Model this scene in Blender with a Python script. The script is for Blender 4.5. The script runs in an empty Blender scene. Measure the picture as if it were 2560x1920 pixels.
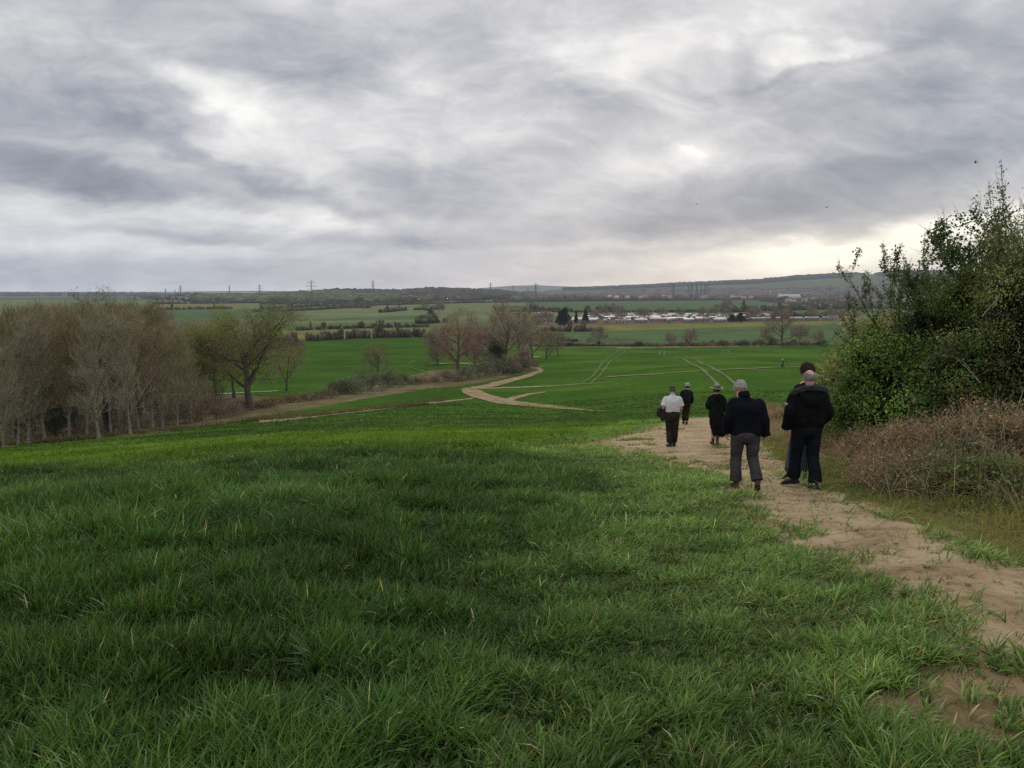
import bpy, math, random
import numpy as np
from mathutils import Vector, Matrix

C = bpy.context.scene.collection
rnd = random.Random(7)
R = math.radians
sm01 = lambda t: np.clip(t, 0, 1) ** 2 * (3 - 2 * np.clip(t, 0, 1))

# ------------------------------------------------------------------ camera numbers
F = 768.0
PITCH = math.atan(92 / F)
cam = bpy.data.cameras.new('camera')
camo = bpy.data.objects.new('camera', cam)
C.objects.link(camo)
cam.sensor_width = 36
cam.lens = 27
cam.clip_start = 0.05
cam.clip_end = 40000
camo.location = (0, 0, 0)
camo.rotation_euler = (math.pi / 2 - PITCH, 0, 0)
bpy.context.scene.camera = camo

def ray(px, py):
    """unit direction through a point of the 1024 x 768 frame"""
    x = (px - 512) / F
    y = (384 - py) / F
    c, s = math.cos(PITCH), math.sin(PITCH)
    d = np.array([x, c + y * s, -s + y * c])
    return d / np.linalg.norm(d)

# ------------------------------------------------------------------ value noise
def _hash(ix, iy, seed):
    n = (ix.astype(np.int64) * 374761393 + iy.astype(np.int64) * 668265263 + seed * 1274126177) & 0x7fffffff
    n = ((n ^ (n >> 13)) * 1274126177) & 0x7fffffff
    return ((n ^ (n >> 16)) & 0xffff) / 65535.0

def vnoise(x, y, seed=0):
    x = np.asarray(x, float); y = np.asarray(y, float)
    ix = np.floor(x); iy = np.floor(y)
    fx = x - ix; fy = y - iy
    fx = fx * fx * (3 - 2 * fx); fy = fy * fy * (3 - 2 * fy)
    a = _hash(ix, iy, seed); b = _hash(ix + 1, iy, seed)
    c = _hash(ix, iy + 1, seed); d = _hash(ix + 1, iy + 1, seed)
    return (a * (1 - fx) + b * fx) * (1 - fy) + (c * (1 - fx) + d * fx) * fy

def fbm(x, y, seed=0, octv=4):
    s = 0; a = .5; t = 0
    x = np.asarray(x, float); y = np.asarray(y, float)
    for i in range(octv):
        s = s + a * vnoise(x, y, seed + i * 17); t += a; a *= .5
        x = x * 2.03 + 5.1; y = y * 2.03 + 1.7
    return s / t

# ------------------------------------------------------------------ terrain height
_Y = [0, 6, 12, 20, 32, 50, 63, 100, 143, 200, 300, 450, 700, 1000, 1500, 3000, 30000]
_U = [-.6, 0., .35, .65]
_Z = [[-1.6, -2.38, -3.25, -4.7, -7.0, -10.1, -12.1, -16.0, -18.8, -20.9, -23.0, -24.0, -24.5, -24.8, -24.5, -24, -24],
      [-1.6, -2.33, -3.07, -4.2, -5.95, -8.6, -10.4, -14.4, -17.1, -19.3, -21.6, -23.2, -24.3, -24.6, -24.5, -24, -24],
      [-1.6, -2.31, -3.05, -4.15, -5.55, -7.95, -9.5, -12.3, -14.25, -17.9, -21.4, -23.2, -24.3, -24.6, -24.5, -24, -24],
      [-1.6, -2.22, -2.9, -3.9, -5.1, -7.3, -8.7, -11.4, -13.8, -17.5, -21.0, -23.0, -24.3, -24.6, -24.5, -24, -24]]
_LR = np.linspace(math.log(1), math.log(31), 2), None
def _pchip(x, y, xi):
    x = np.array(x, float); y = np.array(y, float)
    h = np.diff(x); d = np.diff(y) / h
    m = np.zeros_like(y)
    for i in range(1, len(x) - 1):
        if d[i - 1] * d[i] > 0:
            w1 = 2 * h[i] + h[i - 1]; w2 = h[i] + 2 * h[i - 1]
            m[i] = (w1 + w2) / (w1 / d[i - 1] + w2 / d[i])
    m[0] = d[0]; m[-1] = d[-1]
    k = np.clip(np.searchsorted(x, xi) - 1, 0, len(h) - 1)
    t = (xi - x[k]) / h[k]
    return ((1 + 2 * t) * (1 - t) ** 2 * y[k] + t * (1 - t) ** 2 * h[k] * m[k]
            + t * t * (3 - 2 * t) * y[k + 1] + t * t * (t - 1) * h[k] * m[k + 1])
_s = np.linspace(0, math.log(1 + 30000 / 10.), 900)
_tab = []
for _u, _z in zip(_U, _Z):
    _r = np.array(_Y) * math.sqrt(1 + _u * _u)
    _tab.append(_pchip(np.log(1 + _r / 10.), _z, np.minimum(_s, math.log(1 + _r[-1] / 10.) - 1e-6)))
_tab = np.array(_tab)
_A = np.arctan(np.array(_U))

HILLS = []   # (ux0,ux1,Y,depth,height function)
def hill_h(x, y):
    z = np.zeros_like(x)
    az = np.arctan2(x, y)
    r = np.hypot(x, y)
    for (a0, a1, r0, w0, w1, prof) in HILLS:
        h = np.interp(az, prof[0], prof[1], left=0, right=0)
        t = np.where(r < r0, sm01((r - (r0 - w0)) / w0), sm01(((r0 + w1) - r) / w1))
        z = np.maximum(z, h * t)
    return z

def height(x, y, hills=True):
    x = np.asarray(x, float); y = np.asarray(y, float)
    r = np.hypot(x, y)
    az = np.arctan2(x, np.maximum(y, 1e-6))
    az = np.where(y < 0, np.sign(x) * 1.4, az)
    s = np.log(1 + r / 10.)
    f = np.clip(s / _s[1], 0, len(_s) - 1.001)
    i = f.astype(int); f = f - i
    cols = [_tab[k][i] * (1 - f) + _tab[k][i + 1] * f for k in range(4)]
    a = np.clip(az, _A[0], _A[-1] - 1e-6)
    k = np.clip(np.searchsorted(_A, a, side='right') - 1, 0, 2)
    t = (a - _A[k]) / (_A[k + 1] - _A[k]); t = t * t * (3 - 2 * t)
    cc = np.stack(cols)
    k_ = k[None] if cc.ndim > 1 else k
    if cc.ndim > 1:
        z = np.take_along_axis(cc, k_, 0)[0] * (1 - t) + np.take_along_axis(cc, k_ + 1, 0)[0] * t
    else:
        z = cc[k] * (1 - t) + cc[k + 1] * t
    back = sm01((1 - y) / 20)
    z = z * (1 - back) + (-1.6 - 0.09 * np.minimum(y, 0) * 0.7) * back
    z = z + (fbm(x / 9, y / 9, 3, 2) - .5) * .22 * sm01((r - 3) / 12) + (fbm(x / 60, y / 60, 5, 2) - .5) * 1.0 * sm01((r - 40) / 120)
    if hills and len(HILLS):
        z = z + hill_h(x, y)
    return z

def hz(x, y):
    return float(height(np.array([x], float), np.array([y], float))[0])

_T = np.exp(np.linspace(math.log(1.0), math.log(25000), 1500))
def at(px, py):
    """where the sight line through (px,py) meets the ground"""
    d = ray(px, py)
    P = _T[:, None] * d[None]
    g = P[:, 2] - height(P[:, 0], P[:, 1])
    idx = np.nonzero(g < 0)[0]
    if len(idx) == 0:
        p = P[-1]; return Vector((p[0], p[1], hz(p[0], p[1])))
    i = idx[0]
    lo, hi = _T[max(i - 1, 0)], _T[i]
    for _ in range(18):
        m = (lo + hi) / 2
        p = d * m
        if p[2] - hz(p[0], p[1]) < 0: hi = m
        else: lo = m
    p = d * hi
    return Vector((p[0], p[1], hz(p[0], p[1])))
K = 1 / 2.16
def atb(x, y):            # the same, in pixels of the large view
    return at(x * K, y * K)
def onY(bx, Y):           # ground point in the direction of column bx at forward distance Y
    x = (bx * K - 512) / F * Y / math.cos(PITCH) * 1.0
    x = (bx * K - 512) / F * Y * 1.0
    return Vector((x, Y, hz(x, Y)))

# ------------------------------------------------------------------ hills beyond the plain (x in large-view px, top y)
def add_hill(pts, Y, w0, w1, base=-24.0):
    az, h = [], []
    for bx, by in pts:
        d = ray(bx * K, by * K)
        az.append(math.atan2(d[0], d[1]))
        zt = d[2] / math.hypot(d[0], d[1]) * Y
        h.append(max(0.0, zt - base))
    HILLS.append((az[0], az[-1], Y, w0, w1, (np.array(az), np.array(h))))
add_hill([(-300, 629), (300, 631), (450, 629), (560, 628), (700, 630), (760, 641), (900, 643)], 13000, 3000, 2500)
add_hill([(950, 640), (1040, 622), (1110, 617), (1160, 616), (1230, 619), (1300, 624), (1420, 640)], 13000, 3000, 2500)
add_hill([(1120, 640), (1190, 626), (1300, 624), (1450, 617), (1560, 612), (1640, 609), (1720, 601), (1800, 596), (1900, 592), (2000, 590), (2150, 594), (2400, 600), (2700, 608)], 6000, 2600, 2500)
add_hill([(380, 640), (430, 639), (520, 641), (640, 634), (720, 631), (800, 632), (870, 633), (930, 628), (1000, 629), (1060, 631), (1110, 636), (1160, 641)], 3300, 1500, 1200)

# ------------------------------------------------------------------ materials
def new_mat(name):
    m = bpy.data.materials.new(name); m.use_nodes = True
    nt = m.node_tree; nt.nodes.clear()
    return m, nt, nt.nodes, nt.links

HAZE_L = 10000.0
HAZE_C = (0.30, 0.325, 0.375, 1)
def finish(nt, shader_out, haze=True):  # aerial haze put into the material, a glow growing with distance from the origin
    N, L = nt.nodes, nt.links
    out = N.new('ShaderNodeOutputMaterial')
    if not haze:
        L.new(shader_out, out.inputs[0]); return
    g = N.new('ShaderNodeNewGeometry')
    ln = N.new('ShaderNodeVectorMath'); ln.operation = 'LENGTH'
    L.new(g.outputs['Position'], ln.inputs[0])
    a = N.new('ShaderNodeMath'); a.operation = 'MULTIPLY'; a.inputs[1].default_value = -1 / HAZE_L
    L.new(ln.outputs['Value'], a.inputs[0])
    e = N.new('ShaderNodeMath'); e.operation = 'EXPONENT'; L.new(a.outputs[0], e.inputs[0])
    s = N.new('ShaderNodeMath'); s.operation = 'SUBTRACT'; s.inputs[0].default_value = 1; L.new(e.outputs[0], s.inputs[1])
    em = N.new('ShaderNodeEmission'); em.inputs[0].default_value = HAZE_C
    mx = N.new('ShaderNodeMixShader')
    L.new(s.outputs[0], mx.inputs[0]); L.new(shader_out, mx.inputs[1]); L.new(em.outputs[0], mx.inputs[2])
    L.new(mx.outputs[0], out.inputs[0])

def noise_node(nt, scale, detail=4, coord='Object', rough=.55, dist=0, vec=None):
    N, L = nt.nodes, nt.links
    n = N.new('ShaderNodeTexNoise')
    n.inputs['Scale'].default_value = scale; n.inputs['Detail'].default_value = detail
    n.inputs['Roughness'].default_value = rough; n.inputs['Distortion'].default_value = dist
    if vec is None:
        tc = N.new('ShaderNodeTexCoord'); L.new(tc.outputs[coord], n.inputs['Vector'])
    else:
        L.new(vec, n.inputs['Vector'])
    return n

def mat_noise(name, c1, c2, scale=8, rough=.8, bump=.3, bdist=.02, bscale=None, haze=False, spec=.3, c3=None, metallic=0, lo=.35, hi=.65):
    m, nt, N, L = new_mat(name)
    n = noise_node(nt, scale)
    cr = N.new('ShaderNodeValToRGB')
    cr.color_ramp.elements[0].position = lo; cr.color_ramp.elements[0].color = (*c1, 1)
    cr.color_ramp.elements[1].position = hi; cr.color_ramp.elements[1].color = (*c2, 1)
    if c3:
        e = cr.color_ramp.elements.new((lo + hi) / 2); e.color = (*c3, 1)
    L.new(n.outputs['Fac'], cr.inputs[0])
    b = N.new('ShaderNodeBsdfPrincipled')
    b.inputs['Roughness'].default_value = rough
    b.inputs['Specular IOR Level'].default_value = spec
    b.inputs['Metallic'].default_value = metallic
    L.new(cr.outputs[0], b.inputs['Base Color'])
    if bump:
        n2 = noise_node(nt, bscale or scale * 3, 5)
        bp = N.new('ShaderNodeBump'); bp.inputs['Strength'].default_value = bump; bp.inputs['Distance'].default_value = bdist
        L.new(n2.outputs['Fac'], bp.inputs['Height']); L.new(bp.outputs[0], b.inputs['Normal'])
    finish(nt, b.outputs[0], haze)
    return m

def mat_attr(name, rough=.6, trans=.25, spec=.3, haze=False, var=.25, vscale=3.0):
    """colour from the mesh's own point colours, varied by noise, partly letting light through"""
    m, nt, N, L = new_mat(name)
    a = N.new('ShaderNodeAttribute'); a.attribute_name = 'Col'
    n = noise_node(nt, vscale, 3)
    mr = N.new('ShaderNodeMapRange'); mr.inputs[1].default_value = .3; mr.inputs[2].default_value = .7
    mr.inputs[3].default_value = 1 - var; mr.inputs[4].default_value = 1 + var
    L.new(n.outputs['Fac'], mr.inputs[0])
    vm = N.new('ShaderNodeVectorMath'); vm.operation = 'SCALE'
    L.new(a.outputs['Color'], vm.inputs[0]); L.new(mr.outputs[0], vm.inputs['Scale'])
    b = N.new('ShaderNodeBsdfPrincipled'); b.inputs['Roughness'].default_value = rough
    b.inputs['Specular IOR Level'].default_value = spec
    L.new(vm.outputs[0], b.inputs['Base Color'])
    o = b.outputs[0]
    if trans > 0:
        t = N.new('ShaderNodeBsdfTranslucent')
        vt = N.new('ShaderNodeVectorMath'); vt.operation = 'MULTIPLY'; vt.inputs[1].default_value = (1.3, 1.35, .6)
        L.new(vm.outputs[0], vt.inputs[0]); L.new(vt.outputs[0], t.inputs[0])
        mx = N.new('ShaderNodeMixShader'); mx.inputs[0].default_value = trans
        L.new(b.outputs[0], mx.inputs[1]); L.new(t.outputs[0], mx.inputs[2]); o = mx.outputs[0]
    finish(nt, o, haze)
    return m

# ------------------------------------------------------------------ mesh building
class MB:
    """collects vertices / faces / colours of ONE mesh"""
    def __init__(s): s.v = []; s.f = []; s.c = []; s.n = 0; s.mi = {}; s.cur = 0
    def add(s, v, f, c=None):
        v = np.asarray(v, float).reshape(-1, 3); f = np.asarray(f, int); s.mi[len(s.f)] = s.cur
        s.v.append(v); s.f.append(f + s.n); s.n += len(v)
        if c is None: c = (.5, .5, .5)
        c = np.asarray(c, float)
        if c.ndim == 1: c = np.tile(c, (len(v), 1))
        s.c.append(c)
    def empty(s): return s.n == 0
    def mesh(s, name, mats, smooth=True):
        me = bpy.data.meshes.new(name)
        V = np.concatenate(s.v)
        me.vertices.add(len(V)); me.vertices.foreach_set('co', V.astype(np.float32).ravel())
        loops, starts, totals, mis = [], [], [], []
        k = 0
        for fi, f in enumerate(s.f):
            if len(f) == 0: continue
            mis.append(np.full(len(f), s.mi.get(fi, s.mi.get(fi - 1, 0))))
            m = f.shape[1]
            loops.append(f.ravel()); starts.append(k + np.arange(len(f)) * m); totals.append(np.full(len(f), m)); k += f.size
        loops = np.concatenate(loops); starts = np.concatenate(starts); totals = np.concatenate(totals)
        me.loops.add(len(loops)); me.loops.foreach_set('vertex_index', loops.astype(np.int32))
        me.polygons.add(len(starts)); me.polygons.foreach_set('loop_start', starts.astype(np.int32))
        try: me.polygons.foreach_set('loop_total', totals.astype(np.int32))
        except Exception: pass
        me.polygons.foreach_set('material_index', np.concatenate(mis).astype(np.int32))
        me.update(calc_edges=True)
        if smooth: me.polygons.foreach_set('use_smooth', np.ones(len(starts), bool))
        at_ = me.attributes.new('Col', 'FLOAT_COLOR', 'POINT')
        cc = np.concatenate(s.c); cc = np.hstack([cc, np.ones((len(cc), 1))])
        at_.data.foreach_set('color', cc.astype(np.float32).ravel())
        for m in (mats if isinstance(mats, (list, tuple)) else [mats]): me.materials.append(m)
        return me
    def obj(s, name, mats, parent=None, smooth=True):
        return link(name, s.mesh(name, mats, smooth), parent)

def link(name, data, parent=None, loc=None):
    o = bpy.data.objects.new(name, data); C.objects.link(o)
    if parent is not None: o.parent = parent
    if loc is not None: o.location = loc
    return o
def tag(o, label=None, cat=None, group=None, kind=None):
    if label: o['label'] = label
    if cat: o['category'] = cat
    if group: o['group'] = group
    if kind: o['kind'] = kind
    return o
def empty(name, loc=(0, 0, 0), rz=0, sc=1.0):
    o = link(name, None); o.location = loc; o.rotation_euler = (0, 0, rz)
    o.scale = (sc, sc, sc) if np.isscalar(sc) else sc
    o.empty_display_size = .2
    return o
def dup(root, loc, rz=0, sc=1.0, label=None, group=None):
    r = root.copy(); C.objects.link(r); r.location = loc; r.rotation_euler = (0, 0, rz)
    r.scale = (sc, sc, sc) if np.isscalar(sc) else sc
    if label: r['label'] = label
    if group: r['group'] = group
    for ch in list(root.children):
        c = ch.copy(); C.objects.link(c); c.parent = r
        for g in list(ch.children):
            d = g.copy(); C.objects.link(d); d.parent = c
    return r

def tubes(mb, pts, rad, k=3, col=(.5, .5, .5), cap=True):
    """pts (M,n,3), rad (M,n): M tapered tubes at once; col (3,) or (M,3) or (M,n,3)"""
    pts = np.asarray(pts, float); rad = np.asarray(rad, float)
    M, n, _ = pts.shape
    t = np.gradient(pts, axis=1)
    t /= np.linalg.norm(t, axis=2, keepdims=True) + 1e-12
    ref = np.where(np.abs(t[:, :1, 2:3]) > .8, np.array([1., 0, 0]), np.array([0, 0, 1.]))
    ref = np.broadcast_to(ref, t.shape)
    a = np.cross(t, ref); a /= np.linalg.norm(a, axis=2, keepdims=True) + 1e-12
    b = np.cross(t, a)
    th = np.arange(k) / k * 2 * np.pi
    v = pts[:, :, None] + rad[:, :, None, None] * (a[:, :, None] * np.cos(th)[None, None, :, None] + b[:, :, None] * np.sin(th)[None, None, :, None])
    idx = np.arange(M * n * k).reshape(M, n, k)
    q = np.stack([idx[:, :-1], np.roll(idx[:, :-1], -1, 2), np.roll(idx[:, 1:], -1, 2), idx[:, 1:]], -1).reshape(-1, 4)
    col = np.asarray(col, float)
    if col.ndim == 1: c = np.tile(col, (M * n * k, 1))
    elif col.ndim == 2: c = np.repeat(col, n * k, 0)
    else: c = np.repeat(col.reshape(-1, 3), k, 0)
    mb.add(v.reshape(-1, 3), q, c)

def leaves(mb, P, size, col, rng, flat=0.0, asp=.55, nrm=None):
    """folded diamond leaves at P; size (N,), col (N,3)"""
    N = len(P)
    if N == 0: return
    d = rng.normal(size=(N, 3))
    if flat: d[:, 2] *= (1 - flat)
    d /= np.linalg.norm(d, axis=1, keepdims=True)
    e = rng.normal(size=(N, 3)); e -= d * (e * d).sum(1, keepdims=True); e /= np.linalg.norm(e, axis=1, keepdims=True)
    n = np.cross(d, e)
    s = np.asarray(size)[:, None]
    v0 = P; v1 = P + d * s * .5 + e * s * asp * .5 + n * s * .12; v2 = P + d * s; v3 = P + d * s * .5 - e * s * asp * .5 + n * s * .12
    V = np.stack([v0, v1, v2, v3], 1).reshape(-1, 3)
    I = np.arange(N)[:, None] * 4
    Fq = np.concatenate([I + np.array([0, 1, 2]), I + np.array([0, 2, 3])])
    mb.add(V, Fq, np.repeat(col, 4, 0))

def box(mb, c, s, col=(.5, .5, .5), M=None, taper=1.0):
    x, y, z = s[0] / 2, s[1] / 2, s[2] / 2
    v = np.array([[-x, -y, -z], [x, -y, -z], [x, y, -z], [-x, y, -z], [-x * taper, -y * taper, z], [x * taper, -y * taper, z], [x * taper, y * taper, z], [-x * taper, y * taper, z]])
    if M is not None: v = v @ np.array(M).T
    v = v + np.array(c)
    mb.add(v, [[0, 3, 2, 1], [4, 5, 6, 7], [0, 1, 5, 4], [1, 2, 6, 5], [2, 3, 7, 6], [3, 0, 4, 7]], col)

def ellipsoid(mb, c, r, col=(.5, .5, .5), nu=16, nv=10, rot=None, fn=None):
    th = np.linspace(0, np.pi, nv + 1)[1:-1]
    ph = np.arange(nu) / nu * 2 * np.pi
    T, P = np.meshgrid(th, ph, indexing='ij')
    v = np.stack([np.sin(T) * np.cos(P), np.sin(T) * np.sin(P), np.cos(T)], -1).reshape(-1, 3)
    v = np.vstack([v, [[0, 0, 1], [0, 0, -1]]])
    if fn is not None: v = v * fn(v)[:, None]
    v = v * np.array(r)
    if rot is not None: v = v @ np.array(rot).T
    v = v + np.array(c)
    m = nv - 1
    idx = np.arange(m * nu).reshape(m, nu)
    q = np.stack([idx[:-1], idx[1:], np.roll(idx[1:], -1, 1), np.roll(idx[:-1], -1, 1)], -1).reshape(-1, 4)
    top, bot = m * nu, m * nu + 1
    base = mb.n
    mb.add(v, q, col)
    t1 = np.stack([np.full(nu, top), idx[0], np.roll(idx[0], -1)], -1)
    t2 = np.stack([np.full(nu, bot), np.roll(idx[-1], -1), idx[-1]], -1)
    mb.f.append(np.concatenate([t1, t2]) + base)

# ------------------------------------------------------------------ world and sun
def build_world():
    w = bpy.data.worlds.new('World'); bpy.context.scene.world = w; w.use_nodes = True
    nt = w.node_tree; N, L = nt.nodes, nt.links; N.clear()
    tc = N.new('ShaderNodeTexCoord'); sep = N.new('ShaderNodeSeparateXYZ'); L.new(tc.outputs['Generated'], sep.inputs[0])
    def M(op, a, b=None, c=None, clamp=False):
        n = N.new('ShaderNodeMath'); n.operation = op; n.use_clamp = clamp
        for i, q in enumerate((a, b, c)):
            if q is None: continue
            if isinstance(q, (int, float)): n.inputs[i].default_value = q
            else: L.new(q, n.inputs[i])
        return n.outputs[0]
    az = M('ARCTAN2', sep.outputs[0], sep.outputs[1]); el = M('ARCSINE', sep.outputs[2])
    # cloud layer coordinates: perspective flattens the clouds towards the horizon
    zz = M('ADD', M('MAXIMUM', sep.outputs[2], 0), .42)
    cv = N.new('ShaderNodeCombineXYZ')
    L.new(M('DIVIDE', sep.outputs[0], zz), cv.inputs[0]); L.new(M('DIVIDE', sep.outputs[1], zz), cv.inputs[1])
    mp = N.new('ShaderNodeMapping'); mp.inputs['Rotation'].default_value = (0, 0, R(-24)); mp.inputs['Scale'].default_value = (1.9, 2.3, 1)
    mp.inputs['Location'].default_value = (3.1, 1.3, 0)
    L.new(cv.outputs[0], mp.inputs[0])
    # domain warp gives billows and curls
    wA = noise_node(nt, 1.2, 3, vec=mp.outputs[0], rough=.5)
    wS = N.new('ShaderNodeVectorMath'); wS.operation = 'SUBTRACT'; L.new(wA.outputs['Color'], wS.inputs[0]); wS.inputs[1].default_value = (.5, .5, .5)
    wM = N.new('ShaderNodeVectorMath'); wM.operation = 'SCALE'; L.new(wS.outputs[0], wM.inputs[0]); wM.inputs['Scale'].default_value = .75
    wP = N.new('ShaderNodeVectorMath'); L.new(mp.outputs[0], wP.inputs[0]); L.new(wM.outputs[0], wP.inputs[1])
    nA = noise_node(nt, 1.9, 8, vec=wP.outputs[0], rough=.56, dist=.15)
    nB = noise_node(nt, 5.2, 8, vec=wP.outputs[0], rough=.60, dist=.25)
    mp3 = N.new('ShaderNodeMapping'); mp3.inputs['Rotation'].default_value = (0, 0, R(35)); mp3.inputs['Scale'].default_value = (1.2, 4.6, 1); L.new(wP.outputs[0], mp3.inputs[0])
    nC = noise_node(nt, 2.2, 6, vec=mp3.outputs[0], rough=.55, dist=.0)
    # warped (azimuth, elevation)
    wn = noise_node(nt, 2.6, 5, vec=mp.outputs[0], rough=.55, dist=0)
    cv2 = N.new('ShaderNodeCombineXYZ'); L.new(az, cv2.inputs[0]); L.new(el, cv2.inputs[1])
    sub = N.new('ShaderNodeVectorMath'); sub.operation = 'SUBTRACT'; L.new(wn.outputs['Color'], sub.inputs[0]); sub.inputs[1].default_value = (.5, .5, .5)
    # less warp near the horizon
    wk = N.new('ShaderNodeMapRange'); wk.inputs[1].default_value = 0; wk.inputs[2].default_value = .3; wk.inputs[3].default_value = .03; wk.inputs[4].default_value = .20
    L.new(el, wk.inputs[0])
    scl = N.new('ShaderNodeVectorMath'); scl.operation = 'SCALE'; L.new(sub.outputs[0], scl.inputs[0]); L.new(wk.outputs[0], scl.inputs['Scale'])
    sc2 = N.new('ShaderNodeVectorMath'); sc2.operation = 'MULTIPLY'; L.new(scl.outputs[0], sc2.inputs[0]); sc2.inputs[1].default_value = (1.3, .7, 0)
    add = N.new('ShaderNodeVectorMath'); L.new(cv2.outputs[0], add.inputs[0]); L.new(sc2.outputs[0], add.inputs[1])
    co = add.outputs[0]
    def blob(bx, by, rx, ry, rot, amp, cur, hard=0.0, src=None):
        d = ray(bx * K, by * K)
        m = N.new('ShaderNodeMapping'); m.vector_type = 'TEXTURE'
        m.inputs['Location'].default_value = (math.atan2(d[0], d[1]), math.asin(d[2]), 0)
        m.inputs['Rotation'].default_value = (0, 0, -R(rot))
        k = K / F
        m.inputs['Scale'].default_value = (rx * k * 1.6, ry * k * 1.6, 1)
        L.new(src or co, m.inputs[0])
        ln = N.new('ShaderNodeVectorMath'); ln.operation = 'LENGTH'; L.new(m.outputs[0], ln.inputs[0])
        mr = N.new('ShaderNodeMapRange'); mr.interpolation_type = 'SMOOTHSTEP'
        mr.inputs[1].default_value = 1; mr.inputs[2].default_value = hard; mr.inputs[3].default_value = 0; mr.inputs[4].default_value = amp
        L.new(ln.outputs['Value'], mr.inputs[0])
        return mr.outputs[0] if cur is None else M('ADD', cur, mr.outputs[0])
    s = None
    for b in SKY: s = blob(*b[:5], b[5] * (1.1 if b[5] < 0 else .85), s, b[6])
    dk = M('MULTIPLY', M('SUBTRACT', nA.outputs['Fac'], .5), .82)
    dk2 = M('MULTIPLY', M('SUBTRACT', nB.outputs['Fac'], .5), .46)
    hz_ = N.new('ShaderNodeMapRange'); hz_.inputs[1].default_value = .0; hz_.inputs[2].default_value = .22; hz_.inputs[3].default_value = .32; hz_.inputs[4].default_value = 1
    L.new(el, hz_.inputs[0])
    dk3 = M('MULTIPLY', M('SUBTRACT', nC.outputs['Fac'], .5), .20)
    det = M('MULTIPLY', M('ADD', M('ADD', dk, dk2), dk3), hz_.outputs[0])
    # brighter overhead, above the frame
    ov = N.new('ShaderNodeMapRange'); ov.interpolation_type = 'SMOOTHSTEP'; ov.inputs[1].default_value = .42; ov.inputs[2].default_value = 1.1; ov.inputs[3].default_value = 0; ov.inputs[4].default_value = .30
    L.new(el, ov.inputs[0])
    v = M('ADD', M('ADD', M('ADD', s, det), .668), ov.outputs[0])
    cr = N.new('ShaderNodeValToRGB'); e = cr.color_ramp.elements
    e[0].position = .12; e[0].color = (.245, .265, .315, 1)
    e[1].position = 1.0; e[1].color = (1.0, 1.0, .97, 1)
    for p, c in ((.30, (.340, .366, .425, 1)), (.45, (.455, .472, .525, 1)), (.60, (.585, .592, .625, 1)), (.76, (.745, .745, .760, 1))):
        q = e.new(p); q.color = c
    L.new(v, cr.inputs[0])
    # warm tint low on the right where the light breaks through, and pinkish low in the middle
    w1 = blob(1900, 560, 560, 110, -6, 1.0, None, src=cv2.outputs[0])
    tint = N.new('ShaderNodeMix'); tint.data_type = 'RGBA'; tint.blend_type = 'MULTIPLY'
    L.new(M('MULTIPLY', w1, .6), tint.inputs[0]); L.new(cr.outputs[0], tint.inputs[6]); tint.inputs[7].default_value = (1.06, 1.01, .86, 1)
    w2 = blob(1300, 560, 700, 90, 0, .7, None, src=cv2.outputs[0])
    t2 = N.new('ShaderNodeMix'); t2.data_type = 'RGBA'; t2.blend_type = 'MULTIPLY'
    L.new(w2, t2.inputs[0]); L.new(tint.outputs[2], t2.inputs[6]); t2.inputs[7].default_value = (1.0, .975, .96, 1)
    w3 = blob(100, 600, 900, 110, 0, .8, None, src=cv2.outputs[0])
    t3 = N.new('ShaderNodeMix'); t3.data_type = 'RGBA'; t3.blend_type = 'MULTIPLY'
    L.new(w3, t3.inputs[0]); L.new(t2.outputs[2], t3.inputs[6]); t3.inputs[7].default_value = (.92, .97, 1.03, 1)
    bg = N.new('ShaderNodeBackground'); bg.inputs[1].default_value = SKY_GAIN
    L.new(t3.outputs[2], bg.inputs[0])
    sky = N.new('ShaderNodeTexSky'); sky.sky_type = 'NISHITA'; sky.sun_disc = False
    sky.sun_elevation = SUN_EL; sky.sun_rotation = SUN_AZ
    bg2 = N.new('ShaderNodeBackground'); bg2.inputs[1].default_value = .05; L.new(sky.outputs[0], bg2.inputs[0])
    mx = N.new('ShaderNodeMixShader'); mx.inputs[0].default_value = .96
    L.new(bg2.outputs[0], mx.inputs[1]); L.new(bg.outputs[0], mx.inputs[2])
    out = N.new('ShaderNodeOutputWorld'); L.new(mx.outputs[0], out.inputs[0])
    w.cycles.sampling_method = 'MANUAL'; w.cycles.sample_map_resolution = 512
SKY_GAIN = 1.0
SUN_EL = R(16); SUN_AZ = R(12.4)
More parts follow.
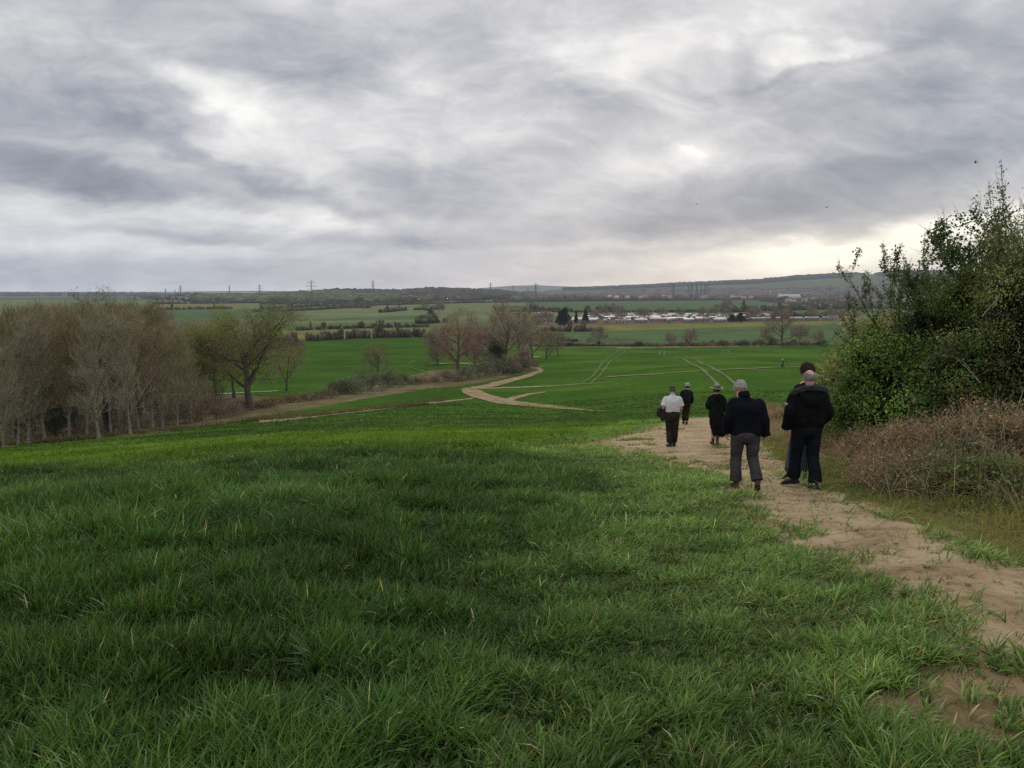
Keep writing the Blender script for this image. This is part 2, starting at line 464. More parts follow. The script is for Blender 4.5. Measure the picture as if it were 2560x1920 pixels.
#       x     y    rx   ry  rot  amp  hardness
SKY = [(500, 60, 520, 90, 8, -.17, .2), (230, 170, 330, 70, 16, -.10, 0), (-20, 60, 130, 110, 20, .14, 0), (80, 270, 330, 110, 12, -.22, .2), (170, 400, 340, 56, 7, -.22, .1),
       (590, 398, 330, 24, 19, -.24, 0), (800, 385, 230, 50, 6, -.16, 0), (1010, 60, 170, 70, 20, -.10, 0), (1250, 175, 120, 50, 10, -.14, 0), (1330, 265, 250, 80, -18, -.16, 0), (1560, 130, 150, 50, 24, -.16, 0),
       (1980, 290, 460, 150, -10, -.17, .2), (2090, 90, 260, 90, -5, -.13, 0), (1800, 380, 500, 50, -8, -.14, .2), (1560, 478, 420, 40, -4, -.16, 0),
       (1030, 430, 260, 80, 0, -.12, 0), (1000, 560, 500, 80, 0, -.11, 0), (120, 600, 600, 40, 0, -.16, 0), (420, 512, 150, 12, 3, -.13, 0), (760, 512, 260, 13, 2, -.12, 0),
       (465, 195, 150, 50, 12, .30, 0), (560, 290, 250, 110, 30, .17, 0), (900, 230, 380, 80, 10, .10, 0), (900, 110, 130, 70, 20, .12, 0), (1250, 110, 330, 50, -6, .13, 0), (1450, 170, 110, 90, 40, .10, 0),
       (1740, 122, 130, 34, -2, .26, .1), (1740, 92, 110, 14, 4, -.14, 0), (1770, 150, 170, 12, -8, -.14, 0), (1474, 330, 20, 13, 0, .20, 0), (1474, 336, 60, 34, 0, .14, 0), (1474, 338, 150, 80, 0, .12, 0), (1300, 400, 240, 60, -10, .10, 0), (2010, 108, 120, 22, -6, .12, 0),
       (250, 448, 430, 30, 4, .26, 0), (620, 478, 400, 22, 1, .16, 0), (60, 525, 500, 22, 1, .12, 0), (2030, 496, 290, 32, -11, .48, .1), (1700, 545, 160, 18, -2, .24, 0),
       (1820, 568, 260, 34, 0, .22, 0), (1330, 530, 260, 10, -3, .12, 0), (1450, 572, 400, 22, 0, .08, 0), (2240, 420, 300, 50, -12, .12, 0), (300, 335, 170, 16, 6, .13, 0)]
build_world()
sun = bpy.data.lights.new('sun', 'SUN'); sun.energy = .8; sun.angle = R(18); sun.color = (1, .96, .9)
suno = link('sun', sun)
suno.rotation_euler = (-(math.pi / 2 - R(24)), 0, -SUN_AZ)   # light comes from the veiled sun ahead of the camera
sc = bpy.context.scene
sc.view_settings.view_transform = 'Standard'; sc.view_settings.look = 'None'
sc.view_settings.exposure = 0; sc.view_settings.gamma = 1
sc.cycles.max_bounces = 5; sc.cycles.diffuse_bounces = 3; sc.cycles.transmission_bounces = 4; sc.cycles.transparent_max_bounces = 6
sc.cycles.use_denoising = False
# ------------------------------------------------------------------ outlines on the ground
def poly(pts):            # large-view px outline -> ground outline
    return np.array([atb(x, y)[:2] for x, y in pts])
def resample(P, step):
    P = np.array(P, float); out = []
    for a, b in zip(P, np.roll(P, -1, 0)):
        n = max(1, int(np.linalg.norm(b - a) / step))
        out.append(a + (b - a) * (np.arange(n) / n)[:, None])
    return np.concatenate(out)
def inside(x, y, P):
    res = np.zeros(x.shape, bool)
    for (x0, y0), (x1, y1) in zip(P, np.roll(P, -1, 0)):
        if y0 == y1: continue
        c = ((y0 > y) != (y1 > y)) & (x < (x1 - x0) * (y - y0) / (y1 - y0) + x0)
        res ^= c
    return res
def sdist(x, y, P):
    """distance to outline P, negative inside"""
    d = np.full(x.shape, 1e9)
    for a, b in zip(P, np.roll(P, -1, 0)):
        ab = b - a; L2 = ab @ ab + 1e-9
        t = np.clip(((x - a[0]) * ab[0] + (y - a[1]) * ab[1]) / L2, 0, 1)
        d = np.minimum(d, np.hypot(x - a[0] - t * ab[0], y - a[1] - t * ab[1]))
    return np.where(inside(x, y, P), -d, d)
def chaikin(P, n=2):
    for _ in range(n):
        Q = np.roll(P, -1, 0)
        P = np.stack([P * .75 + Q * .25, P * .25 + Q * .75], 1).reshape(-1, 2)
    return P

# near path: right edge going away, then left edge coming back (large-view px)
PATH = [(2900, 1440), (2212, 1236), (2080, 1192), (1960, 1130), (1850, 1090), (1790, 1062), (1745, 1040), (1700, 1010), (1660, 985), (1640, 955), (1625, 925), (1590, 906), (1540, 902),
        (1490, 904), (1440, 918), (1380, 938), (1310, 952), (1330, 978), (1420, 986), (1490, 1002), (1556, 1030), (1600, 1068), (1652, 1105), (1720, 1150), (1800, 1195), (1900, 1245), (2000, 1290),
        (2060, 1350), (2130, 1420), (2212, 1440), (2700, 1600)]
NP = chaikin(poly(PATH), 2)
# verge: between the path's right edge and the brambles
BR0 = [(1640, 915), (1668, 945), (1720, 958), (1780, 963), (1850, 985), (1916, 1006), (2050, 1060), (2160, 1104), (2212, 1128), (2700, 1260)]

def right_of_path(x, y):
    """True on the bramble side of the path"""
    e = np.array([atb(*p)[:2] for p in [(1590, 900), (1640, 955), (1700, 1010), (1790, 1062), (1960, 1130), (2212, 1236), (2900, 1440)]])
    yy = e[:, 1][::-1]; xx = e[:, 0][::-1]
    return (x > np.interp(y, yy, xx)) & (y < 40)

BARE = [(2030, 1525, .42, .22), (2130, 1480, .3, .2), (2090, 1590, .25, .12), (800, 1510, .20, .10), (1240, 962, 1.6, .6)]
mats = {}
# ------------------------------------------------------------------ ground sheet
def lin(r, g, b):
    f = lambda c: ((c / 255 + .055) / 1.055) ** 2.4 if c > 10 else c / 255 / 12.92
    return np.array([f(r), f(g), f(b)])
FIELDS = []
def field(pts, col, w=0.0, stripes=0):
    FIELDS.append((poly(pts), np.array(col), w))
# base colours; PALE and TEAL lightened, distance haze put into their colour
G1 = (.050, .104, .017); G2 = (.075, .120, .045); OL = (.165, .165, .060); TEAL = (.090, .138, .060); PALE = (.150, .178, .086); TAN = (.25, .19, .115); BROWN = (.095, .078, .055); YG = (.175, .178, .055)
field([(-200, 690), (-200, 648), (1080, 648), (1080, 690)], PALE)
field([(340, 668), (340, 656), (520, 655), (520, 668)], OL)
field([(340, 690), (340, 669), (540, 668), (640, 672), (640, 690)], TEAL)
field([(560, 671), (560, 657), (830, 657), (800, 664), (640, 672)], TEAL)
field([(640, 690), (660, 673), (830, 661), (960, 662), (960, 676), (740, 690)], PALE)
field([(590, 712), (590, 692), (930, 680), (930, 712)], TEAL)
field([(600, 700), (600, 692), (930, 690), (930, 694)], PALE)
field([(560, 732), (560, 713), (930, 709), (930, 728)], OL)
field([(-200, 930), (-200, 735), (560, 735), (960, 728), (1000, 760), (1000, 800), (700, 880), (400, 935)], G1)
field([(850, 660), (850, 652), (1000, 648), (1135, 655), (1135, 660)], PALE)
field([(1080, 650), (1060, 640), (1800, 632), (2600, 640), (2600, 652)], BROWN)
field([(1128, 671), (1150, 654), (1600, 649), (1800, 659), (1800, 672), (1560, 674), (1450, 671)], TEAL)
field([(1640, 652), (1700, 646), (2212, 646), (2212, 668), (1800, 659)], G2)
field([(1100, 694), (1100, 674), (1560, 676), (1600, 690)], PALE)
field([(1150, 706), (1180, 692), (1600, 680), (2212, 680), (2212, 700)], (.16, .125, .08))
field([(1150, 716), (1220, 705), (1500, 700), (1790, 693), (2212, 692), (2212, 700), (1790, 702), (1500, 710), (1300, 717)], YG)
field([(1130, 748), (1180, 716), (1300, 716), (1500, 709), (1790, 701), (2212, 699), (2212, 745), (1770, 745)], TEAL)
field([(1330, 757), (1330, 750), (1680, 746), (1680, 752)], TAN)

def build_ground():
    th = np.concatenate([np.linspace(-180, -62, 40, endpoint=False), np.linspace(-62, -42, 40, endpoint=False), np.linspace(-42, 42, 700, endpoint=False), np.linspace(42, 62, 40, endpoint=False), np.linspace(62, 180, 40, endpoint=False)]) * np.pi / 180
    rr = np.exp(np.linspace(math.log(.35), math.log(26000), 940))
    TT, RR = np.meshgrid(th, rr, indexing='xy')
    X = RR * np.sin(TT); Y = RR * np.cos(TT)
    x = X.ravel(); y = Y.ravel()
    z = height(x, y)
    r = np.hypot(x, y)
    n = len(th)
    # colour
    col = np.tile(np.array([.10, .115, .062]), (len(x), 1))
    big = fbm(x / 420 + 3, y / 700, 21, 4)[:, None]
    col = col * (.55 + .9 * big)
    front = y > 3
    far = r > 150
    for P, c, w in FIELDS:
        m = far & front
        ii = np.nonzero(m)[0]
        jx = (fbm(x[ii] / 30, y[ii] / 30, 9, 2) - .5) * 4
        s = inside(x[ii] + jx, y[ii] + jx, P)
        k = ii[s]
        v = .9 + .3 * (fbm(x[k] / 90, y[k] / 60, 31, 3)[:, None] - .3)
        col[k] = c * v
    # crop near and in the middle distance
    crop = (r < 150) & (y > -80)
    main = inside(x, y, poly([(960, 800), (1000, 758), (1130, 751), (1330, 752), (1770, 747), (2300, 747), (2700, 900), (2700, 1600), (900, 1600), (600, 1000), (900, 860)])) & (r > 100)
    m = crop | main
    f1 = fbm(x / 14, y / 22, 41, 4)
    g = np.array(G1)[None] * (.75 + .6 * f1[:, None])
    yel = sm01((fbm(x / 26 + 9, y / 16, 44, 3) - .5) * 5)[:, None]
    g = g * (1 - .6 * yel) + np.array([.085, .150, .022]) * .6 * yel
    col[m] = g[m]
    # soil under the standing crop close by
    soil = sm01((26 - r) / 16)[:, None] * (y > -30)[:, None]
    sc_ = np.array([.14, .095, .055]) * (.7 + .6 * fbm(x / .5, y / .5, 51, 4))[:, None]
    pt = sm01((fbm(x / .8, y / .8, 57, 4) - .48) * 6)[:, None]; near = sc_ * (.25 + .55 * pt) + np.array([.045, .07, .022]) * (.75 - .55 * pt)
    col = col * (1 - soil) + near * soil
    # around the path: bare trodden earth
    q = np.nonzero((r < 90) & (y > 0))[0]
    d = sdist(x[q], y[q], NP) + (fbm(x[q] / .9, y[q] / .9, 61, 4) - .5) * 1.0
    e = np.where(right_of_path(x[q], y[q]), sm01((.30 - d) / .5), sm01((.95 - d) / .9))[:, None]
    earth = np.array([.36, .255, .155]) * (.8 + .4 * fbm(x[q] / .7, y[q] / .7, 63, 4))[:, None]
    grassy = np.array([.075, .115, .030])
    wide = sm01((3.0 - d) / 2.4)[:, None]
    vr = (right_of_path(x[q], y[q]) & (d < 7))[:, None]; grassy = np.where(vr, np.array([.20, .185, .075]) * (.6 + .8 * fbm(x[q] / .6, y[q] / .6, 66, 4))[:, None], grassy); wide = np.where(vr, np.maximum(wide, .9), wide)
    c0 = col[q] * (1 - .6 * wide) + grassy * .6 * wide
    col[q] = c0 * (1 - e) + earth * e
    for bx_, by_, ra, rb in BARE:
        q_ = atb(bx_, by_); e_ = (sm01((1.3 - np.hypot((x - q_[0]) / ra, (y - q_[1]) / rb)) / .6) * .85)[:, None]
        col = col * (1 - e_) + np.array([.24, .165, .10]) * e_
    # valley bottom strip under the woodland and the trees: rough dead grass
    band = inside(x, y, poly([(-400, 1010), (-400, 880), (500, 850), (640, 862), (930, 800), (1180, 790), (1150, 800), (1020, 830), (930, 838), (780, 862), (600, 893), (460, 920), (300, 942), (0, 966)]))
    dg = np.array([.15, .125, .07]) * (.55 + .9 * fbm(x / 2.2, y / 2.2, 71, 4))[:, None]
    col[band] = dg[band]
    V = np.stack([x, y, z], 1)
    nr = len(rr)
    idx = np.arange(n * nr).reshape(nr, n)
    q = np.stack([idx[:-1], np.roll(idx[:-1], -1, 1), np.roll(idx[1:], -1, 1), idx[1:]], -1).reshape(-1, 4)
    mb = MB(); mb.add(V, q, col)
    base = mb.n
    mb.add([[0, 0, float(z[:n].mean())]], np.zeros((0, 4), int), (.1, .1, .05))
    mb.f.append(np.stack([np.roll(idx[0], -1), idx[0], np.full(n, base)], -1))
    m, nt, N, L = new_mat('ground')
    a = N.new('ShaderNodeAttribute'); a.attribute_name = 'Col'
    n1 = noise_node(nt, .9, 6, rough=.7); n2 = noise_node(nt, 14, 6, rough=.7); n3 = noise_node(nt, .05, 5, rough=.65)
    def mr(s, lo, hi):
        q = N.new('ShaderNodeMapRange'); q.inputs[1].default_value = .3; q.inputs[2].default_value = .7; q.inputs[3].default_value = lo; q.inputs[4].default_value = hi
        L.new(s, q.inputs[0]); return q.outputs[0]
    mu = N.new('ShaderNodeMath'); mu.operation = 'MULTIPLY'; L.new(mr(n1.outputs[0], .72, 1.3), mu.inputs[0]); L.new(mr(n2.outputs[0], .8, 1.25), mu.inputs[1])
    mu2 = N.new('ShaderNodeMath'); mu2.operation = 'MULTIPLY'; L.new(mu.outputs[0], mu2.inputs[0]); L.new(mr(n3.outputs[0], .78, 1.24), mu2.inputs[1])
    vs = N.new('ShaderNodeVectorMath'); vs.operation = 'SCALE'; L.new(a.outputs['Color'], vs.inputs[0]); L.new(mu2.outputs[0], vs.inputs['Scale'])
    b = N.new('ShaderNodeBsdfPrincipled'); b.inputs['Roughness'].default_value = 1; b.inputs['Specular IOR Level'].default_value = 0
    L.new(vs.outputs[0], b.inputs['Base Color'])
    bp = N.new('ShaderNodeBump'); bp.inputs['Strength'].default_value = .7; bp.inputs['Distance'].default_value = .06
    L.new(n2.outputs[0], bp.inputs['Height']); L.new(bp.outputs[0], b.inputs['Normal'])
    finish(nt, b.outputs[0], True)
    o = mb.obj('ground', m); tag(o, kind='structure')
build_ground()

# ------------------------------------------------------------------ path material and sheets
def path_mat():
    m, nt, N, L = new_mat('earth_path')
    n1 = noise_node(nt, 1.3, 6, rough=.65, dist=.4); n2 = noise_node(nt, 5.5, 8, rough=.72, dist=.8); n3 = noise_node(nt, 45, 4, rough=.7)
    cr = N.new('ShaderNodeValToRGB'); e = cr.color_ramp.elements
    e[0].position = .30; e[0].color = (.24, .165, .095, 1); e[1].position = .70; e[1].color = (.50, .40, .26, 1)
    q = e.new(.5); q.color = (.40, .295, .18, 1)
    L.new(n1.outputs[0], cr.inputs[0])
    cr2 = N.new('ShaderNodeValToRGB'); e = cr2.color_ramp.elements
    e[0].position = .34; e[0].color = (.42, .36, .31, 1); e[1].position = .50; e[1].color = (1.03, 1.02, 1.0, 1)
    L.new(n2.outputs[0], cr2.inputs[0])
    mx = N.new('ShaderNodeMix'); mx.data_type = 'RGBA'; mx.blend_type = 'MULTIPLY'; mx.inputs[0].default_value = .8
    L.new(cr.outputs[0], mx.inputs[6]); L.new(cr2.outputs[0], mx.inputs[7])
    b = N.new('ShaderNodeBsdfPrincipled'); b.inputs['Roughness'].default_value = .95; b.inputs['Specular IOR Level'].default_value = .1
    L.new(mx.outputs[2], b.inputs['Base Color'])
    ad = N.new('ShaderNodeMath'); ad.operation = 'MULTIPLY_ADD'; L.new(n3.outputs[0], ad.inputs[0]); ad.inputs[1].default_value = .35; L.new(n2.outputs[0], ad.inputs[2])
    bp = N.new('ShaderNodeBump'); bp.inputs['Strength'].default_value = .9; bp.inputs['Distance'].default_value = .05
    L.new(ad.outputs[0], bp.inputs['Height']); L.new(bp.outputs[0], b.inputs['Normal'])
    finish(nt, b.outputs[0], True)
    return m
M_PATH = path_mat()
M_PATH2 = mat_noise('valley_path', (.20, .155, .085), (.38, .30, .19), scale=.7, bump=.3, haze=True, rough=1, spec=0)

def near_path():
    """fine grid of cells inside the ragged outline, pressed with footprints and ruts"""
    st = .07
    x0, y0 = NP.min(0); x1, y1 = NP.max(0)
    x1 = min(x1, 12); y0 = max(y0, 1.5); y1 = min(y1, 60)
    gx = np.arange(x0, x1, st); gy = np.arange(y0, y1, st)
    X, Y = np.meshgrid(gx, gy)
    rag = (fbm(X / .55, Y / .55, 81, 5) - .5) * .75
    d = sdist(X.ravel(), Y.ravel(), NP).reshape(X.shape)
    isl = fbm(X / .8 + 40, Y / .8, 85, 4)
    mask = (d + rag < .20) 
    cell = mask[:-1, :-1] & mask[1:, :-1] & mask[:-1, 1:] & mask[1:, 1:]
    Z = height(X.ravel(), Y.ravel()).reshape(X.shape) + .032 * sm01(-(d + rag - .20) / .20) - .018 + (fbm(X / .3, Y / .3, 88, 3) - .5) * .014
    idx = -np.ones(X.shape, int)
    used = np.zeros(X.shape, bool)
    used[:-1, :-1] |= cell; used[1:, :-1] |= cell; used[:-1, 1:] |= cell; used[1:, 1:] |= cell
    idx[used] = np.arange(used.sum())
    V = np.stack([X[used], Y[used], Z[used]], 1)
    V[:, :2] += (np.stack([vnoise(V[:, 0] * 20, V[:, 1] * 20, 3), vnoise(V[:, 0] * 20, V[:, 1] * 20, 4)], 1) - .5) * .05
    q = np.stack([idx[:-1, :-1][cell], idx[:-1, 1:][cell], idx[1:, 1:][cell], idx[1:, :-1][cell]], -1)
    mb = MB(); mb.add(V, q, (.4, .3, .2))
    tag(mb.obj('footpath', M_PATH), kind='structure')
near_path()

def strip(name, A, B, mat, lift=.05, step=2.0, seed=0, rag=.25):
    """sheet between two large-view px lines, draped over the ground"""
    A = np.array([atb(*p)[:2] for p in A]); B = np.array([atb(*p)[:2] for p in B])
    def rs(P, n):
        s = np.concatenate([[0], np.cumsum(np.linalg.norm(np.diff(P, axis=0), axis=1))])
        t = np.linspace(0, s[-1], n)
        return np.stack([np.interp(t, s, P[:, 0]), np.interp(t, s, P[:, 1])], 1)
    n = int(max(np.linalg.norm(np.diff(A, axis=0), axis=1).sum() / step, 8))
    A = rs(A, n); B = rs(B, n); k = 5
    W = np.stack([A + (B - A) * t for t in np.linspace(0, 1, k)], 1)
    w = np.linalg.norm(B - A, axis=1)[:, None]
    u = (B - A) / (w + 1e-6)
    i = np.arange(n)
    W[:, 0] += u * ((fbm(i / 3, i * 0 + seed, 5, 3) - .5) * 2 * rag)[:, None] * w
    W[:, -1] += u * ((fbm(i / 3, i * 0 + seed + 9, 6, 3) - .5) * 2 * rag)[:, None] * w
    W = W.reshape(-1, 2)
    z = height(W[:, 0], W[:, 1]) + lift
    idx = np.arange(n * k).reshape(n, k)
    q = np.stack([idx[:-1, :-1], idx[1:, :-1], idx[1:, 1:], idx[:-1, 1:]], -1).reshape(-1, 4)
    mb = MB(); mb.add(np.column_stack([W, z]), q, (.4, .3, .2))
    return tag(mb.obj(name, mat), kind='structure')
def track(name, pts, width, mat, lift=.05, seed=0, rag=.3):
    P = np.array([atb(*p)[:2] for p in pts])
    s = np.concatenate([[0], np.cumsum(np.linalg.norm(np.diff(P, axis=0), axis=1))])
    n = int(max(s[-1] / 1.2, 6)); t = np.linspace(0, s[-1], n)
    P = np.stack([np.interp(t, s, P[:, 0]), np.interp(t, s, P[:, 1])], 1)
    for _ in range(4): P[1:-1] = (P[:-2] + P[2:] + 2 * P[1:-1]) / 4
    T = np.gradient(P, axis=0); T /= np.linalg.norm(T, axis=1, keepdims=True) + 1e-9
    Nn = np.stack([-T[:, 1], T[:, 0]], 1)
    i = np.arange(n)
    wl = width * (.5 + rag * (fbm(i / 4, i * 0 + seed, 7, 3) - .5) * 2); wr = width * (.5 + rag * (fbm(i / 4, i * 0 + seed + 5, 8, 3) - .5) * 2)
    k = 4
    W = np.stack([P + Nn * (wl * (1 - a) - wr * a)[:, None] for a in np.linspace(0, 1, k)], 1).reshape(-1, 2)
    z = height(W[:, 0], W[:, 1]) + lift
    idx = np.arange(n * k).reshape(n, k)
    q = np.stack([idx[:-1, :-1], idx[:-1, 1:], idx[1:, 1:], idx[1:, :-1]], -1).reshape(-1, 4)
    mb = MB(); mb.add(np.column_stack([W, z]), q, (.4, .3, .2))
    return tag(mb.obj(name, mat), kind='structure')
M_TRACK = mat_noise('worn_earth', (.10, .13, .04), (.33, .27, .17), scale=.8, bump=.3, haze=True, rough=.95, spec=.1)
M_WHEEL = mat_noise('thin_crop_track', (.055, .105, .020), (.15, .155, .065), scale=.12, bump=0, haze=True, rough=.95, spec=.1)
strip('path', [(996, 840), (1012, 837), (1040, 845), (1066, 856), (1110, 866), (1180, 874), (1240, 881), (1310, 889)],
      [(999, 848), (1022, 858), (1052, 868), (1080, 873), (1120, 877), (1180, 882), (1240, 886), (1310, 890)], M_PATH2, .07, seed=1, rag=.12)
strip('path', [(1015, 837), (1050, 831), (1090, 821), (1130, 811), (1156, 803), (1163, 799), (1152, 796), (1140, 796)],
      [(1022, 842), (1056, 838), (1098, 828), (1140, 816), (1168, 806), (1176, 800), (1164, 794), (1142, 793)], M_PATH2, .10, seed=2, rag=.1)
strip('path', [(1045, 838), (1100, 836), (1180, 834), (1240, 830), (1310, 827)],
      [(1035, 841), (1100, 839), (1180, 835.5), (1240, 831), (1310, 827.6)], M_TRACK, .06, seed=3, rag=.3)
strip('path', [(1082, 864), (1110, 857), (1140, 850), (1180, 846)], [(1095, 869), (1120, 861), (1150, 853), (1180, 848)], M_PATH2, .06, seed=13, rag=.3)
strip('path', [(560, 908), (640, 900), (700, 893), (760, 887), (830, 879), (900, 873), (960, 866), (1020, 860)],
      [(560, 917), (640, 908), (700, 900), (760, 893), (830, 884), (900, 877), (960, 869.5), (1022, 863)], M_PATH2, .06, seed=4, rag=.25)
track('path', [(-60, 860), (60, 859), (200, 858), (330, 856), (480, 852), (600, 845)], 1.6, mat_noise('chalk_path', (.32, .29, .23), (.5, .46, .38), scale=1, haze=True, bump=0), .10, seed=5)
track('path', [(1310, 815), (1400, 810), (1500, 803), (1620, 797), (1700, 794), (1780, 790)], 1.6, M_TRACK, .10, seed=6, rag=.45)
track('path', [(1170, 790), (1120, 796)], 1.2, M_TRACK, .1, seed=8)
track('path', [(940, 787), (980, 784), (1030, 788), (1160, 770)], 4.5, M_TRACK, .12, seed=9)
for k_, pts in enumerate([[(1455, 770), (1480, 778), (1505, 792), (1525, 806), (1542, 822), (1556, 840)], [(1478, 770), (1505, 778), (1540, 796), (1566, 812), (1588, 828), (1610, 845)],
            [(1338, 757), (1320, 770), (1302, 782), (1293, 797), (1282, 812), (1258, 828)], [(1352, 758), (1337, 768), (1316, 782), (1307, 797), (1296, 812), (1272, 832)],
            [(1428, 757), (1424, 768)], [(1437, 757), (1434, 768)], [(1560, 757), (1570, 765)], [(1570, 757), (1582, 765)],
            [(800, 790), (860, 786), (900, 782)], [(700, 800), (760, 792), (830, 780)], [(860, 812), (890, 822), (925, 808), (900, 798), (870, 790), (900, 778), (940, 772)]]):
    track('tractor_track', pts, .55 if k_ < 2 else .42, M_WHEEL, .09, seed=20 + k_, rag=.35)

# ------------------------------------------------------------------ crop and grass
M_BLADE = mat_attr('crop_blades', rough=.45, trans=.32, spec=.24, var=.18, vscale=.7)
M_GRASSFAR = mat_attr('grass_blades', rough=.7, trans=.3, spec=.2, var=.18, vscale=.7)
def blades(mb, x, y, z, L, w, az, lean, curl, c0, c1, seg, rng):
    """N ribbons: root x,y,z; length L; width w; direction az; lean (rad from upright) at root, curl = extra bend"""
    N = len(x)
    t = np.linspace(0, 1, seg + 1)
    ang = lean[:, None] + curl[:, None] * t[None] ** 1.3
    ds = (L / seg)[:, None]
    h = np.concatenate([np.zeros((N, 1)), np.cumsum(np.sin(ang[:, 1:]) * ds, 1)], 1)
    v = np.concatenate([np.zeros((N, 1)), np.cumsum(np.cos(ang[:, 1:]) * ds, 1)], 1)
    cx, sx = np.cos(az)[:, None], np.sin(az)[:, None]
    P = np.stack([x[:, None] + h * cx, y[:, None] + h * sx, z[:, None] + v], -1)
    tw = rng.uniform(-1.0, 1.0, N)[:, None] + t[None] * rng.uniform(-1.2, 1.2, N)[:, None]
    side = np.stack([-sx * np.cos(tw) , cx * np.cos(tw), np.sin(tw)], -1)
    prof = np.where(t < .55, .55 + t * .8, (1 - t) / .45 * .99) ; prof[-1] = .04
    hw = (w[:, None] * prof[None] * .5)[..., None]
    V = np.stack([P - side * hw, P + side * hw], 2).reshape(-1, 3)
    idx = np.arange(N * (seg + 1) * 2).reshape(N, seg + 1, 2)
    q = np.stack([idx[:, :-1, 0], idx[:, :-1, 1], idx[:, 1:, 1], idx[:, 1:, 0]], -1).reshape(-1, 4)
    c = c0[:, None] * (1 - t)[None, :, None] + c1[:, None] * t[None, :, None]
    mb.add(V, q, np.repeat(c.reshape(-1, 3), 2, 0))

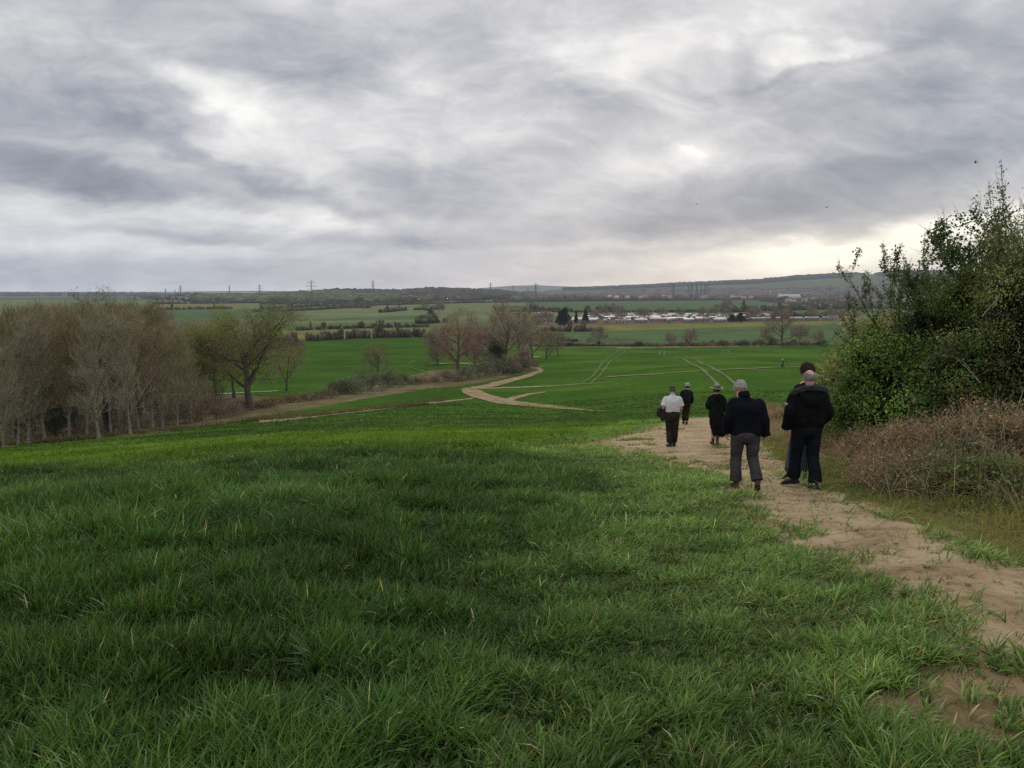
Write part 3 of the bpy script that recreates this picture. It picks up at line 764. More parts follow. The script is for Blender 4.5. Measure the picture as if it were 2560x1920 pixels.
BRP = np.array([atb(*p)[:2] for p in BR0])
def crop():
    rng = np.random.default_rng(11)
    near = MB(); far = MB(); verge = MB()
    rings = [(.7, 3, 8000, 4, 1.0, near), (3, 5, 6000, 4, 1.0, near), (5, 8, 3500, 3, 1.12, near), (8, 13, 1500, 3, 1.4, near), (13, 21, 600, 2, 1.9, far), (21, 34, 170, 2, 2.8, far), (34, 60, 60, 2, 4.2, far), (60, 96, 16, 2, 6.0, far)]
    for r0, r1, dens, seg, wk, mb in rings:
        sec = R(88)
        area = sec / 2 * (r1 * r1 - r0 * r0)
        nplants = int(area * dens / 4)
        r = np.sqrt(rng.uniform(r0 * r0, r1 * r1, nplants)); a = rng.uniform(-sec / 2, sec / 2, nplants)
        x = r * np.sin(a); y = r * np.cos(a)
        # drilled rows, 15 cm apart, running obliquely away
        ca, sa = math.cos(R(62)), math.sin(R(62))
        if r1 <= 13:
            u = x * ca + y * sa; v = -x * sa + y * ca
            v = np.round(v / .15) * .15 + rng.normal(0, .022, nplants)
            k = rng.random(nplants) < .62
            x = np.where(k, u * ca - v * sa, x); y = np.where(k, u * sa + v * ca, y)
        d = sdist(x, y, NP)
        dn = d + (fbm(x / 1.1, y / 1.1, 91, 3) - .5) * 2.0
        right = right_of_path(x, y)
        # lush = tall dark standing crop, else short trodden growth
        lush = sm01((dn - 1.2) / 3.2) * (.35 + .65 * sm01((fbm(x / 1.6 + 7, y / 1.6, 95, 3) - .30) * 4.5))
        thin = fbm(x / .9, y / .9, 97, 4)
        de = d + (fbm(x / .6, y / .6, 92, 4) - .5) * 1.1
        p = (.55 + .45 * sm01(dn / 1.2)) * (sm01((de + .22) / .45) + .05 * (de > -.9)) + .008
        bare = (thin < .30) & (dn < 3.6); p = np.where(bare, p * .5, p)
        for bx_, by_, ra, rb in BARE:
            q_ = atb(bx_, by_); e_ = np.hypot((x - q_[0]) / ra, (y - q_[1]) / rb) + (fbm(x / .22, y / .22, 141, 3) - .5) * 1.1
            p = np.where(e_ < 1, p * .10, p)
        hole = fbm(x / .45 + 31, y / .45, 99, 3) < .27; p = np.where(hole & (r < 14), p * .5, p)
        keep = (rng.random(nplants) < p) & ~right & (y > .3)
        # leave out the valley strip with the woodland
        if r1 > 60:
            edge = np.interp(x, [b[0] for b in WOODEDGE], [b[1] for b in WOODEDGE])
            keep &= y < edge
        x, y, lush, dn, r = x[keep], y[keep], lush[keep], dn[keep], r[keep]
        nb = 4
        n = len(x) * nb
        X = np.repeat(x, nb) + rng.normal(0, .018 * wk, n); Yy = np.repeat(y, nb) + rng.normal(0, .018 * wk, n)
        Lh = np.repeat(lush, nb); D = np.repeat(dn, nb); RR = np.repeat(r, nb)
        Z = height(X, Yy) - .01
        hn = fbm(X / 2.3, Yy / 1.4, 101, 3)
        # swathes: long bands of taller and shorter crop lying across the slope
        ub = X * .9 + Yy * -.25; vb = X * .25 + Yy * .97
        sw = fbm(ub / 7.0, vb / 1.5, 104, 3)
        cl = fbm(X / .42, Yy / .42, 131, 3); cl2 = fbm(X / 1.3 + 4, Yy / .8, 133, 3)
        clump = sm01((cl - .32) * 3.2) * (.55 + .45 * sm01((cl2 - .35) * 3.5))
        clump = np.where(RR < 24, clump, .35 + .65 * clump)
        L = (.132 + .085 * Lh + .045 * hn) * (.60 + .70 * clump) * (.78 + .52 * sm01((sw - .3) * 2.5)) * rng.uniform(.6, 1.25, n)
        w = (.0092 + .0022 * Lh) * rng.uniform(.7, 1.35, n) * wk
        L = L * np.where(RR > 30, .72, 1.0)
        az = rng.uniform(-np.pi, np.pi, n) ; wind = rng.random(n) < .35; az = np.where(wind, rng.normal(.1, .7, n), az)
        lean = np.abs(rng.normal(.22, .22, n)) + .22 * (1 - Lh)
        curl = np.abs(rng.normal(.42, .42, n)) + (1 - Lh) * .25
        # colour: bluish dark green where lush, lighter yellowish where trodden; a yellower band in mid slope
        mott = fbm(X / 3.2, Yy / 2.0, 107, 3)
        band = sm01((vb - 15.5 + 3.5 * (fbm(X / 9, Yy / 9, 110, 2) - .5) * 2) / 6) * sm01((46 - vb) / 14)
        band = np.maximum(band * .95, sm01((fbm(X / 12, Yy / 5, 113, 3) - .56) * 8) * .6 * sm01((Yy - 14) / 8))
        dark = np.array([.033, .080, .017]); mid = np.array([.080, .145, .032]); yel = np.array([.125, .215, .016]); dry = np.array([.30, .27, .13])
        c = dark[None] * (1 - mott[:, None]) + mid[None] * mott[:, None]
        c = c * (1 - band[:, None]) + yel * band[:, None]
        c = c * (1 - .28 * Lh[:, None])
        tr = (1 - sm01((D - .3) / 3.2))[:, None] * .75
        c = c * (1 - tr) + np.array([.160, .250, .062]) * tr
        dd = (rng.random(n) < (.006 + .10 * tr[:, 0]) * (RR < 25))[:, None]
        c = np.where(dd, dry, c)
        c = c * (.80 + .50 * clump[:, None]) * np.where(RR[:, None] < 22, rng.uniform(.55, 1.55, (n, 1)), rng.uniform(.88, 1.12, (n, 1))) * (1 + .22 * sm01((sw[:, None] - .5) * 4) - .12 * sm01((.45 - sw[:, None]) * 5))  # clump term darkens blades in the gaps: shade there put into their colour
        c = c * np.where(RR[:, None] > 30, 1.25, 1)
        bl = rng.random((n, 1)) < .13 * (RR[:, None] < 22) * (.35 + .65 * Lh[:, None])
        c = np.where(bl, c * np.array([1.8, 1.5, 2.6]), c)  # grey-green highlights painted as scattered paler blades
        c = c * np.where((rng.random((n, 1)) < .10) & (RR[:, None] < 22), 1.5, 1)
        blades(mb, X, Yy, Z, L, w, az, lean, curl, c * .38, c * 1.42, seg, rng)  # tips lightened in colour to stand for highlights on the blades
    # a few larger clumps standing out of the crop near the camera
    for _ in range(26):
        r = rng.uniform(2.2, 9); a = rng.uniform(-.7, .75); cx, cy = r * math.sin(a), r * math.cos(a)
        dd = float(sdist(np.array([cx]), np.array([cy]), NP)[0])
        if dd < .5 or right_of_path(np.array([cx]), np.array([cy]))[0]: continue
        n = rng.integers(30, 80)
        X = cx + rng.normal(0, .07, n); Yy = cy + rng.normal(0, .07, n)
        az = np.arctan2(Yy - cy, X - cx) + rng.normal(0, .5, n)
        c = np.array([.050, .115, .024]) * rng.uniform(.7, 1.4, (n, 1))
        blades(near, X, Yy, height(X, Yy) - .01, rng.uniform(.13, .25, n), rng.uniform(.007, .010, n), az, np.abs(rng.normal(.25, .2, n)), np.abs(rng.normal(.7, .4, n)), c * .6, c * 1.15, 5, rng)
    tag(near.obj('wheat_crop', M_BLADE), 'young dark green cereal crop filling the near slope beside the path', 'crop', kind='stuff')
    tag(far.obj('wheat_crop', M_BLADE), 'brighter green cereal crop further down the slope towards the woodland', 'crop', kind='stuff')
    # verge grass: short, olive, patchy
    nv = 420000
    x = rng.uniform(2.4, 17, nv); y = rng.uniform(2.5, 30, nv)
    d = sdist(x, y, NP); right = right_of_path(x, y)
    dn = d + (fbm(x / .8, y / .8, 121, 3) - .5) * .9
    pat = fbm(x / .5, y / .5, 123, 4)
    inpath = (d < -.15) & (fbm(x / .8 + 40, y / .8, 85, 4) > .66) & (y > 11) & (d > -1.3)
    keep = ((dn > -.05) & right & (rng.random(nv) < .25 + pat)) | (inpath & (rng.random(nv) < .8))
    keep &= d < 6
    x, y, dn, pat = x[keep], y[keep], dn[keep], pat[keep]; n = len(x)
    g = sm01((fbm(x / 1.3, y / 1.3, 125, 3) - .42) * 4)[:, None] * .8
    c = np.array([.27, .255, .075]) * (1 - g) + np.array([.12, .20, .045]) * g
    st_ = rng.random((n, 1)) < .16
    c = np.where(st_, np.array([.26, .21, .12]), c) * rng.uniform(.65, 1.3, (n, 1))
    far_ = (y / 9)
    L = (.06 + .22 * sm01((dn - .1) / 1.0) * pat) * rng.uniform(.6, 1.5, n) + .02
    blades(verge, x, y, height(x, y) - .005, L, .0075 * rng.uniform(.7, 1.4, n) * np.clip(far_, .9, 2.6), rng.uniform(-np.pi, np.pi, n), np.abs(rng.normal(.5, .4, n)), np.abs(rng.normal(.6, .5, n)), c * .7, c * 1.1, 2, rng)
    tag(verge.obj('verge_grass', M_GRASSFAR), 'short olive grass between the earth path and the brambles', 'grass', kind='stuff')
WOODEDGE = [tuple(atb(x, y)[:2]) for x, y in [(-500, 985), (0, 963), (200, 950), (400, 928), (520, 912), (620, 905), (700, 898), (800, 886), (900, 876), (1010, 866)]]
WOODEDGE.sort()
WOODEDGE.append((200, WOODEDGE[-1][1]))
crop()
# ------------------------------------------------------------------ trees
M_BARK = mat_noise('bark', (.045, .036, .027), (.135, .115, .085), scale=9, bump=.6, bdist=.03, rough=.95, spec=.1, haze=True)
M_PALEBARK = mat_noise('pale_bark', (.13, .115, .095), (.30, .28, .24), scale=7, bump=.4, rough=.9, spec=.1, haze=True)
M_TWIG = mat_attr('twigs', rough=.9, trans=0, spec=.1, haze=True, var=.25, vscale=.5)
M_LEAF = mat_attr('leaf', rough=.5, trans=.35, spec=.35, var=.25, vscale=2.0)
M_FARLEAF = mat_attr('far_leaf', rough=.8, trans=.15, spec=.15, haze=True, var=.2, vscale=.2)

def perp(d, rng):
    v = np.array([rng.gauss(0, 1), rng.gauss(0, 1), rng.gauss(0, 1)])
    v -= d * (v @ d); return v / (np.linalg.norm(v) + 1e-9)

def grow(rng, spec):
    """branch chains per level: lists of (pts, radii)"""
    out = [[] for _ in spec['L']]
    def go(p, d, L, r, lv):
        n = spec['seg'][lv]; st = L / n
        pts = [p]; rad = [r]; dirs = [d]
        for i in range(n):
            d = d + perp(d, rng) * spec['wig'][lv] + np.array([0, 0, spec['trop'][lv]])
            d = d / np.linalg.norm(d)
            p = p + d * st; pts.append(p); dirs.append(d); rad.append(r * (1 - (i + 1) / n * spec['tap'][lv]))
        out[lv].append((np.array(pts), np.array(rad)))
        if lv + 1 >= len(spec['L']): return
        nc = spec['n'][lv]
        ph = rng.random() * 6.28
        for j in range(nc):
            t = spec['t0'][lv] + (1 - spec['t0'][lv]) * (j + rng.random() * .8) / nc
            t = min(t, .98); f = t * n; i = int(f); f -= i
            q = pts[i] * (1 - f) + pts[i + 1] * f; dd = dirs[min(i + 1, n)]
            a = R(rng.uniform(*spec['ang'][lv]))
            ph += 2.4 + rng.uniform(-.5, .5)
            u = np.cross(dd, [0.3, .1, 1.0]); u /= np.linalg.norm(u) + 1e-9; v = np.cross(dd, u)
            side = u * math.cos(ph) + v * math.sin(ph)
            nd = dd * math.cos(a) + side * math.sin(a)
            prof = spec['prof'](t) if lv == 0 else (1.15 - .55 * t)
            go(q, nd, spec['L'][lv + 1] * prof * rng.uniform(.75, 1.2), max(rad[i] * spec['rr'][lv] * rng.uniform(.8, 1.1), .006), lv + 1)
    go(np.zeros(3), np.array(spec.get('d0', (0, 0, 1.)), float), spec['L'][0], spec['r0'], 0)
    return out

def twig_cloud(mb, chains, per, L, rad, col, rng, up=.3, spread=.8, k=3, tmin=.2):
    """fine twigs along the given chains, all at once"""
    P, D = [], []
    for pts, r in chains:
        n = len(pts) - 1
        t = rng.uniform(tmin, 1, per) * n; i = np.minimum(t.astype(int), n - 1); f = (t - i)[:, None]
        P.append(pts[i] * (1 - f) + pts[i + 1] * f); D.append(pts[i + 1] - pts[i])
    P = np.concatenate(P); D = np.concatenate(D); D /= np.linalg.norm(D, axis=1, keepdims=True) + 1e-9
    N = len(P)
    d = D * .8 + rng.normal(0, spread, (N, 3)) + np.array([0, 0, up]); d /= np.linalg.norm(d, axis=1, keepdims=True)
    b = d + rng.normal(0, .25, (N, 3)) + np.array([0, 0, up * .4]); b /= np.linalg.norm(b, axis=1, keepdims=True)
    l = L * rng.uniform(.5, 1.3, N)[:, None]
    pts = np.stack([P, P + d * l * .5, P + d * l * .5 + b * l * .5], 1)
    rr = np.tile(np.array([1, .8, .35]) * rad, (N, 1)) * rng.uniform(.7, 1.2, (N, 1))
    c = np.array(col)[None] * rng.uniform(.65, 1.35, (N, 1))
    tubes(mb, pts, rr, k, c)
    return pts[:, 2]

def put_chains(mb, chains, k, col=(.5, .5, .5)):
    by = {}
    for p, r in chains: by.setdefault(len(p), []).append((p, r))
    for n, cs in by.items():
        tubes(mb, np.stack([c[0] for c in cs]), np.stack([c[1] for c in cs]), k, col)

def flare(chain, H):
    p, r = chain
    r = r.copy(); r[0] *= 1.5
    if len(r) > 3: r[1] *= 1.05
    return p, r

def tree_mesh(seed, spec, twig_col, per=10, tl=.8, tr=.012, leaf=None, up=.3, spread=.8, thick_levels=2, barkcol=M_BARK, tmin=.2):
    """returns (trunk mesh, crown mesh)"""
    rng = random.Random(seed); nr = np.random.default_rng(seed)
    ch = grow(rng, spec)
    ch[0][0] = flare(ch[0][0], 0)
    tm = MB()
    put_chains(tm, ch[0], 10)
    for lv in range(1, thick_levels): put_chains(tm, ch[lv], 6)
    cm = MB()
    for lv in range(thick_levels, len(ch)): put_chains(cm, ch[lv], 3, np.array(twig_col) * .75)
    tips = twig_cloud(cm, ch[-1], per, tl, tr, twig_col, nr, up, spread, tmin=tmin)
    if leaf:
        n = leaf['n']; idx = nr.integers(0, len(tips), n)
        P = tips[idx] + nr.normal(0, leaf.get('jit', .12), (n, 3))
        if 'mask' in leaf:
            m = leaf['mask'](P, nr); P = P[m]; n = len(P)
        c = np.array(leaf['c0'])[None] + (np.array(leaf['c1']) - np.array(leaf['c0']))[None] * nr.random((n, 1))
        leaves(cm, P, leaf['s'] * nr.uniform(.6, 1.4, n), c * nr.uniform(.75, 1.25, (n, 1)), nr)
    return tm.mesh('trunk', barkcol), cm.mesh('crown', M_TWIG if not leaf else M_FARLEAF)

def place_tree(meshes, loc, rz, sc, name, label, cat='tree', group=None, sink=.15):
    o = empty(name, (loc[0], loc[1], loc[2] - sink), rz, sc); tag(o, label, cat, group)
    link('trunk', meshes[0], o); link('crown', meshes[1], o)
    return o

RED = (.30, .225, .145); GREYB = (.33, .285, .20); OLIVE = (.22, .21, .12); DK = (.16, .13, .10)
# slender woodland trees: straight pole, brushy upright crown, 12 m
def slender(seed, col, spread=.75, H=12, per=15, leaf=None, bark=M_PALEBARK, t0=.13):
    spec = dict(L=[H * .92, H * .27, H * .13], n=[24, 7], seg=[10, 5, 3], wig=[.05, .10, .18], trop=[.02, .10, .08], tap=[.85, .7, .6],
                ang=[(22, 50), (20, 50)], t0=[t0, .2], rr=[.42, .6], r0=.125 * H / 12, prof=lambda t: 1.25 - .85 * t)
    spec['L'][1] *= spread / .75
    return tree_mesh(seed, spec, col, per=per, tl=1.0, tr=.0095, up=.85, spread=.38, barkcol=bark, leaf=leaf)
SL = [slender(1, RED), slender(2, (.30, .24, .15)), slender(3, (.27, .255, .13), .85), slender(4, GREYB, .55), slender(5, (.32, .24, .13), .75), slender(6, (.28, .235, .145), .9)]
TOPZ = [max(v.co.z for v in m[1].vertices) for m in SL]
# thin-crowned big tree standing above the wood
def bigspec(H=14, r0=.35, n0=9, spread=1.0, t0=.22, d0=(0, 0, 1.)):
    return dict(L=[H * .62, H * .46 * spread, H * .22, H * .12], n=[n0, 6, 6], seg=[8, 7, 5, 4], wig=[.07, .16, .22, .28], trop=[.02, .055, .04, .04], tap=[.72, .72, .7, .6],
                ang=[(35, 68), (25, 60), (25, 60)], t0=[t0, .22, .2], rr=[.58, .58, .6], r0=r0, prof=lambda t: 1.15 - .42 * t, d0=d0)

wood_lab = ['slender bare tree with reddish brown twigs in the left woodland', 'slim brown brush-crowned tree in the left woodland', 'olive tinged slender tree in the left woodland',
            'pale grey stemmed slender tree at the front of the left woodland', 'orange brown twiggy slender tree in the left woodland', 'wide crowned bare brown tree in the left woodland']
rs = random.Random(5)
spots = []
# (x in large px, base y in large px, kind, height scale)
front = [(8, 968, 3, .80), (40, 963, 3, .86), (62, 960, 3, .98), (98, 955, 1, .98), (150, 950, 4, 1.0), (188, 946, 1, 1.08), (214, 950, 3, 1.0), (240, 940, 5, 1.05), (282, 940, 3, .98), (300, 932, 4, 1.02), (330, 930, 0, 1.02), (352, 926, 3, .95), (384, 925, 2, .92), (414, 915, 5, .80), (445, 905, 0, .62)]
back = [(-60, 925, 4, 1.12), (-20, 915, 0, 1.2), (20, 910, 4, 1.22), (60, 905, 2, 1.22), (95, 900, 0, 1.25), (130, 905, 5, 1.2), (165, 900, 1, 1.3), (200, 895, 0, 1.3), (235, 900, 4, 1.28), (270, 900, 2, 1.25), (305, 895, 5, 1.2), (340, 895, 1, 1.12), (370, 895, 0, 1.02), (400, 900, 4, .90), (425, 893, 2, .8), (10, 940, 5, 1.05), (120, 925, 0, 1.1), (222, 922, 5, 1.14), (318, 915, 2, 1.06), (-30, 960, 5, .95), (30, 948, 2, 1), (78, 942, 5, 1), (110, 940, 2, 1), (165, 935, 5, 1), (196, 930, 2, 1), (258, 925, 5, 1), (290, 918, 2, 1), (345, 912, 5, 1), (50, 930, 0, 1), (140, 912, 4, 1), (180, 918, 2, 1), (250, 910, 1, 1), (280, 908, 0, 1)]
for k_, (bx, by, kd, hs) in enumerate(front + back):
    p = atb(bx, by)
    top = np.interp(bx, [-60, 60, 150, 330, 370, 420, 450], [636, 636, 634, 636, 652, 690, 740]) + rs.uniform(-4, 14) + (12 if k_ < len(front) else 0)
    s = ((292 - top * K) / F * p[1] - p[2]) / TOPZ[kd] * (min(hs, 1) if k_ < len(front) else 1)
    tag(place_tree(SL[kd], p, rs.uniform(0, 6.28), (s * 1.08, s * 1.08, s), 'woodland_tree', wood_lab[kd] + (', front row' if k_ < len(front) else ', behind the front row'), 'tree', 'slender bare trees in the left woodland, kind %d %s' % (kd + 1, 'front' if k_ < len(front) else 'back')))
# ivy-clad darker trunk in the wood and the open crown above the tops
IVY = tree_mesh(31, bigspec(14, .30, 8, .75), (.22, .18, .12), per=7, tl=.7, tr=.012, up=.25, leaf=dict(n=5000, s=.12, c0=(.10, .11, .04), c1=(.16, .17, .06), jit=.2))
p = onY(222, 84); IZ = max(v.co.z for v in IVY[1].vertices); place_tree(IVY, p, .6, ((292 - 606 * K) / F * p[1] - p[2]) / IZ, 'crown_tree', 'tall open-crowned tree whose crooked twigs rise above the left woodland', 'tree')
p = onY(292, 86); place_tree(IVY, p, 2.9, ((292 - 624 * K) / F * p[1] - p[2]) / IZ, 'crown_tree', 'open-crowned tree just right of the tallest tree above the left woodland', 'tree')
def ivy_trunk(bx, by, h, lab):
    p = atb(bx, by); rng = random.Random(int(bx)); nr = np.random.default_rng(int(bx))
    o = empty('ivy_covered_tree', (p[0], p[1], p[2] - .1)); tag(o, lab, 'tree')
    tm = MB(); cs = []
    for j in range(5):
        d = np.array([rng.uniform(-.22, .22), rng.uniform(-.2, .2), 1.]); pts = [np.array([rng.uniform(-.2, .2), rng.uniform(-.2, .2), 0])]
        for i in range(7): d = d + np.array([rng.uniform(-.06, .06), rng.uniform(-.06, .06), .05]); d /= np.linalg.norm(d); pts.append(pts[-1] + d * h / 7)
        cs.append((np.array(pts), np.linspace(.16, .03, 8)))
    put_chains(tm, cs, 7); link('trunk', tm.mesh('trunk', M_BARK), o)
    cm = MB(); n = 3200
    i = nr.integers(0, 5, n); t = nr.uniform(0, 6.99, n); P = np.array([cs[a][0][int(b)] * (1 - b % 1) + cs[a][0][int(b) + 1] * (b % 1) for a, b in zip(i, t)])
    P += nr.normal(0, .15, (n, 3))
    leaves(cm, P, nr.uniform(.08, .16, n), np.array([.060, .045, .030])[None] * nr.uniform(.5, 1.7, (n, 1)), nr)
    twig_cloud(cm, cs, 160, 1.3, .011, (.13, .10, .07), nr, .4, .5)
    link('ivy', cm.mesh('ivy', M_FARLEAF), o)
ivy_trunk(236, 938, 8.5, 'dark multi-stemmed tree clad in dead ivy inside the left woodland')
0 and ivy_trunk(365, 930, 5.5, 'smaller dark stemmed tree clad in ivy, right part of the left woodland')

def bush(name, loc, rx, ry, h, nstem, twig, leafc, nleaf, lsize, label, cat='bush', seed=0, group=None, haze=True, dark=.6, tr=.009, top=None, per=26, clump=.24, nclump=60, tl=.5, solid=0):
    """many-stemmed bush: stems > twigs > leaf clumps over a lumpy outline"""
    rng = random.Random(seed); nr = np.random.default_rng(seed)
    o = empty(name, (loc[0], loc[1], loc[2] - .05)); tag(o, label, cat, group)
    cs = []
    for j in range(nstem):
        a = rng.uniform(0, 6.28); q = rng.random() ** .5
        ex = np.array([math.cos(a) * rx * q * .85, math.sin(a) * ry * q * .85, h * (1 - .5 * q * q) * rng.uniform(.7, 1.0)])
        b = np.array([ex[0] * .25 + rng.uniform(-.1, .1) * rx, ex[1] * .25 + rng.uniform(-.1, .1) * ry, 0])
        t = np.linspace(0, 1, 7)[:, None]
        mid = b * .5 + ex * .5 + np.array([rng.uniform(-.12, .12) * rx, rng.uniform(-.12, .12) * ry, h * .12])
        pts = b * (1 - t) ** 2 + 2 * mid * t * (1 - t) + ex * t * t
        pts[1:-1] += nr.normal(0, .03 * h, (5, 3))
        cs.append((pts, np.linspace(.014, .004, 7) * (h / 2) ** .8 + .003))
    sm = MB(); put_chains(sm, cs, 4, twig)
    tips = twig_cloud(sm, cs, per, tl * h / 2, tr, twig, nr, .25, .7)
    link('stems', sm.mesh('stems', M_TWIG), o)
    if nleaf:
        lm = MB()
        ends = np.array([c[0][-1] for c in cs] + [c[0][-2] for c in cs] + [c[0][-3] for c in cs])
        cc = tips[nr.integers(0, len(tips), nclump)]
        u = nr.normal(size=(nclump, 3)); u /= np.linalg.norm(u, axis=1, keepdims=True); u[:, 2] = np.abs(u[:, 2])
        lump = 1 + .22 * np.sin(u[:, 0] * 5 + seed) * np.cos(u[:, 1] * 4 + seed * 2) + nr.normal(0, .07, nclump)
        sh = u * np.array([rx, ry, h]) * lump[:, None] * .93
        cc = np.where(nr.random((nclump, 1)) < .7, sh, cc)
        ci = nr.integers(0, nclump, nleaf)
        P = cc[ci] + nr.normal(0, 1, (nleaf, 3)) * clump * np.array([1, 1, .75])
        P[:, 2] = np.abs(P[:, 2])
        k = nr.random(nclump)
        lc = np.array([leafc[int(x * len(leafc)) % len(leafc)] for x in k])[ci]
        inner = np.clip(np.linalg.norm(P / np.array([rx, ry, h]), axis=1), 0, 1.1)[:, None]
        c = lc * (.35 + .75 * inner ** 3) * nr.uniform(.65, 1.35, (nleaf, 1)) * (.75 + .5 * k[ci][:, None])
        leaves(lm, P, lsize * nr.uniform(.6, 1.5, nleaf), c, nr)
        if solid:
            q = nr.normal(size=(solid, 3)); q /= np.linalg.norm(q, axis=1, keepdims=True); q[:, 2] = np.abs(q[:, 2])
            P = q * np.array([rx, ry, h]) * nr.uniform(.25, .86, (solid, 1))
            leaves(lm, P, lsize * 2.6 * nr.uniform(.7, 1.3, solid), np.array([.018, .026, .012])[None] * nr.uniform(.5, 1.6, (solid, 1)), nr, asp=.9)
        link('foliage', lm.mesh('foliage', M_FARLEAF if haze else M_LEAF), o)
    return o
# undergrowth of the wood
GG = [(.11, .13, .065), (.09, .11, .055), (.13, .14, .07)]
BRN = [(.19, .135, .09), (.22, .17, .11), (.15, .11, .08)]
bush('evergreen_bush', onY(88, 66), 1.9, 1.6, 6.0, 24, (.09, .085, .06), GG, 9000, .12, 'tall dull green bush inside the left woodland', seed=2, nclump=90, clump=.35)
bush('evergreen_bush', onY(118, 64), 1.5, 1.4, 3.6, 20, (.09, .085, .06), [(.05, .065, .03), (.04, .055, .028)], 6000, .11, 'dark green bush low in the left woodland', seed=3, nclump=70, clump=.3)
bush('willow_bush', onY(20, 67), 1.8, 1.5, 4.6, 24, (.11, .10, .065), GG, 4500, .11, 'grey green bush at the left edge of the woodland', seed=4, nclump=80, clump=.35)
ug = [(150, 64, 1.6, 1.5, 0), (190, 65, 1.8, 1.3, 0), (255, 68, 2.2, 1.7, 1), (300, 70, 2.0, 1.4, 0), (345, 72, 2.2, 1.6, 1), (388, 74, 2.3, 2.3, 1), (425, 77, 2.4, 3.4, 1), (468, 80, 2.2, 2.6, 1), (500, 84, 1.9, 1.6, 0), (60, 62, 1.4, .9, 0), (135, 62.5, .9, .9, 0), (400, 84, 2.6, 5.0, 2), (455, 90, 2.4, 4.6, 2), (330, 85, 2.6, 4.4, 2), (180, 80, 2.6, 4.4, 2), (270, 82, 2.6, 4.2, 2), (110, 78, 2.5, 4.2, 2), (40, 76, 2.5, 4.2, 2)]
for k_, (bx, Y, r, h, kd) in enumerate(ug):
    bush('thicket_bush', onY(bx, Y), r, r, h, 26, [(.28, .22, .16), (.23, .17, .12), (.23, .20, .13)][kd], [BRN, BRN, GG][kd], 1500 if kd else 700, .08,
         ['low brown thicket bush at the foot of the left woodland', 'tangled brown thicket bush between the stems of the left woodland', 'tall dull green thicket behind the stems of the left woodland'][kd],
         seed=20 + k_, group=['low thicket of the woodland edge', 'tangled thicket of the woodland', 'green thicket behind the woodland stems'][kd], per=34, nclump=40)

# the oak
def oak_leaf_mask(P, nr):
    w = np.clip(.80 - P[:, 0] / 9.0, .14, 1) * np.where((P[:, 2] > 3.0), 1, .4)
    cl = fbm(P[:, 0] / 1.1 + 5, P[:, 2] / 1.1 + P[:, 1] * .4, 3, 2)
    return nr.random(len(P)) < w * sm01((cl - .38) * 5)
oak = dict(L=[6.8, 6.9, 3.2, 1.7], n=[9, 8, 7], seg=[8, 9, 6, 4], wig=[.10, .17, .24, .28], trop=[.0, .05, .02, .02], tap=[.60, .75, .7, .6],
           ang=[(42, 78), (30, 62), (30, 65)], t0=[.30, .22, .2], rr=[.62, .55, .6], r0=.40, prof=lambda t: 1.12 - .25 * t)
OAK = tree_mesh(44, oak, (.26, .21, .14), per=7, tl=.85, tr=.012, up=.12, spread=.8,
                leaf=dict(n=52000, s=.14, c0=(.17, .195, .05), c1=(.25, .27, .08), jit=.22, mask=oak_leaf_mask))
p = atb(541, 887); place_tree(OAK, p, .0, 1.22 * p[1] / 100, 'oak_tree', 'spreading oak with dark forked trunk and yellow green young leaves', 'tree')
# round crowned tree left of the oak, half hidden
HB = tree_mesh(45, bigspec(12, .22, 10, .8), (.26, .22, .11), per=9, tl=.8, tr=.011, up=.2, leaf=dict(n=14000, s=.16, c0=(.19, .19, .055), c1=(.26, .24, .08), jit=.25))
place_tree(HB, onY(462, 104), 1.0, 1.06, 'budding_tree', 'yellowish budding tree between the oak and the woodland', 'tree')
place_tree(HB, onY(500, 118), 3.0, 1.02, 'budding_tree', 'budding tree partly behind the oak crown', 'tree')
place_tree(tree_mesh(46, bigspec(11, .2, 9, .9), RED, per=9, tl=.8, tr=.012), onY(615, 128), 2.0, .93, 'bare_tree', 'reddish bare tree just right of the oak crown', 'tree')

# middle group of trees
MID = [tree_mesh(51, bigspec(15.5, .42, 10, .80, .24), (.33, .22, .14), per=18, tl=.9, tr=.013, up=.35),
       tree_mesh(52, bigspec(13, .30, 9, .80, .25, d0=(.15, 0, 1)), (.28, .215, .155), per=10, tl=.8, tr=.013, up=.3),
       tree_mesh(53, bigspec(10, .18, 11, .8, .12), (.235, .21, .12), per=9, tl=.7, tr=.013, up=.3),
       tree_mesh(54, bigspec(9, .16, 14, .75, .05), (.31, .24, .19), per=12, tl=.8, tr=.015, up=.4)]
p = atb(990, 812); place_tree(MID[0], p, 1.2, .98 * p[1] / 165 , 'bare_tree', 'tall rounded bare tree with orange brown twigs in the middle of the valley', 'tree')
def mid(bx, Y, m, s, rz, lab, name='bare_tree'): place_tree(MID[m], onY(bx, Y), rz, s, name, lab, 'tree')
mid(1085, 185, 1, 1.42, .3, 'leaning bare tree with a forked dark trunk right of the orange tree')
mid(1060, 200, 0, .92, 2.0, 'bare tree behind the leaning forked tree')
mid(1128, 200, 1, 1.30, 2.6, 'tall sparse bare tree right of the forked tree')
mid(1150, 215, 0, .84, 3.4, 'reddish bare tree at the right end of the middle clump')
mid(1025, 190, 3, 1.25, 1.0, 'bushy reddish tree between the orange tree and the holly')
mid(945, 205, 3, 1.25, 4.0, 'bushy bare tree left behind the orange tree')
mid(1180, 228, 2, 1.05, 2.0, 'olive budding tree right of the middle clump')
mid(1130, 178, 3, .72, 5.0, 'low grey twiggy tree beside the path bend')
mid(1108, 168, 3, .60, 3.0, 'small pale twiggy bush tree above the path bend')
mid(816, 150, 2, .90, .5, 'small multi-stemmed budding tree above the grey green bushes')
mid(1205, 250, 2, 1.0, 4.2, 'olive budding tree behind the dark evergreen')
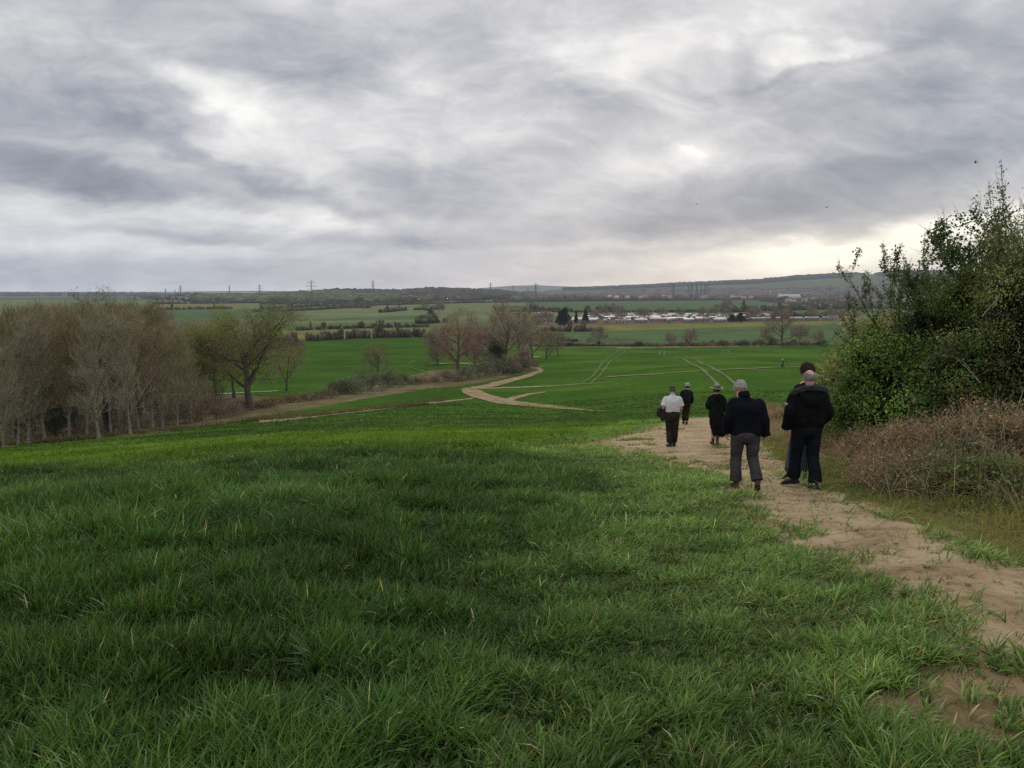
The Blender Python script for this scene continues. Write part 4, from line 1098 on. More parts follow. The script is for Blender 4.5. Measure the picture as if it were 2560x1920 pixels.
bush('holly_tree', onY(1073, 175), 2.6, 2.2, 6.3, 20, (.05, .045, .03), [(.028, .035, .018), (.035, .04, .02)], 9000, .22, 'dark evergreen holly beside the middle clump', 'tree', seed=9, clump=.5, nclump=80)
vb = [(730, 118, 2.3, 2.2, 0), (790, 126, 3.2, 3.6, 1), (752, 120, 2.4, 2.6, 1), (838, 134, 3.0, 3.2, 1), (868, 140, 1.8, 2.0, 0), (700, 112, 2.2, 1.4, 2), (660, 109, 2.2, 1.1, 2), (620, 106, 2.2, 1.1, 2), (580, 103, 2.0, .9, 2), (900, 143, 2.2, 1.4, 2), (932, 146, 2.2, 1.3, 2), (965, 150, 2.6, 2.2, 2), (1005, 154, 3.0, 2.8, 1), (1040, 160, 3.4, 3.8, 1), (1075, 166, 3.4, 4.0, 1), (1060, 172, 3.2, 4.6, 3), (1105, 172, 2.6, 2.6, 0), (1130, 178, 2.4, 1.8, 2), (985, 148, 2.2, 1.6, 2), (1150, 190, 2.4, 2.0, 2), (520, 99, 2.2, 1.2, 2), (565, 97, 1.8, .9, 2)]
vl = ['brown green bush along the valley tracks', 'grey green budding bush in the valley hedge', 'low brown scrub of the valley hedge', 'pale green bush beside the middle clump']
for k_, (bx, Y, r, h, kd) in enumerate(vb):
    bush('valley_bush', onY(bx, Y), r, r * .8, h, 24, [(.20, .17, .12), (.21, .20, .15), (.26, .19, .13), (.20, .21, .12)][kd], [GG, [(.17, .20, .12), (.14, .17, .10)], BRN, [(.20, .25, .11)]][kd], 2600 if kd != 2 else 900, .15,
         vl[kd], seed=60 + k_, group='%s' % ['brown green valley bushes', 'grey green valley bushes', 'low brown valley scrub', 'pale valley bushes'][kd], per=40, nclump=50, clump=.35, tr=.013)
# rough tussocks along the field edge under the wood
def tussocks():
    rng = np.random.default_rng(77); mb = MB()
    n = 60000
    x = rng.uniform(-70, 12, n); e = np.interp(x, [b[0] for b in WOODEDGE], [b[1] for b in WOODEDGE])
    y = e + rng.exponential(3.2, n) - .6
    k = (fbm(x / 1.4, y / 1.4, 5, 3) > .42) & (y > e - .4) & (y < 175) & (x < WOODEDGE[-2][0] - 3); x, y = x[k], y[k]; n = len(x)
    c = np.where(rng.random((n, 1)) < .6, np.array([[.21, .165, .10]]), np.array([[.10, .12, .045]])) * rng.uniform(.5, 1.35, (n, 1))
    blades(mb, x, y, height(x, y), rng.uniform(.2, .6, n), rng.uniform(.02, .05, n), rng.uniform(-3.14, 3.14, n), np.abs(rng.normal(.4, .3, n)), np.abs(rng.normal(.6, .4, n)), c * .7, c, 2, rng)
    tag(mb.obj('dead_grass', M_GRASSFAR), 'dead brown grass along the foot of the woodland', 'grass', kind='stuff')
tussocks()

# ------------------------------------------------------------------ hedge line across the valley, right half
RT = [MID[0], tree_mesh(91, bigspec(14, .34, 10, .95, .18), (.27, .215, .155), per=7, tl=1.0, tr=.022, up=.3)]
FT = tree_mesh(92, bigspec(9, .15, 10, .8, .15), (.28, .22, .17), per=6, tl=1.0, tr=.022, up=.35)
def far_tree(bx, Y, s, lab, m=FT, name='hedge_tree', group=None, sx=1.0):
    o = place_tree(m, onY(bx, Y), (bx * 1.7) % 6.28, (s * sx, s * sx, s), name, lab, 'tree', group); return o
far_tree(1688, 318, 1.18, 'broad spreading bare tree in the hedge across the valley', RT[1], sx=1.25)
far_tree(1655, 316, .95, 'slim dark bare tree left of the broad hedge tree', sx=.7)
far_tree(1727, 322, 1.12, 'slender bare tree right of the broad hedge tree')
far_tree(1297, 312, 1.05, 'round bare tree alone at the left end of the valley hedge', sx=1.0)
far_tree(1447, 312, .72, 'small bare tree left of the pair in the valley hedge')
far_tree(1490, 314, .92, 'larger bare tree of the pair in the valley hedge')
far_tree(1275, 320, .45, 'very small bare tree beside the round bare tree')
far_tree(1770, 325, .8, 'bare tree at the right end of the valley hedge')
rs = random.Random(12)
for bx, h, r, kd in [(1205, 1.6, 2.6, 1), (1230, 2.0, 2.5, 0), (1250, 1.4, 3.0, 1), (1340, 1.0, 3.2, 1), (1380, 2.0, 3.2, 0), (1365, 1.2, 4, 1), (1415, 1.1, 3.5, 1), (1530, 1.2, 4, 1), (1565, 2.4, 3.0, 0), (1555, 1.4, 4.5, 1), (1600, 2.0, 3.5, 1), (1612, 2.4, 2.8, 0), (1640, 3.0, 3.0, 1), (1668, 3.6, 3.4, 0), (1705, 2.2, 4.0, 1), (1740, 2.2, 4.0, 1), (1775, 2.6, 4.0, 0), (1470, 1.6, 4, 1), (1505, 1.5, 3.4, 1)]:
    bush('hedge_bush', onY(bx, 311), r, r * .6, h, 16, (.10, .085, .06), [[(.06, .07, .035), (.07, .085, .04)], BRN][kd], 1300, .26, ['dark green bush', 'brown scrubby bush'][kd] + ' in the hedge across the valley', seed=bx, group=['dark green bushes', 'brown scrubby bushes'][kd] + ' of the valley hedge', per=22, nclump=40, clump=.4, tr=.02)
# ------------------------------------------------------------------ far vegetation
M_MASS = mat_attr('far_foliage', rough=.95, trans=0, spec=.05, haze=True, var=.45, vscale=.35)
def _ico():
    t = (1 + 5 ** .5) / 2
    v = [(-1, t, 0), (1, t, 0), (-1, -t, 0), (1, -t, 0), (0, -1, t), (0, 1, t), (0, -1, -t), (0, 1, -t), (t, 0, -1), (t, 0, 1), (-t, 0, -1), (-t, 0, 1)]
    f = [(0, 11, 5), (0, 5, 1), (0, 1, 7), (0, 7, 10), (0, 10, 11), (1, 5, 9), (5, 11, 4), (11, 10, 2), (10, 7, 6), (7, 1, 8), (3, 9, 4), (3, 4, 2), (3, 2, 6), (3, 6, 8), (3, 8, 9), (4, 9, 5), (2, 4, 11), (6, 2, 10), (8, 6, 7), (9, 8, 1)]
    v = [np.array(a) / np.linalg.norm(a) for a in v]
    cache = {}; F2 = []
    def mid(a, b):
        k = (min(a, b), max(a, b))
        if k not in cache:
            m = v[a] + v[b]; v.append(m / np.linalg.norm(m)); cache[k] = len(v) - 1
        return cache[k]
    for a, b, c in f:
        ab, bc, ca = mid(a, b), mid(b, c), mid(c, a)
        F2 += [(a, ab, ca), (b, bc, ab), (c, ca, bc), (ab, bc, ca)]
    return np.array(v), np.array(F2)
ICOV, ICOF = _ico()
def crowns(mb, P, rad, hgt, col, rng):
    """rough far crowns: ragged lumps standing on P"""
    N = len(P)
    n = len(ICOV)
    k = 1 + rng.normal(0, .20, (N, n))
    V = ICOV[None] * k[..., None]
    V = V * np.stack([rad, rad, hgt * .55], 1)[:, None]
    V[..., 2] += (hgt * .48)[:, None]
    V = V + P[:, None]
    Fq = (ICOF[None] + (np.arange(N) * n)[:, None, None]).reshape(-1, 3)
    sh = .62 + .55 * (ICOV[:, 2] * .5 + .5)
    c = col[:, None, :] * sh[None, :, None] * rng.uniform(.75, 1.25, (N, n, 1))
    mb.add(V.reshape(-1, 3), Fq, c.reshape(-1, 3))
def sprinkle(mb, P, rad, hgt, col, rng, per=14):
    """loose twiggy surface of upright slivers over far crowns"""
    N = len(P); n = N * per
    i = np.repeat(np.arange(N), per)
    u = rng.normal(size=(n, 3)); u /= np.linalg.norm(u, axis=1, keepdims=True); u[:, 2] = np.abs(u[:, 2])
    Q = P[i] + u * np.stack([rad[i] * 1.05, rad[i] * 1.05, hgt[i] * .5], 1) + np.array([0, 0, 1.]) * (hgt[i] * .45)[:, None]
    leaves(mb, Q, hgt[i] * rng.uniform(.12, .32, n), col[i] * rng.uniform(.6, 1.5, (n, 1)), rng, asp=.4)

def hedge(pts, w, h, col, lab, seed=0, dens=1.0, gap=0.0, name='hedge', cat='hedge', group=None, kind=None, per=10, hv=.35):
    rng = np.random.default_rng(seed)
    P = np.array([list(atb(*p)[:2]) for p in pts])
    seg = np.linalg.norm(np.diff(P, axis=0), axis=1); s = np.concatenate([[0], np.cumsum(seg)])
    n = max(4, int(s[-1] / (w * .26) * dens))
    t = np.sort(rng.uniform(0, s[-1], n))
    if gap: t = t[fbm(t / (w * 6), t * 0 + seed, seed, 2) > gap]
    n = len(t)
    x = np.interp(t, s, P[:, 0]) + rng.normal(0, w * .18, n); y = np.interp(t, s, P[:, 1]) + rng.normal(0, w * .18, n)
    z = height(x, y) - .2
    hh = .72 * h * rng.uniform(1 - hv, 1 + hv, n) * np.where(rng.random(n) < .06, 1.9, 1)
    c = np.array(col)[None] * rng.uniform(.7, 1.35, (n, 1))
    mb = MB(); Q = np.stack([x, y, z], 1); rr = w * .30 * rng.uniform(.6, 1.4, n)
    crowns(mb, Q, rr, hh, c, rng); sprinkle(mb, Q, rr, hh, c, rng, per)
    return tag(mb.obj(name, M_MASS, smooth=False), lab, cat, group, kind)
HB1 = (.075, .070, .048); HB2 = (.10, .09, .065); HG = (.075, .09, .045)
hedge([(660, 737), (760, 731), (920, 728)], 3.0, 5.4, (.095, .080, .055), 'tall dark gappy hedge behind the bright field left of the middle trees', 1, 1.3, .22, hv=.2)
hedge([(640, 714), (740, 710), (930, 706)], 3.5, 3.0, HB1, 'thin dark hedge above the olive strip, left of the middle trees', 2)
hedge([(900, 700), (940, 697), (960, 696)], 9, 8, HG, 'short dark green hedge clump left of the middle trees', 3)
hedge([(820, 676), (870, 671), (960, 668)], 6, 5.5, HB1, 'dark hedge across pale green fields above the middle trees', 4, .8, .25)
hedge([(580, 668), (700, 661), (800, 666)], 6, 5, HB1, 'hedge curving between the green fields on the left', 5, .8, .2)
hedge([(540, 674), (640, 672), (720, 667), (850, 656), (960, 652)], 6, 4.5, HB1, 'long diagonal hedge through the left hand fields', 6, .9, .15)
hedge([(560, 658), (700, 656), (860, 659), (960, 656), (1130, 652)], 7, 6, HB1, 'long hedge in front of the low wooded hill', 7, .9, .15)
hedge([(330, 657), (420, 656), (540, 655)], 7, 6, HB1, 'hedge above the fields between woodland and oak', 8)
hedge([(340, 670), (430, 668), (500, 667)], 6, 5, HB1, 'lower hedge in the fields between woodland and oak', 9)
hedge([(1100, 673), (1250, 675), (1400, 674), (1560, 673)], 5, 3.5, HB1, 'thin dark hedge in front of the pale striped field', 10)
hedge([(1130, 672), (1240, 671), (1330, 669)], 7, 7, (.085, .075, .058), 'ragged hedge at the left of the striped field', 11, .8, .3)
hedge([(1135, 652), (1250, 651), (1400, 649), (1600, 648), (1800, 648), (2000, 646)], 10, 10, (.075, .062, .050), 'long brown hedge behind the striped field', 12)
hedge([(1640, 650), (1700, 655), (1800, 661), (1840, 665)], 6, 5.5, HB1, 'hedge dropping diagonally right of the striped field', 13)
hedge([(1560, 675), (1650, 672), (1800, 668), (2000, 666)], 9, 8, (.075, .070, .052), 'brown green hedge above the caravan park', 14)
hedge([(1290, 668), (1345, 671)], 8, 7, HB2, 'stubby hedge left of the striped field', 15)
hedge([(1170, 716), (1230, 716), (1300, 716)], 5, 4, HB2, 'low brown hedge right of the middle trees', 16)
hedge([(1150, 748), (1300, 747), (1500, 746), (1770, 744)], 3.2, 1.5, (.11, .095, .06), 'low scrubby hedge across the valley below the teal field', 17, 1.3)
hedge([(1165, 722), (1200, 735), (1240, 738)], 5, 2.2, (.10, .09, .06), 'scrub band right of the middle clump', 18)
hedge([(1600, 694), (1700, 688), (1790, 686)], 9, 6, (.06, .065, .04), 'dark hedge around the right end of the caravan park', 19)
hedge([(-100, 800), (200, 790), (420, 775), (640, 745)], 6, 6, (.085, .07, .05), 'hedge on the far side of the field behind the left woodland', 20)

def wood(outline, n, r, h, col, lab, seed=0, name='far_woodland', per=8):
    """a distant wood that reads as one mass"""
    rng = np.random.default_rng(seed)
    O = np.array(outline, float)
    x0, y0 = O.min(0); x1, y1 = O.max(0)
    A = poly(outline); a0 = A.min(0); a1 = A.max(0)
    x = rng.uniform(a0[0], a1[0], n * 4); y = rng.uniform(a0[1], a1[1], n * 4)
    k = inside(x, y, A); x, y = x[k][:n], y[k][:n]
    n = len(x)
    z = height(x, y) - .5
    C0 = np.array([col[i] for i in rng.integers(0, len(col), n)])
    g = fbm(x / 160, y / 160, seed, 3)[:, None]
    C0 = C0 * (.6 + .8 * g) * rng.uniform(.75, 1.3, (n, 1))
    rr = r * rng.uniform(.6, 1.3, n); hh = h * rng.uniform(.6, 1.25, n)
    mb = MB(); Q = np.stack([x, y, z], 1)
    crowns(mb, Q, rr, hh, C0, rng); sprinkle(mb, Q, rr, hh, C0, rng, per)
    tag(mb.obj(name, M_MASS, smooth=False), lab, 'woodland', kind='stuff')
WB = [(.11, .085, .070), (.095, .08, .065), (.125, .095, .075), (.08, .08, .055)]
WG = [(.095, .105, .045), (.085, .095, .045), (.075, .085, .045)]
wood([(430, 645), (560, 641), (700, 634), (800, 637), (880, 646), (930, 656), (700, 655), (430, 655)], 2600, 16, 12, WG, 'olive green woodland on the low hill left of centre', 1)
wood([(700, 633), (870, 633), (1000, 630), (1110, 637), (1140, 648), (960, 650), (860, 646)], 2600, 18, 13, [(.055, .050, .040), (.07, .058, .048), (.045, .045, .035)], 'dark woodland along the low hill top in the centre', 2)
wood([(1110, 646), (1240, 640), (1600, 640), (1780, 641), (1780, 647), (1600, 648), (1110, 651)], 2600, 13, 12, WB, 'brown bare woodland behind the striped field', 3)
wood([(1100, 638), (1300, 630), (1700, 626), (2212, 626), (2212, 642), (1700, 640), (1110, 643)], 2800, 22, 13, WB, 'purplish brown woodland filling the far plain on the right', 4, per=5)
wood([(300, 645), (330, 636), (540, 637), (540, 646), (420, 652)], 700, 15, 12, [(.06, .05, .045), (.05, .05, .04)], 'distant dark woodland behind the left trees', 5)
wood([(1680, 650), (1760, 644), (2300, 640), (2300, 652), (1900, 655)], 700, 14, 11, WB, 'bare woodland around the village on the right', 6)
wood([(-200, 640), (-200, 634), (340, 634), (340, 640)], 900, 22, 20, [(.05, .05, .045), (.06, .055, .045)], 'faint tree line along the left horizon', 16, per=6)
wood([(560, 634), (560, 631), (1150, 633), (1150, 637)], 700, 26, 18, [(.05, .05, .045), (.055, .055, .04)], 'faint tree line behind the low wooded hill', 17, per=5)
def ridge_trees():
    rng = np.random.default_rng(8); mb = MB()
    n = 5200
    az = rng.uniform(R(4), R(50), n); r = 6000 - 900 * rng.random(n) ** 1.6 + 150
    x = r * np.sin(az); y = r * np.cos(az); z = height(x, y)
    k = fbm(x / 700, y / 300, 3, 3) > .40; x, y, z = x[k], y[k], z[k]; n = len(x)
    c = np.array([.040, .042, .036])[None] * rng.uniform(.7, 1.4, (n, 1))
    crowns(mb, np.stack([x, y, z - 2], 1), rng.uniform(22, 45, n), rng.uniform(12, 22, n), c, rng)
    tag(mb.obj('far_woodland', M_MASS, smooth=False), 'blue grey wooded ridge on the right horizon', 'woodland', kind='stuff')
ridge_trees()

# ------------------------------------------------------------------ caravan park
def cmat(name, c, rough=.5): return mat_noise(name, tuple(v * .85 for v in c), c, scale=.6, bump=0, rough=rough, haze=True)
M_CW = [cmat('caravan_white', (.40, .38, .355)), cmat('caravan_cream', (.38, .33, .27)), cmat('caravan_grey', (.42, .42, .42)), cmat('caravan_pink', (.50, .40, .34))]
M_CR = [cmat('roof_grey', (.30, .30, .31)), cmat('roof_brown', (.24, .17, .13)), cmat('roof_pale', (.36, .35, .35))]
M_GL = mat_noise('dark_glass', (.03, .035, .04), (.06, .065, .07), scale=1, bump=0, rough=.15, spec=.5, haze=True)
def caravan(i):
    w = MB(); L, W, H = 9.5 + (i % 3), 3.2, 2.5
    box(w, (0, 0, .45 + H / 2), (L, W, H)); box(w, (0, 0, .22), (L * .96, W * .9, .44))
    # gabled end pieces
    w.add([[-L / 2, -W / 2, .45 + H], [-L / 2, W / 2, .45 + H], [-L / 2, 0, 1.1 + H], [L / 2, -W / 2, .45 + H], [L / 2, W / 2, .45 + H], [L / 2, 0, 1.1 + H]], [[0, 2, 1], [3, 4, 5]])
    r = MB(); e = .25
    a, b = .45 + H - .02, 1.12 + H
    r.add([[-L / 2 - e, -W / 2 - e, a - .05], [L / 2 + e, -W / 2 - e, a - .05], [L / 2 + e, 0, b], [-L / 2 - e, 0, b], [-L / 2 - e, W / 2 + e, a - .05], [L / 2 + e, W / 2 + e, a - .05]], [[0, 1, 2, 3], [3, 2, 5, 4]])
    g = w; w.cur = 1
    for s in (-1, 1):
        for k in range(5):
            if k == 2: box(g, (-L / 2 + L * (k + .5) / 5, s * (W / 2 + .01), 1.45), (.8, .05, 1.9))
            else: box(g, (-L / 2 + L * (k + .5) / 5, s * (W / 2 + .01), 1.75), (1.2, .05, 1.0))
        box(g, (s * (L / 2 + .01), 0, 1.8), (.05, 2.2, 1.1))
    return (w.mesh('wall', [M_CW[i % 4], M_GL], False), r.mesh('roof', M_CR[(i * 2 + i // 3) % 3], False))
CV = [caravan(i) for i in range(8)]
cname = ['white', 'cream', 'grey', 'pinkish']
rs = random.Random(3); nrs = 0
cols_ = []
for row, (Y, x0, x1) in enumerate([(590, 1240, 1590), (612, 1245, 1590), (636, 1250, 1600), (664, 1260, 1610), (696, 1270, 1700), (735, 1300, 1700), (640, 1625, 1800)]):
    xa = (x0 * K - 512) / F * Y; xb = (x1 * K - 512) / F * Y; x = xa
    while x < xb:
        if rs.random() < .93:
            i = rs.randrange(8); yy = Y + rs.uniform(-6, 6) + (x - xa) * .12
            o = empty('static_caravan', (x, yy, hz(x, yy) - .05), rs.choice([0, 0, .2, -.2, 1.57, 1.4, .5]))
            tag(o, '%s static caravan in %s of the distant caravan park' % (cname[i % 4], ['the front row', 'the second row', 'the third row', 'the fourth row', 'the fifth row', 'the back row', 'the right hand end'][row]), 'caravan', '%s caravans, row %d of the caravan park' % (cname[i % 4], row + 1))
            for nm, me in zip(('wall', 'roof'), CV[i]): link(nm, me, o)
        x += rs.uniform(10.5, 15.5)
# park trees, conifers
def conifer(h, seed, col=(.022, .030, .018)):
    rng = np.random.default_rng(seed); t = MB(); tubes(t, [[[0, 0, 0], [0, 0, h * .5], [0, 0, h * .95]]], [[.3, .2, .05]], 6)
    c = MB(); n = 900; z = rng.uniform(.12, 1, n) ** .8
    rad = h * .36 * (1 - z ** 1.6) * (.75 + .25 * np.sin(z * 31)) + .2; a = rng.uniform(0, 6.28, n); q = rng.uniform(.55, 1.1, n)
    P = np.stack([np.cos(a) * rad * q, np.sin(a) * rad * q, z * h], 1)
    leaves(c, P, rng.uniform(.8, 2.2, n), np.array(col)[None] * rng.uniform(.6, 1.6, (n, 1)), rng, asp=.7)
    return t.mesh('trunk', M_BARK), c.mesh('crown', M_FARLEAF)
CON = [conifer(15, 1), conifer(11, 2)]
place_tree(CON[0], onY(1219, 520), 0, (1.05, 1.05, .82), 'dark_evergreen_tree', 'broad dark evergreen at the left end of the caravan park', 'tree')
place_tree(CON[1], onY(1210, 540), 0, .9, 'dark_evergreen_tree', 'smaller dark evergreen touching the broad evergreen', 'tree')
place_tree(CON[1], onY(1264, 585), 0, (.7, .7, .9), 'pine_tree', 'dark pine rising from the left of the caravan park', 'tree')
place_tree(CON[1], onY(1244, 580), 0, (.4, .4, .85), 'pine_tree', 'thin dark pine beside the first caravans', 'tree')
place_tree(CON[0], onY(1598, 600), 0, (.9, .9, .5), 'dark_evergreen_tree', 'dark evergreen clump at the right end of the front caravans', 'tree')
place_tree(CON[0], onY(1580, 606), 1, (.8, .8, .4), 'dark_evergreen_tree', 'low dark evergreen left of the clump by the caravans', 'tree')
for k_, (bx, Y, s) in enumerate([(1342, 600, 1.5), (1392, 650, 1.5), (1380, 655, 1.4), (1517, 600, 1.6), (1565, 640, 1.4), (1632, 660, 1.5), (1330, 700, 1.3), (1304, 690, 1.4), (1430, 690, 1.4), (1470, 700, 1.3), (1285, 640, 1.3), (1185, 560, 1.3), (1172, 580, 1.3), (1160, 500, 1.2), (1620, 630, 1.5), (1700, 640, 1.4), (1750, 660, 1.5), (1790, 650, 1.5), (1540, 700, 1.3), (1820, 620, 1.4)]):
    far_tree(bx, Y, s, 'bare brown tree among the caravans in the distance', group='bare trees in and around the caravan park', name='park_tree')
for k_, (bx, Y, s) in enumerate([(948, 900, 1.9), (920, 1000, 1.8), (965, 1400, 2.6), (1568, 1000, 2.2), (1560, 1010, 1.6), (1545, 1010, 1.2), (1810, 1300, 2.2), (1825, 1320, 2.0), (1795, 1320, 2.0), (980, 1700, 3.0), (1012, 1700, 2.2), (1775, 1450, 2.0), (700, 1500, 1.6), (760, 1150, 1.4), (640, 1600, 2.0), (880, 1500, 2.2)]):
    far_tree(bx, Y, s, 'lone bare tree standing in the distant field hedges', group='lone trees in the distant hedges', name='field_tree')

# vans and lorries on the far road, farm buildings and the village
def vehicle(L, W, H, body):
    b = MB(); box(b, (0, 0, .5 + H / 2), (L * .74, W, H)); box(b, (-L * .43, 0, .5 + H * .36), (L * .14, W * .96, H * .72))
    g = MB(); box(g, (-L * .505, 0, .5 + H * .52), (.06, W * .8, H * .28))
    w = []
    for sx in (-.33, .3):
        for sy in (-1, 1):
            q = MB(); ellipsoid(q, (L * sx, sy * W * .46, .45), (.45, .14, .45), nu=10, nv=6); w.append(q.mesh('wheel', M_GL))
    return [('body', b.mesh('body', body, False)), ('windscreen', g.mesh('windscreen', M_GL, False))] + [('wheel', m) for m in w]
VAN = vehicle(6.5, 2.2, 2.4, M_CW[0]); LORRY = vehicle(15, 2.6, 3.4, M_CW[0])
for k_, (bx, by, kd, lab) in enumerate([(1356, 650.5, 0, 'white van at the left end of the far road'), (1663, 651, 0, 'white van on the far road left of the lorry'), (1687, 650.5, 1, 'white lorry on the far road behind the striped field'), (1770, 650, 0, 'first white van of three on the far road'), (1782, 649.5, 0, 'middle white van of three on the far road'), (1794, 649, 0, 'last white van of three on the far road')]):
    if k_ > 0: bx -= 0
    p = onY(bx if k_ == 0 else [0, 1662, 1689, 1554 + 0, 1546, 1538][k_] if False else bx, 1290)
    o = empty('delivery_van' if kd == 0 else 'lorry', (p[0], p[1], hz(p[0], p[1]) + 1.0), .1); tag(o, lab, 'van' if kd == 0 else 'lorry')
    for nm, me in (VAN if kd == 0 else LORRY): link(nm, me, o)
M_BR = [cmat('brick_far', (.24, .13, .10)), cmat('render_far', (.52, .48, .42)), cmat('roof_tile_far', (.17, .11, .09))]
def house(L, W, H, wall, roof):
    b = MB(); box(b, (0, 0, H / 2), (L, W, H))
    b.add([[-L / 2, -W / 2, H], [-L / 2, W / 2, H], [-L / 2, 0, H + W * .35], [L / 2, -W / 2, H], [L / 2, W / 2, H], [L / 2, 0, H + W * .35]], [[0, 2, 1], [3, 4, 5]])
    r = MB(); e = .4
    r.add([[-L / 2 - e, -W / 2 - e, H - .15], [L / 2 + e, -W / 2 - e, H - .15], [L / 2 + e, 0, H + W * .36], [-L / 2 - e, 0, H + W * .36], [-L / 2 - e, W / 2 + e, H - .15], [L / 2 + e, W / 2 + e, H - .15]], [[0, 1, 2, 3], [3, 2, 5, 4]])
    g = b; b.cur = 1
    for k in range(int(L / 3)):
        for zz in ([1.5, 4.2] if H > 4 else [1.6]): box(g, (-L / 2 + 1.5 + k * 3, -W / 2 - .02, zz), (1.2, .06, 1.2))
    return [('wall', b.mesh('wall', [wall, M_GL], False)), ('roof', r.mesh('roof', roof, False))]
HS = [house(10, 8, 5.2, M_BR[0], M_BR[2]), house(12, 8, 5.2, M_BR[1], M_BR[2]), house(22, 9, 5.4, M_BR[1], M_CR[0])]
WH = house(60, 22, 7, M_CW[0], M_CR[2])
def put(parts, bx, Y, lab, name, cat, rz=0., group=None, dz=0.):
    p = onY(bx, Y); o = empty(name, (p[0], p[1], p[2] + dz), rz); tag(o, lab, cat, group)
    for nm, me in parts: link(nm, me, o)
rs = random.Random(8)
put(WH, 1965, 1750, 'large pale warehouse seen above the right hand bush', 'warehouse', 'warehouse', .05)
put(WH, 1700, 2150, 'long white warehouse beyond the brown woodland', 'warehouse', 'warehouse', -.05, dz=3)
0 and put(WH, 1560, 2450, 'pale warehouse roof near the cluster of pylons', 'warehouse', 'warehouse', .02, dz=6)
0 and put(WH, 1480, 2600, 'pale warehouse roof in the far plain left of the pylons', 'warehouse', 'warehouse', .02, dz=6)
put(HS[2], 2030, 1600, 'long pale building at the right edge of the village', 'farm_building', 'building', .1)
put(HS[2], 1968, 1180, 'white building beside the far road on the right', 'farm_building', 'building', .1)
put(HS[1], 1176, 620, 'white cottage right of the middle clump of trees', 'cottage', 'building', .3)
0 and put(HS[2], 928, 700, 'pale farm building left of the middle clump of trees', 'farm_building', 'building', .1)
for k_ in range(26):
    bx = rs.uniform(1690, 2010); Y = rs.uniform(1350, 2000); i = rs.randrange(2)
    put(HS[i], bx, Y, ['red brick', 'pale rendered'][i] + ' village house far off on the right', 'village_house', 'house', rs.uniform(-.6, .6), ['red brick', 'pale rendered'][i] + ' houses of the far village', dz=2)
for k_ in range(14):
    bx = rs.uniform(345, 450); Y = rs.uniform(1900, 2400); i = rs.randrange(2)
    put(HS[i], bx, Y, ['red brick', 'pale rendered'][i] + ' house of the hamlet above the left trees', 'village_house', 'house', rs.uniform(-.6, .6), ['red brick', 'pale rendered'][i] + ' houses of the left hamlet', dz=4)
for k_ in range(16):
    bx = rs.uniform(1290, 1660); Y = rs.uniform(1900, 2300); i = rs.randrange(2)
    put(HS[i], bx, Y, ['red brick', 'pale rendered'][i] + ' house scattered in the far plain', 'village_house', 'house', rs.uniform(-.6, .6), ['red brick', 'pale rendered'][i] + ' houses scattered in the far plain', dz=6)

# ------------------------------------------------------------------ pylons
M_STEEL = mat_noise('pylon_steel', (.10, .105, .11), (.15, .155, .16), scale=.3, bump=0, rough=.7, haze=True)
def pylon_meshes(H=46., wk=.16):
    t = MB(); segs = []
    zs = [0, 8, 15, 21, 26, 30, 34, 38, 42, H]; ws = [7.5, 5.6, 4.2, 3.2, 2.5, 2.1, 1.9, 1.7, 1.5, .3]
    for i in range(len(zs) - 1):
        a, b = ws[i] / 2, ws[i + 1] / 2
        A = [(-a, -a, zs[i]), (a, -a, zs[i]), (a, a, zs[i]), (-a, a, zs[i])]; B = [(-b, -b, zs[i + 1]), (b, -b, zs[i + 1]), (b, b, zs[i + 1]), (-b, b, zs[i + 1])]
        for j in range(4):
            k = (j + 1) % 4
            segs += [(A[j], B[j], 1.3), (A[j], B[k], .75), (A[k], B[j], .75), (B[j], B[k], .75)]
    for a, b, s in segs: tubes(t, [[a, b]], [[wk * s, wk * s]], 4)
    arms = []
    for z, L in ((27, 8.5), (34, 10.5), (41, 7.5)):
        m = MB()
        for s in (-1, 1):
            for y in (-.9, .9):
                tubes(m, [[(s * 1.0, y, z), (s * L, 0, z + .2)]], [[wk, wk]], 4); tubes(m, [[(s * .9, y, z + 2.2), (s * L, 0, z + .2)]], [[wk * .8, wk * .8]], 4)
            for q in (.3, .55, .8):
                tubes(m, [[(s * (1 + (L - 1) * q), 0, z), (s * (1 + (L - 1) * (q - .2)), 0, z + 2.2 * (1 - q + .2))]], [[wk * .6, wk * .6]], 4)
            tubes(m, [[(s * L, 0, z), (s * L, 0, z - 3)]], [[wk * .9, wk * .9]], 4)
        arms.append(m.mesh('cross_arm', M_STEEL, False))
    return t.mesh('lattice_tower', M_STEEL, False), arms
PY = pylon_meshes(); PYF = pylon_meshes(46, .26)
pl = [(676, 1500, 'tallest pylon, left of the low wooded hill', 48), (565, 2100, 'pylon left of the tallest one on the left skyline', 44), (395, 2700, 'pylon above the left hamlet', 42), (363, 3300, 'faint pylon left of the hamlet pylon', 40), (383, 3500, 'faint pylon between two others over the hamlet', 38), (500, 2600, 'pylon behind the top of the oak', 44),
      (808, 2500, 'small pylon behind the low wooded hill', 46), (1157, 1650, 'dark pylon right of the middle trees', 44), (1140, 3000, 'faint pylon left of the dark one by the middle trees', 36), (1452, 1750, 'pylon standing alone left of the cluster', 46), (1491, 1900, 'left pylon of the tight cluster', 50), (1502, 2000, 'second pylon of the tight cluster', 52), (1511, 1950, 'third pylon of the tight cluster', 50), (1520, 2150, 'right pylon of the tight cluster', 50), (1526, 2500, 'faint pylon behind the cluster', 50), (1484, 2700, 'small faint pylon just left of the cluster', 46), (1788, 2600, 'pylon against the wooded ridge on the right', 50), (1108, 3200, 'faint pylon beyond the middle trees', 38), (1060, 2900, 'thin pylon over the hill behind the middle trees', 40)]
